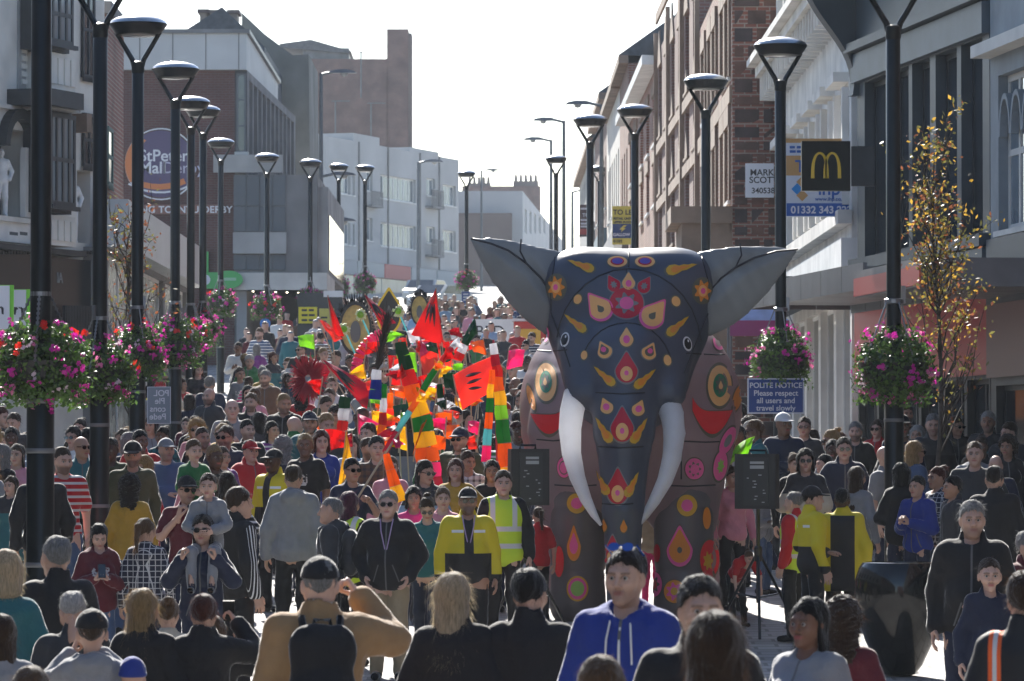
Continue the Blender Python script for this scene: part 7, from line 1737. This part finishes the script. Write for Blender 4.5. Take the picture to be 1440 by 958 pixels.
# ================================================================ parade banners, flags and carnival costumes
FC = {k: mat('silk_' + k, c, rough=.5, noise=.15, nscale=4, bump=.2, trans=.6) for k, c in {'green': (.03, .3, .06), 'dkgreen': (.005, .1, .035), 'red': (.7, .02, .02), 'crimson': (.5, .01, .06), 'orange': (.85, .25, .01), 'yellow': (.9, .62, .02), 'pink': (.85, .06, .3), 'teal': (.25, .6, .62), 'white': (.75, .75, .78), 'coral': (.85, .12, .08), 'lime': (.4, .7, .08), 'blue': (.02, .06, .35), 'sand': (.5, .4, .25)}.items()}
M_cane = mat('cane', (.45, .36, .24), rough=.6)
def sock(o, pts, d, cols, w, names='cloth_panel', sq=4, dd=0.0):
    """tapered patchwork windsock along an image path; each colour a panel of its own"""
    n = len(cols); P3 = []
    L = len(pts) - 1
    for i in range(n + 1):
        t = i / n * L; k = min(int(t), L - 1); f = t - k; x = pts[k][0] * (1 - f) + pts[k + 1][0] * f; y = pts[k][1] * (1 - f) + pts[k + 1][1] * f; P3.append((P(x, y, d + dd * i / n), (w[0] + (w[1] - w[0]) * i / n) / FPX * d / 2))
    for i, c in enumerate(cols):
        mb = MB(); (a, ra), (b, rb) = P3[i], P3[i + 1]; m = (a + b) / 2 + Vector((random.uniform(-.01, .01), 0, 0)); mb.tube([a + (b - a) * .01, m, b - (b - a) * .01], [ra, (ra + rb) / 2 * 1.06, rb], sq, caps=True); mb.build(names, FC[c], o, base=o.location)
def cloth(o, name, poly, d, m, bulge=.12, base=None, n=10, thick=.004, dd=0.0):
    """triangular or four-cornered sail of cloth with billow"""
    A = [P(x, y, d + (dd if i else 0)) for i, (x, y) in enumerate(poly)]
    if len(A) == 3: A = [A[0], A[1], A[2], A[0]]
    v = []; f = []
    for i in range(n + 1):
        for j in range(n + 1):
            s, t = i / n, j / n; p = A[0] * (1 - s) * (1 - t) + A[1] * s * (1 - t) + A[2] * s * t + A[3] * (1 - s) * t
            p = p + Vector((0, -bulge * math.sin(math.pi * s) * math.sin(math.pi * t) + .03 * math.sin(s * 9 + t * 5), .012 * math.sin(t * 11 + s * 4))); v.append(p)
    N = len(v); v2 = [p + Vector((0, thick, 0)) for p in v]; k = n + 1
    for i in range(n):
        for j in range(n): q = (i * k + j, (i + 1) * k + j, (i + 1) * k + j + 1, i * k + j + 1); f.append(q); f.append(tuple(x + N for x in q[::-1]))
    mb = MB(); mb.add(v + v2, f); ob = mb.build(name, m, o, smooth=True, base=o.location)
    return v, k
def claws(o, v, k, n=10):
    for c in range(3):
        mb = MB(); A_ = v[int(n * .35) * k + int(n * (.25 + .22 * c))]; B_ = v[int(n * .72) * k + int(n * (.32 + .22 * c))]; pts = [A_ + (B_ - A_) * (q / 7) + Vector((0, -.05 - .05 * math.sin(q / 7 * 3.14), 0)) for q in range(8)]; mb.tube(pts, [.006, .016, .02, .022, .02, .016, .01, .004], 4); mb.build('claw_mark', M_black, o, base=o.location)
def thing_at(name, px, py, d, label, cat, group=None): return empty(name, P(px, py, d), label, cat, group)
G = 'striped parade banners'
o = thing_at('parade_pole', 505, 697, 46.2, 'slanting pole wrapped in coloured stripes with small pennants', 'banner', G)
mb = MB(); mb.tube([P(503, 700, 46.2), P(643, 478, 47)], .011, 6); mb.build('pole', M_cane, o, base=o.location)
sock(o, [(541, 637), (612, 520), (643, 480)], 46.5, ['crimson', 'teal', 'orange', 'green', 'yellow', 'red', 'crimson', 'white'], (9, 9), dd=.4, sq=8)
for (tri, c) in (([(552, 618), (571, 624), (556, 632)], 'pink'), ([(590, 552), (612, 562), (585, 566)], 'yellow'), ([(612, 520), (625, 517), (610, 505)], 'orange'), ([(622, 508), (640, 504), (628, 487)], 'red'), ([(634, 487), (652, 490), (645, 475)], 'white')): cloth(o, 'pennant', tri, 46.4, FC[c], .03, n=5)
o = thing_at('parade_banner', 603, 690, 50, 'tall patchwork banner with green top and pink foot', 'banner', G)
sock(o, [(563, 481), (575, 530), (592, 585), (602, 640), (603, 692)], 50, ['dkgreen', 'dkgreen', 'red', 'orange', 'yellow', 'green', 'yellow', 'orange', 'pink', 'crimson'], (15, 38), sq=4)
for (tri, c) in (([(585, 545), (612, 556), (590, 562)], 'yellow'), ([(600, 590), (580, 640), (592, 600)], 'orange'), ([(565, 512), (556, 535), (572, 530)], 'red')): cloth(o, 'pennant', tri, 49.8, FC[c], .03, n=5)
mb = MB(); mb.tube([P(603, 760, 50.1), P(563, 478, 50.1)], .012, 6); mb.build('pole', M_cane, o, base=o.location)
o = thing_at('parade_banner', 712, 690, 49.5, 'tall striped banner just left of the elephant', 'banner', G)
sock(o, [(693, 483), (700, 530), (706, 590), (716, 690)], 49.5, ['white', 'crimson', 'red', 'orange', 'yellow', 'lime', 'green', 'orange', 'yellow'], (10, 22)); sock(o, [(692, 520), (688, 580), (683, 650)], 49.3, ['orange', 'yellow', 'green', 'orange', 'teal', 'pink'], (8, 13))
mb = MB(); mb.tube([P(702, 760, 49.6), P(694, 478, 49.6)], .012, 6); mb.build('pole', mat('pole_red', (.4, .02, .05)), o, base=o.location)
o = thing_at('parade_banner', 482, 640, 54, 'small white green and red banner in the left crowd', 'banner', G)
sock(o, [(486, 558), (482, 600), (478, 632)], 54, ['dkgreen', 'white', 'red', 'orange', 'yellow'], (16, 13)); mb = MB(); mb.tube([P(477, 700, 54.1), P(486, 555, 54.1)], .012, 6); mb.build('pole', M_cane, o, base=o.location)
o = thing_at('parade_banner', 485, 690, 50.5, 'tall yellow pennant in front of the auburn bob', 'banner', G); cloth(o, 'cloth', [(487, 608), (497, 655), (475, 688)], 50.5, FC['yellow'], .08); mb = MB(); mb.tube([P(474, 730, 50.6), P(487, 605, 50.6)], .01, 6); mb.build('pole', M_cane, o, base=o.location)
o = thing_at('parade_banner', 556, 706, 45, 'orange and yellow pennant hanging near the front', 'banner', G); sock(o, [(543, 638), (552, 672), (563, 706)], 45, ['orange', 'orange', 'yellow'], (9, 20)); mb = MB(); mb.tube([P(541, 634, 45.1), P(566, 760, 45.1)], .01, 6); mb.build('pole', M_cane, o, base=o.location)
for (pth, d, cols, w, lab) in (([(540, 540), (538, 590), (536, 630)], 56, ['green', 'white', 'red', 'orange', 'teal'], (8, 14), 'thin striped banner left of the patchwork banner'), ([(618, 540), (622, 590), (618, 620)], 57, ['dkgreen', 'white', 'red', 'lime', 'yellow'], (8, 15), 'thin green topped banner right of the patchwork banner'), ([(460, 590), (450, 606), (440, 622)], 58, ['teal', 'orange', 'red'], (9, 12), 'small teal and orange banner in the left crowd'), ([(520, 590), (524, 620), (528, 640)], 57, ['red', 'white', 'green', 'yellow'], (8, 12), 'small red and white banner behind the striped pole'), ([(660, 470), (650, 492), (643, 505)], 60, ['dkgreen', 'white', 'red'], (10, 14), 'green tipped banner high behind the coral flag')):
    o = thing_at('parade_banner', pth[-1][0], pth[-1][1], d, lab, 'banner', G); sock(o, pth, d, cols, w); mb = MB(); mb.tube([P(pth[-1][0], pth[-1][1] + 60, d + .1), P(pth[0][0], pth[0][1] - 3, d + .1)], .01, 6); mb.build('pole', M_cane, o, base=o.location)
o = thing_at('feather_brush', 530, 560, 55, 'tall dark feather brush with blue and white handle', 'brush')
mb = MB(); rr = random.Random(2); a = P(543, 455, 55); b = P(530, 522, 55)
for k in range(260): t = rr.random(); p = b + (a - b) * t; q = p + (a - b).normalized() * rr.uniform(.1, .25) + Vector((rr.gauss(0, .05), rr.gauss(0, .05), rr.gauss(0, .04))); mb.tube([p, q], [.008, .002], 3)
mb.build('bristles', mat('brush_brown', (.05, .035, .025), rough=.8), o, base=o.location); sock(o, [(530, 520), (527, 562)], 55, ['white', 'blue', 'blue'], (13, 18), 'handle', 8)
G2 = 'red flags with black claw marks'
for (poly, d, c, lab, cl) in (([(455, 507), (522, 543), (515, 580)], 62, 'crimson', 'dark red flag with claw marks low in the left crowd', 1), ([(637, 528), (692, 500), (692, 552), (650, 575)], 58, 'coral', 'big coral flag with claw marks left of the elephant', 1), ([(613, 407), (578, 470), (624, 486)], 66, 'red', 'tall red sail flag rising above the crowd', 1), ([(513, 415), (557, 453), (538, 464)], 67, 'crimson', 'pointed dark red flag before the gold arch', 1), ([(461, 417), (484, 472), (470, 478)], 68, 'red', 'narrow red flag left of the feathered ring', 0), ([(448, 450), (462, 455), (482, 478), (470, 480)], 68, 'coral', 'coral leaf shaped flag at the left of the costumes', 0), ([(585, 480), (625, 478), (640, 515), (596, 528)], 67, 'coral', 'crumpled coral cloth in the middle of the flags', 0), ([(430, 508), (470, 516), (450, 545)], 70, 'crimson', 'small dark red flag behind the red feathers', 0), ([(545, 500), (580, 505), (572, 545), (550, 540)], 69, 'red', 'red cloth under the pink arch', 0), ([(1035, 628), (1062, 612), (1052, 640), (1020, 655)], 49, 'lime', 'lime green flag behind the right loudspeaker', 0), ([(655, 468), (668, 446), (672, 470), (660, 480)], 62, 'dkgreen', 'dark green flag tip above the coral flag', 0)):
    o = thing_at('parade_flag', poly[0][0], max(p[1] for p in poly), d, lab, 'flag', G2 if cl else None); v, k = cloth(o, 'cloth', poly, d, FC[c], .15)
    if cl: claws(o, v, k)
    mb = MB(); mb.tube([P(poly[0][0], poly[0][1] - 2, d + .02), P(poly[-1][0] + 1, poly[-1][1] + 30, d + .02)], .01, 5); mb.build('pole', M_cane, o, base=o.location)
def ring_headdress(px, py, w, h, d, lab, arch=False):
    s = d / FPX; o = thing_at('carnival_headdress', px, py + h / 2, d, lab, 'headdress', 'feathered carnival headdresses'); c = P(px, py, d) - o.location; rx, rz = w * s / 2, h * s / 2
    gold = mat('gold_card', (.55, .4, .12), rough=.45, noise=.3, nscale=12); shp = []
    for k in range(28):
        a = 2 * math.pi * k / 28; x, z = rx * .8 * math.cos(a), rz * .8 * math.sin(a)
        if arch: x *= 1 - .55 * max(0, math.sin(a)) ** 2; z += .12 * rz * max(0, math.sin(a)) ** 8
        shp.append((x, z))
    ax = (Vector((1, 0, 0)), Vector((0, 0, 1)), Vector((0, -1, 0)), c)
    mb = MB(); mb.prism(shp, 0, .03, ax); mb.build('panel', gold if not arch else M_black, o)
    mb = MB()
    for k in range(28): a, b = shp[k], shp[(k + 1) % 28]; mb.prism([a, b, (b[0] * .86, b[1] * .86), (a[0] * .86, a[1] * .86)], .03, .055, ax)
    mb.build('rim', mat('gold_rim', (.75, .5, .03), rough=.35, metal=.3) if arch else M_black, o)
    mb = MB(); rr = random.Random(int(px))
    if not arch:
        for k in range(130): a = rr.uniform(-.3, 3.44); p = c + Vector((rx * .8 * math.cos(a), .01, rz * .8 * math.sin(a))); q = p + Vector((rx * .3 * math.cos(a) + rr.gauss(0, .01), rr.gauss(0, .02), rz * .26 * math.sin(a) + rr.gauss(0, .01))); mb.tube([p, q], [.01, .002], 3)
        mb.build('feather_fringe', M_black, o)
    mb = MB(); mb.prism([(x * .32, z * .4 - rz * .1) for (x, z) in shp], .03, .06, ax); mb.build('mask', mat('mask_grey', (.14, .14, .13), rough=.5), o)
ring_headdress(500, 462, 58, 96, 71, 'large gold oval headdress ringed with black feathers'); ring_headdress(547, 440, 46, 78, 73, 'pointed gold and black arch headdress', True); ring_headdress(590, 436, 32, 56, 74, 'smaller feathered headdress behind the red sail flag')
for (x, y, d) in ((507, 443, 69), (484, 463, 69), (560, 438, 69.5)):
    o = thing_at('paper_flower', x, y + 40, d, {507: 'pale green paper flower before the feathered oval', 484: 'pale green paper flower lowest left', 560: 'pale green paper flower beside the gold arch'}[x], 'paper flower', 'green paper flowers on sticks'); c = P(x, y, d) - o.location; mb = MB(); rr = random.Random(x)
    for k in range(46): a = rr.uniform(0, 6.28); e = rr.uniform(.5, 1); mb.tube([c, c + Vector((math.cos(a) * .1 * e, -.04 * (1 - e) - .02, math.sin(a) * .1 * e))], [.02, .012], 4)
    mb.build('petals', mat('flower_cream', (.7, .75, .45), rough=.6), o); mb = MB(); mb.lathe([(.02, 0), (.05, .01), (.05, .03), (.01, .05)], (0, 0, 0), 12); q = mb.build('centre', FC['lime'], o); q.location = c + Vector((0, -.05, 0)); q.rotation_euler = (R(90), 0, 0); mb = MB(); mb.tube([c, c + Vector((.22, .05, -.5))], .014, 6); mb.build('stick', FC['teal'], o)
o = thing_at('pink_arch', 497, 540, 68, 'ringed hot pink arch costume piece in the middle', 'costume'); pts = [(542, 468), (528, 473), (515, 484), (506, 498), (501, 515), (499, 535)]
for i in range(5):
    for j in range(3):
        t0 = (j + .04) / 3; t1 = (j + .96) / 3; a = P(pts[i][0] + (pts[i + 1][0] - pts[i][0]) * t0, pts[i][1] + (pts[i + 1][1] - pts[i][1]) * t0, 68); b = P(pts[i][0] + (pts[i + 1][0] - pts[i][0]) * t1, pts[i][1] + (pts[i + 1][1] - pts[i][1]) * t1, 68); mb = MB(); mb.tube([a, (a + b) / 2, b], [.066, .085, .066], 12); mb.build('ring', FC['pink'] if (i + j) % 3 else FC['coral'], o, smooth=True, base=o.location)
o = thing_at('feather_plume', 433, 570, 65, 'round plume of red carnival feathers in the left crowd', 'plume'); mb = MB(); rr = random.Random(8); c = P(433, 532, 65)
for k in range(420):
    a = rr.uniform(0, 6.28); e = rr.uniform(.12, .3); q = c + Vector((math.cos(a) * e, rr.uniform(-.12, .12), math.sin(a) * e * 1.25)); mb.tube([c + (q - c) * .35, q], [.016, .004], 3)
mb.build('feathers', mat('feather_red', (.42, .01, .04), rough=.7, trans=.3), o, base=o.location)

# the rest of the cluster: small flags on canes, each its own colour and place
ORD = ['', 'first', 'second', 'third', 'fourth', 'fifth', 'sixth', 'seventh', 'eighth', 'ninth', 'tenth', 'eleventh', 'twelfth', 'thirteenth', 'fourteenth', 'fifteenth', 'sixteenth', 'seventeenth', 'eighteenth', 'nineteenth', 'twentieth']
def more_flags():
    r = random.Random(21); cnt = {}; names = {'coral': 'coral', 'red': 'bright red', 'crimson': 'crimson', 'orange': 'orange', 'yellow': 'yellow', 'lime': 'lime green', 'dkgreen': 'dark green', 'white': 'white', 'pink': 'pink'}
    L = []
    for k in range(78):
        x = r.gauss(590, 64); y = r.uniform(455, 620)
        if not 440 < x < 722: continue
        L.append((x, y, r.choice(['coral', 'red', 'red', 'crimson', 'coral', 'orange', 'orange', 'yellow', 'yellow', 'lime', 'dkgreen', 'white', 'pink'])))
    L.sort()
    for (x, y, c) in L:
        d = 51 + (620 - y) / 165 * 18 + r.uniform(-1, 1); w = r.uniform(14, 30) * 60 / d; h = w * r.uniform(.6, 1.1); tl = r.uniform(-.5, .5); cnt[c] = cnt.get(c, 0) + 1
        o = thing_at('parade_flag', x, y + h, d, ('leftmost %s flag on a cane in the parade cluster' if cnt[c] == 1 else ORD[cnt[c]] + ' %s flag from the left on a cane in the parade cluster') % names[c] , 'flag', 'small flags in the parade cluster')
        sgn = r.choice((-1, 1)); a = (x, y); poly = [a, (x + sgn * w, y + h * (.35 + tl * .5)), (x + tl * 8, y + h)] if r.random() < .55 else [a, (x + sgn * w, y + tl * 8), (x + sgn * w * .9 + tl * 6, y + h * .9), (x + tl * 8, y + h)]
        cloth(o, 'cloth', poly, d, FC[c], r.uniform(-.12, .16), n=7); mb = MB(); mb.tube([P(x - tl * 3, y - 4, d + .02), P(x + tl * 22, y + h + 45, d + .02)], .009, 5); mb.build('pole', M_cane, o, base=o.location)
more_flags()
# ---------------------------------------------------------------- the packed crowd: each person an individual with a look of their own
def crowd():
    r = random.Random(11); pts = []
    def blocked(x, d, rad):
        px = 720 + x / d * FPX
        if 44.2 < d < 51 and abs(x - EX - .05) < 1.5: return True
        for (qx, qy, qd, qh, qo) in PEOPLE:
            if abs(qd - d) < rad and abs(X(qx, qd) - x) < rad * .8: return True
        for (qx, qd) in pts:
            if (qx - x) ** 2 + (qd - d) ** 2 < rad * rad: return True
        for (lx, ld, *_) in LAMPS_L + LAMPS_R:
            if abs(X(lx, ld) - x) < .4 and abs(ld - d) < .4: return True
        return False
    zones = [(46.5, 60, -30, 735, .8, 900, 84), (60, 92, 215, 742, 1.0, 1500, 80), (92, 106, 300, 752, 1.1, 900, 24), (47.5, 61, 1030, 1425, .8, 700, 42), (44.5, 49, 20, 330, .8, 200, 10)]
    for (d0, d1, p0, p1, rad, tries, lim) in zones:
        n = 0
        for _ in range(tries):
            d = math.sqrt(r.uniform(d0 * d0, d1 * d1)); px = r.uniform(p0, p1); x = X(px, d)
            if x < -7.4 or (d > 75 and x < -6.9): continue
            if blocked(x, d, rad): continue
            pts.append((x, d)); n += 1
            if n >= lim: break
    tops_m = ['black', 'navy', 'charcoal', 'grey', 'white', 'red', 'maroon', 'teal', 'olive', 'denim', 'brown', 'light blue', 'green', 'cream']
    tops_w = ['black', 'navy', 'grey', 'white', 'red', 'maroon', 'teal', 'denim', 'pink', 'purple', 'mustard', 'cream', 'lilac', 'hot pink', 'light blue', 'orange']
    used = set(); i = 0
    for (x, d) in sorted(pts, key=lambda q: q[1]):
        for _ in range(60):
            kind = r.choices(['man', 'woman', 'heavy', 'child', 'girl'], [34, 34, 10, 10, 12])[0]
            male = kind in ('man', 'heavy') or (kind == 'child' and r.random() < .5)
            gar = r.choice(['jacket', 'hoodie', 'shirt', 'tee', 'jacket'] if male else ['jacket', 'shirt', 'coat', 'tee', 'shirt'])
            tc = r.choice(['black', 'navy', 'charcoal', 'black', 'grey']) if r.random() < .34 else r.choice(tops_m if male else tops_w)
            st = r.choices(['short', 'crop', None], [60, 30, 10])[0] if male else r.choices(['long', 'bob', 'pony', 'bun', 'straight', 'curly'], [26, 24, 14, 12, 14, 10])[0]
            if kind == 'child' and st is None: st = 'short'
            hc = r.choices(['black', 'darkbrown', 'brown', 'lightbrown', 'blonde', 'grey', 'white', 'auburn'], [12, 20, 22, 15, 12, 12, 5, 4] if kind in ('man', 'woman', 'heavy') else [15, 25, 30, 20, 10, 0, 0, 0])[0]
            ac = r.choices([None, 'sunglasses', 'cap', 'both'], [74, 14, 10, 2])[0]; cc = r.choice(['black', 'navy', 'red', 'white', 'grey'])
            if not male and ac in ('cap', 'both'): ac = 'sunglasses'
            key = (kind in ('child', 'girl'), male, tc, gar in ('tee',), st, hc if st else '', ac, cc if ac in ('cap', 'both') else '')
            if key not in used: break
        used.add(key)
        H = {'man': r.uniform(1.7, 1.86), 'heavy': r.uniform(1.68, 1.82), 'woman': r.uniform(1.57, 1.72), 'child': r.uniform(1.1, 1.4), 'girl': r.uniform(1.35, 1.55)}[kind]
        if d > 75 and kind == 'child': H += .25
        px = 720 + x / d * FPX; g = zg(d)
        # most of the crowd walks towards the camera, those along the sides look across
        yaw = r.gauss(0, 28) if px < 735 else r.gauss(-25, 35)
        if r.random() < .14: yaw += 180
        acc = []
        if ac in ('sunglasses', 'both'): acc.append('sunglasses')
        if ac in ('cap', 'both'): acc.append('cap:' + cc)
        ps = r.choices(['stand', 'pockets', 'folded', 'phone', 'onehand', 'walk'], [34, 20, 10, 10, 10, 16])[0]
        sk = r.choices(['pale', 'fair', 'tan', 'brown', 'dark'], [30, 36, 16, 11, 7])[0]
        who = ('boy' if male else 'girl') if kind in ('child', 'girl') else ('man' if male else 'woman')
        hn = {'darkbrown': 'dark brown', 'lightbrown': 'light brown'}.get(hc, hc)
        hd = ('bald' if st is None else {'short': 'short ' + hn + ' hair', 'crop': 'cropped ' + hn + ' hair', 'long': 'long ' + hn + ' hair', 'bob': hn + ' bob', 'pony': hn + ' ponytail', 'bun': hn + ' hair up', 'straight': 'straight ' + hn + ' hair', 'curly': 'curly ' + hn + ' hair'}[st])
        gn = {'tee': 'tee', 'shirt': 'top', 'hoodie': 'top', 'jacket': 'jacket', 'coat': 'jacket'}[gar]
        gn = 'tee' if gar == 'tee' else 'top'
        hn = hn
        extra = {'sunglasses': ', sunglasses', 'cap': ', ' + cc + ' cap', 'both': ', shades and ' + cc + ' cap', None: ''}[ac]
        lab = '%s in %s %s with %s%s in crowd' % (who, tc, gn, hd, extra) if st else 'bald %s in %s %s%s, in the crowd' % (who, tc, gn, extra)
        person(px, 0, kind, pose=ps, yaw=yaw, top=(gar, tc), legs=r.choice(['navy', 'black', 'denim', 'charcoal', 'khaki']), hair=(st, hc) if st else None, skin=sk, acc=acc, label=lab, root=(x, d, g), H=H, turn=r.choice([-30, -15, 0, 0, 15, 30]), nod=r.choice([0, 0, 8]), group='people in the packed street crowd', strands=380, cv=r.choice(['zip', 'zip', None, 'block']) if gar in ('jacket', 'coat', 'hoodie') else r.choice([None, None, 'print', 'stripe', 'check', None]), stub=r.choice([0, 0, .6, 1.0]) if male and kind != 'child' else 0, head=r.choice(['man', 'man2']) if male and kind != 'child' else (r.choice(['woman', 'woman2']) if kind == 'woman' else None))
        i += 1
    print('crowd', i, 'named', len(PEOPLE) - i)
crowd()

# ---------------------------------------------------------------- beyond that the crowd reads as one mass up the street
def far_crowd():
    r = random.Random(5); protos = []
    for (bt, ps, hs) in (('man', 'stand', .1), ('woman', 'pockets', .1), ('heavy', 'folded', .1), ('woman', 'walk', .1)):
        F = Field((-.5, -.5, 0), (.5, .5, 1.85), .052); pp = POSES[ps]; torso(F, pp, bt, .025); legs(F, pp, bt, .02); arms(F, pp, bt, .025); F.ell((0, .01, 1.645), (.085, .1, .115), .02); F.cone((0, .02, 1.45), (0, .02, 1.6), .06, .055, .02); v, q = F.mesh(); protos.append((v, q))
    names = ['black', 'navy', 'charcoal', 'grey', 'white', 'red', 'maroon', 'teal', 'denim', 'pink', 'brown', 'light blue']; mats = [mat('far_cloth_' + n.replace(' ', '_'), CLO[n], rough=.9) for n in names]; ns = len(mats)
    mats += [mat('far_skin_' + n, SKIN[n], rough=.6) for n in ('pale', 'fair', 'brown')]; nh = len(mats); mats += [mat('far_hair_' + n, HAIR[n], rough=.6) for n in ('black', 'brown', 'lightbrown', 'grey', 'blonde')]
    V = []; Q = []; MI = []; n = 0; pts = []
    for _ in range(2600):
        d = math.sqrt(r.uniform(105 ** 2, 172 ** 2)); px = r.uniform(318, 765); x = X(px, d)
        if x < -6.6 or any((x - a) ** 2 + (d - b) ** 2 < .72 for (a, b) in pts): continue
        if abs(x - X(693, 118)) < 1.2 and abs(d - 118) < .5: continue
        pts.append((x, d)); v, q = r.choice(protos); s = r.uniform(.9, 1.05); a = r.gauss(0, .5); ca, sa = math.cos(a), math.sin(a)
        w = np.stack([(v[:, 0] * ca - v[:, 1] * sa) * s + x, (v[:, 0] * sa + v[:, 1] * ca) * s + d, v[:, 2] * s + zg(d)], 1); c = v[q].mean(1)
        top = r.randrange(ns); leg = r.choice((0, 1, 2, 8)); sk = ns + r.choice((0, 0, 1, 1, 2)); ha = nh + r.randrange(5)
        mi = np.where(c[:, 2] < .86, leg, np.where(c[:, 2] < 1.5, top, np.where((c[:, 2] > 1.70) | (c[:, 1] > .045), ha, sk)))
        V.append(w); Q.append(q + n); MI.append(mi); n += len(v)
        if len(pts) >= 230: break
    me = mesh_np('far_crowd', np.vstack(V), np.vstack(Q)); [me.materials.append(m) for m in mats]; me.polygons.foreach_set('material_index', np.concatenate(MI).astype(np.int32))
    tag(link('far_crowd', me), 'dense mass of distant people filling the top of the street', kind='stuff')
far_crowd()
def haze():
    mb = MB(); mb.bb((-320, -70, -1.5), (320, 920, 48)); m = bpy.data.materials.new('haze_air'); m.use_nodes = True; nt = m.node_tree
    nt.nodes.remove(nt.nodes['Principled BSDF']); v = nd(nt, 'ShaderNodeVolumePrincipled'); v.inputs['Color'].default_value = (.82, .9, 1, 1); v.inputs['Density'].default_value = .0002; v.inputs['Anisotropy'].default_value = .1
    nt.links.new(v.outputs[0], nt.nodes['Material Output'].inputs['Volume']); o = mb.build('haze', m); tag(o, 'thin bluish haze in the air along the street', kind='stuff')
haze()
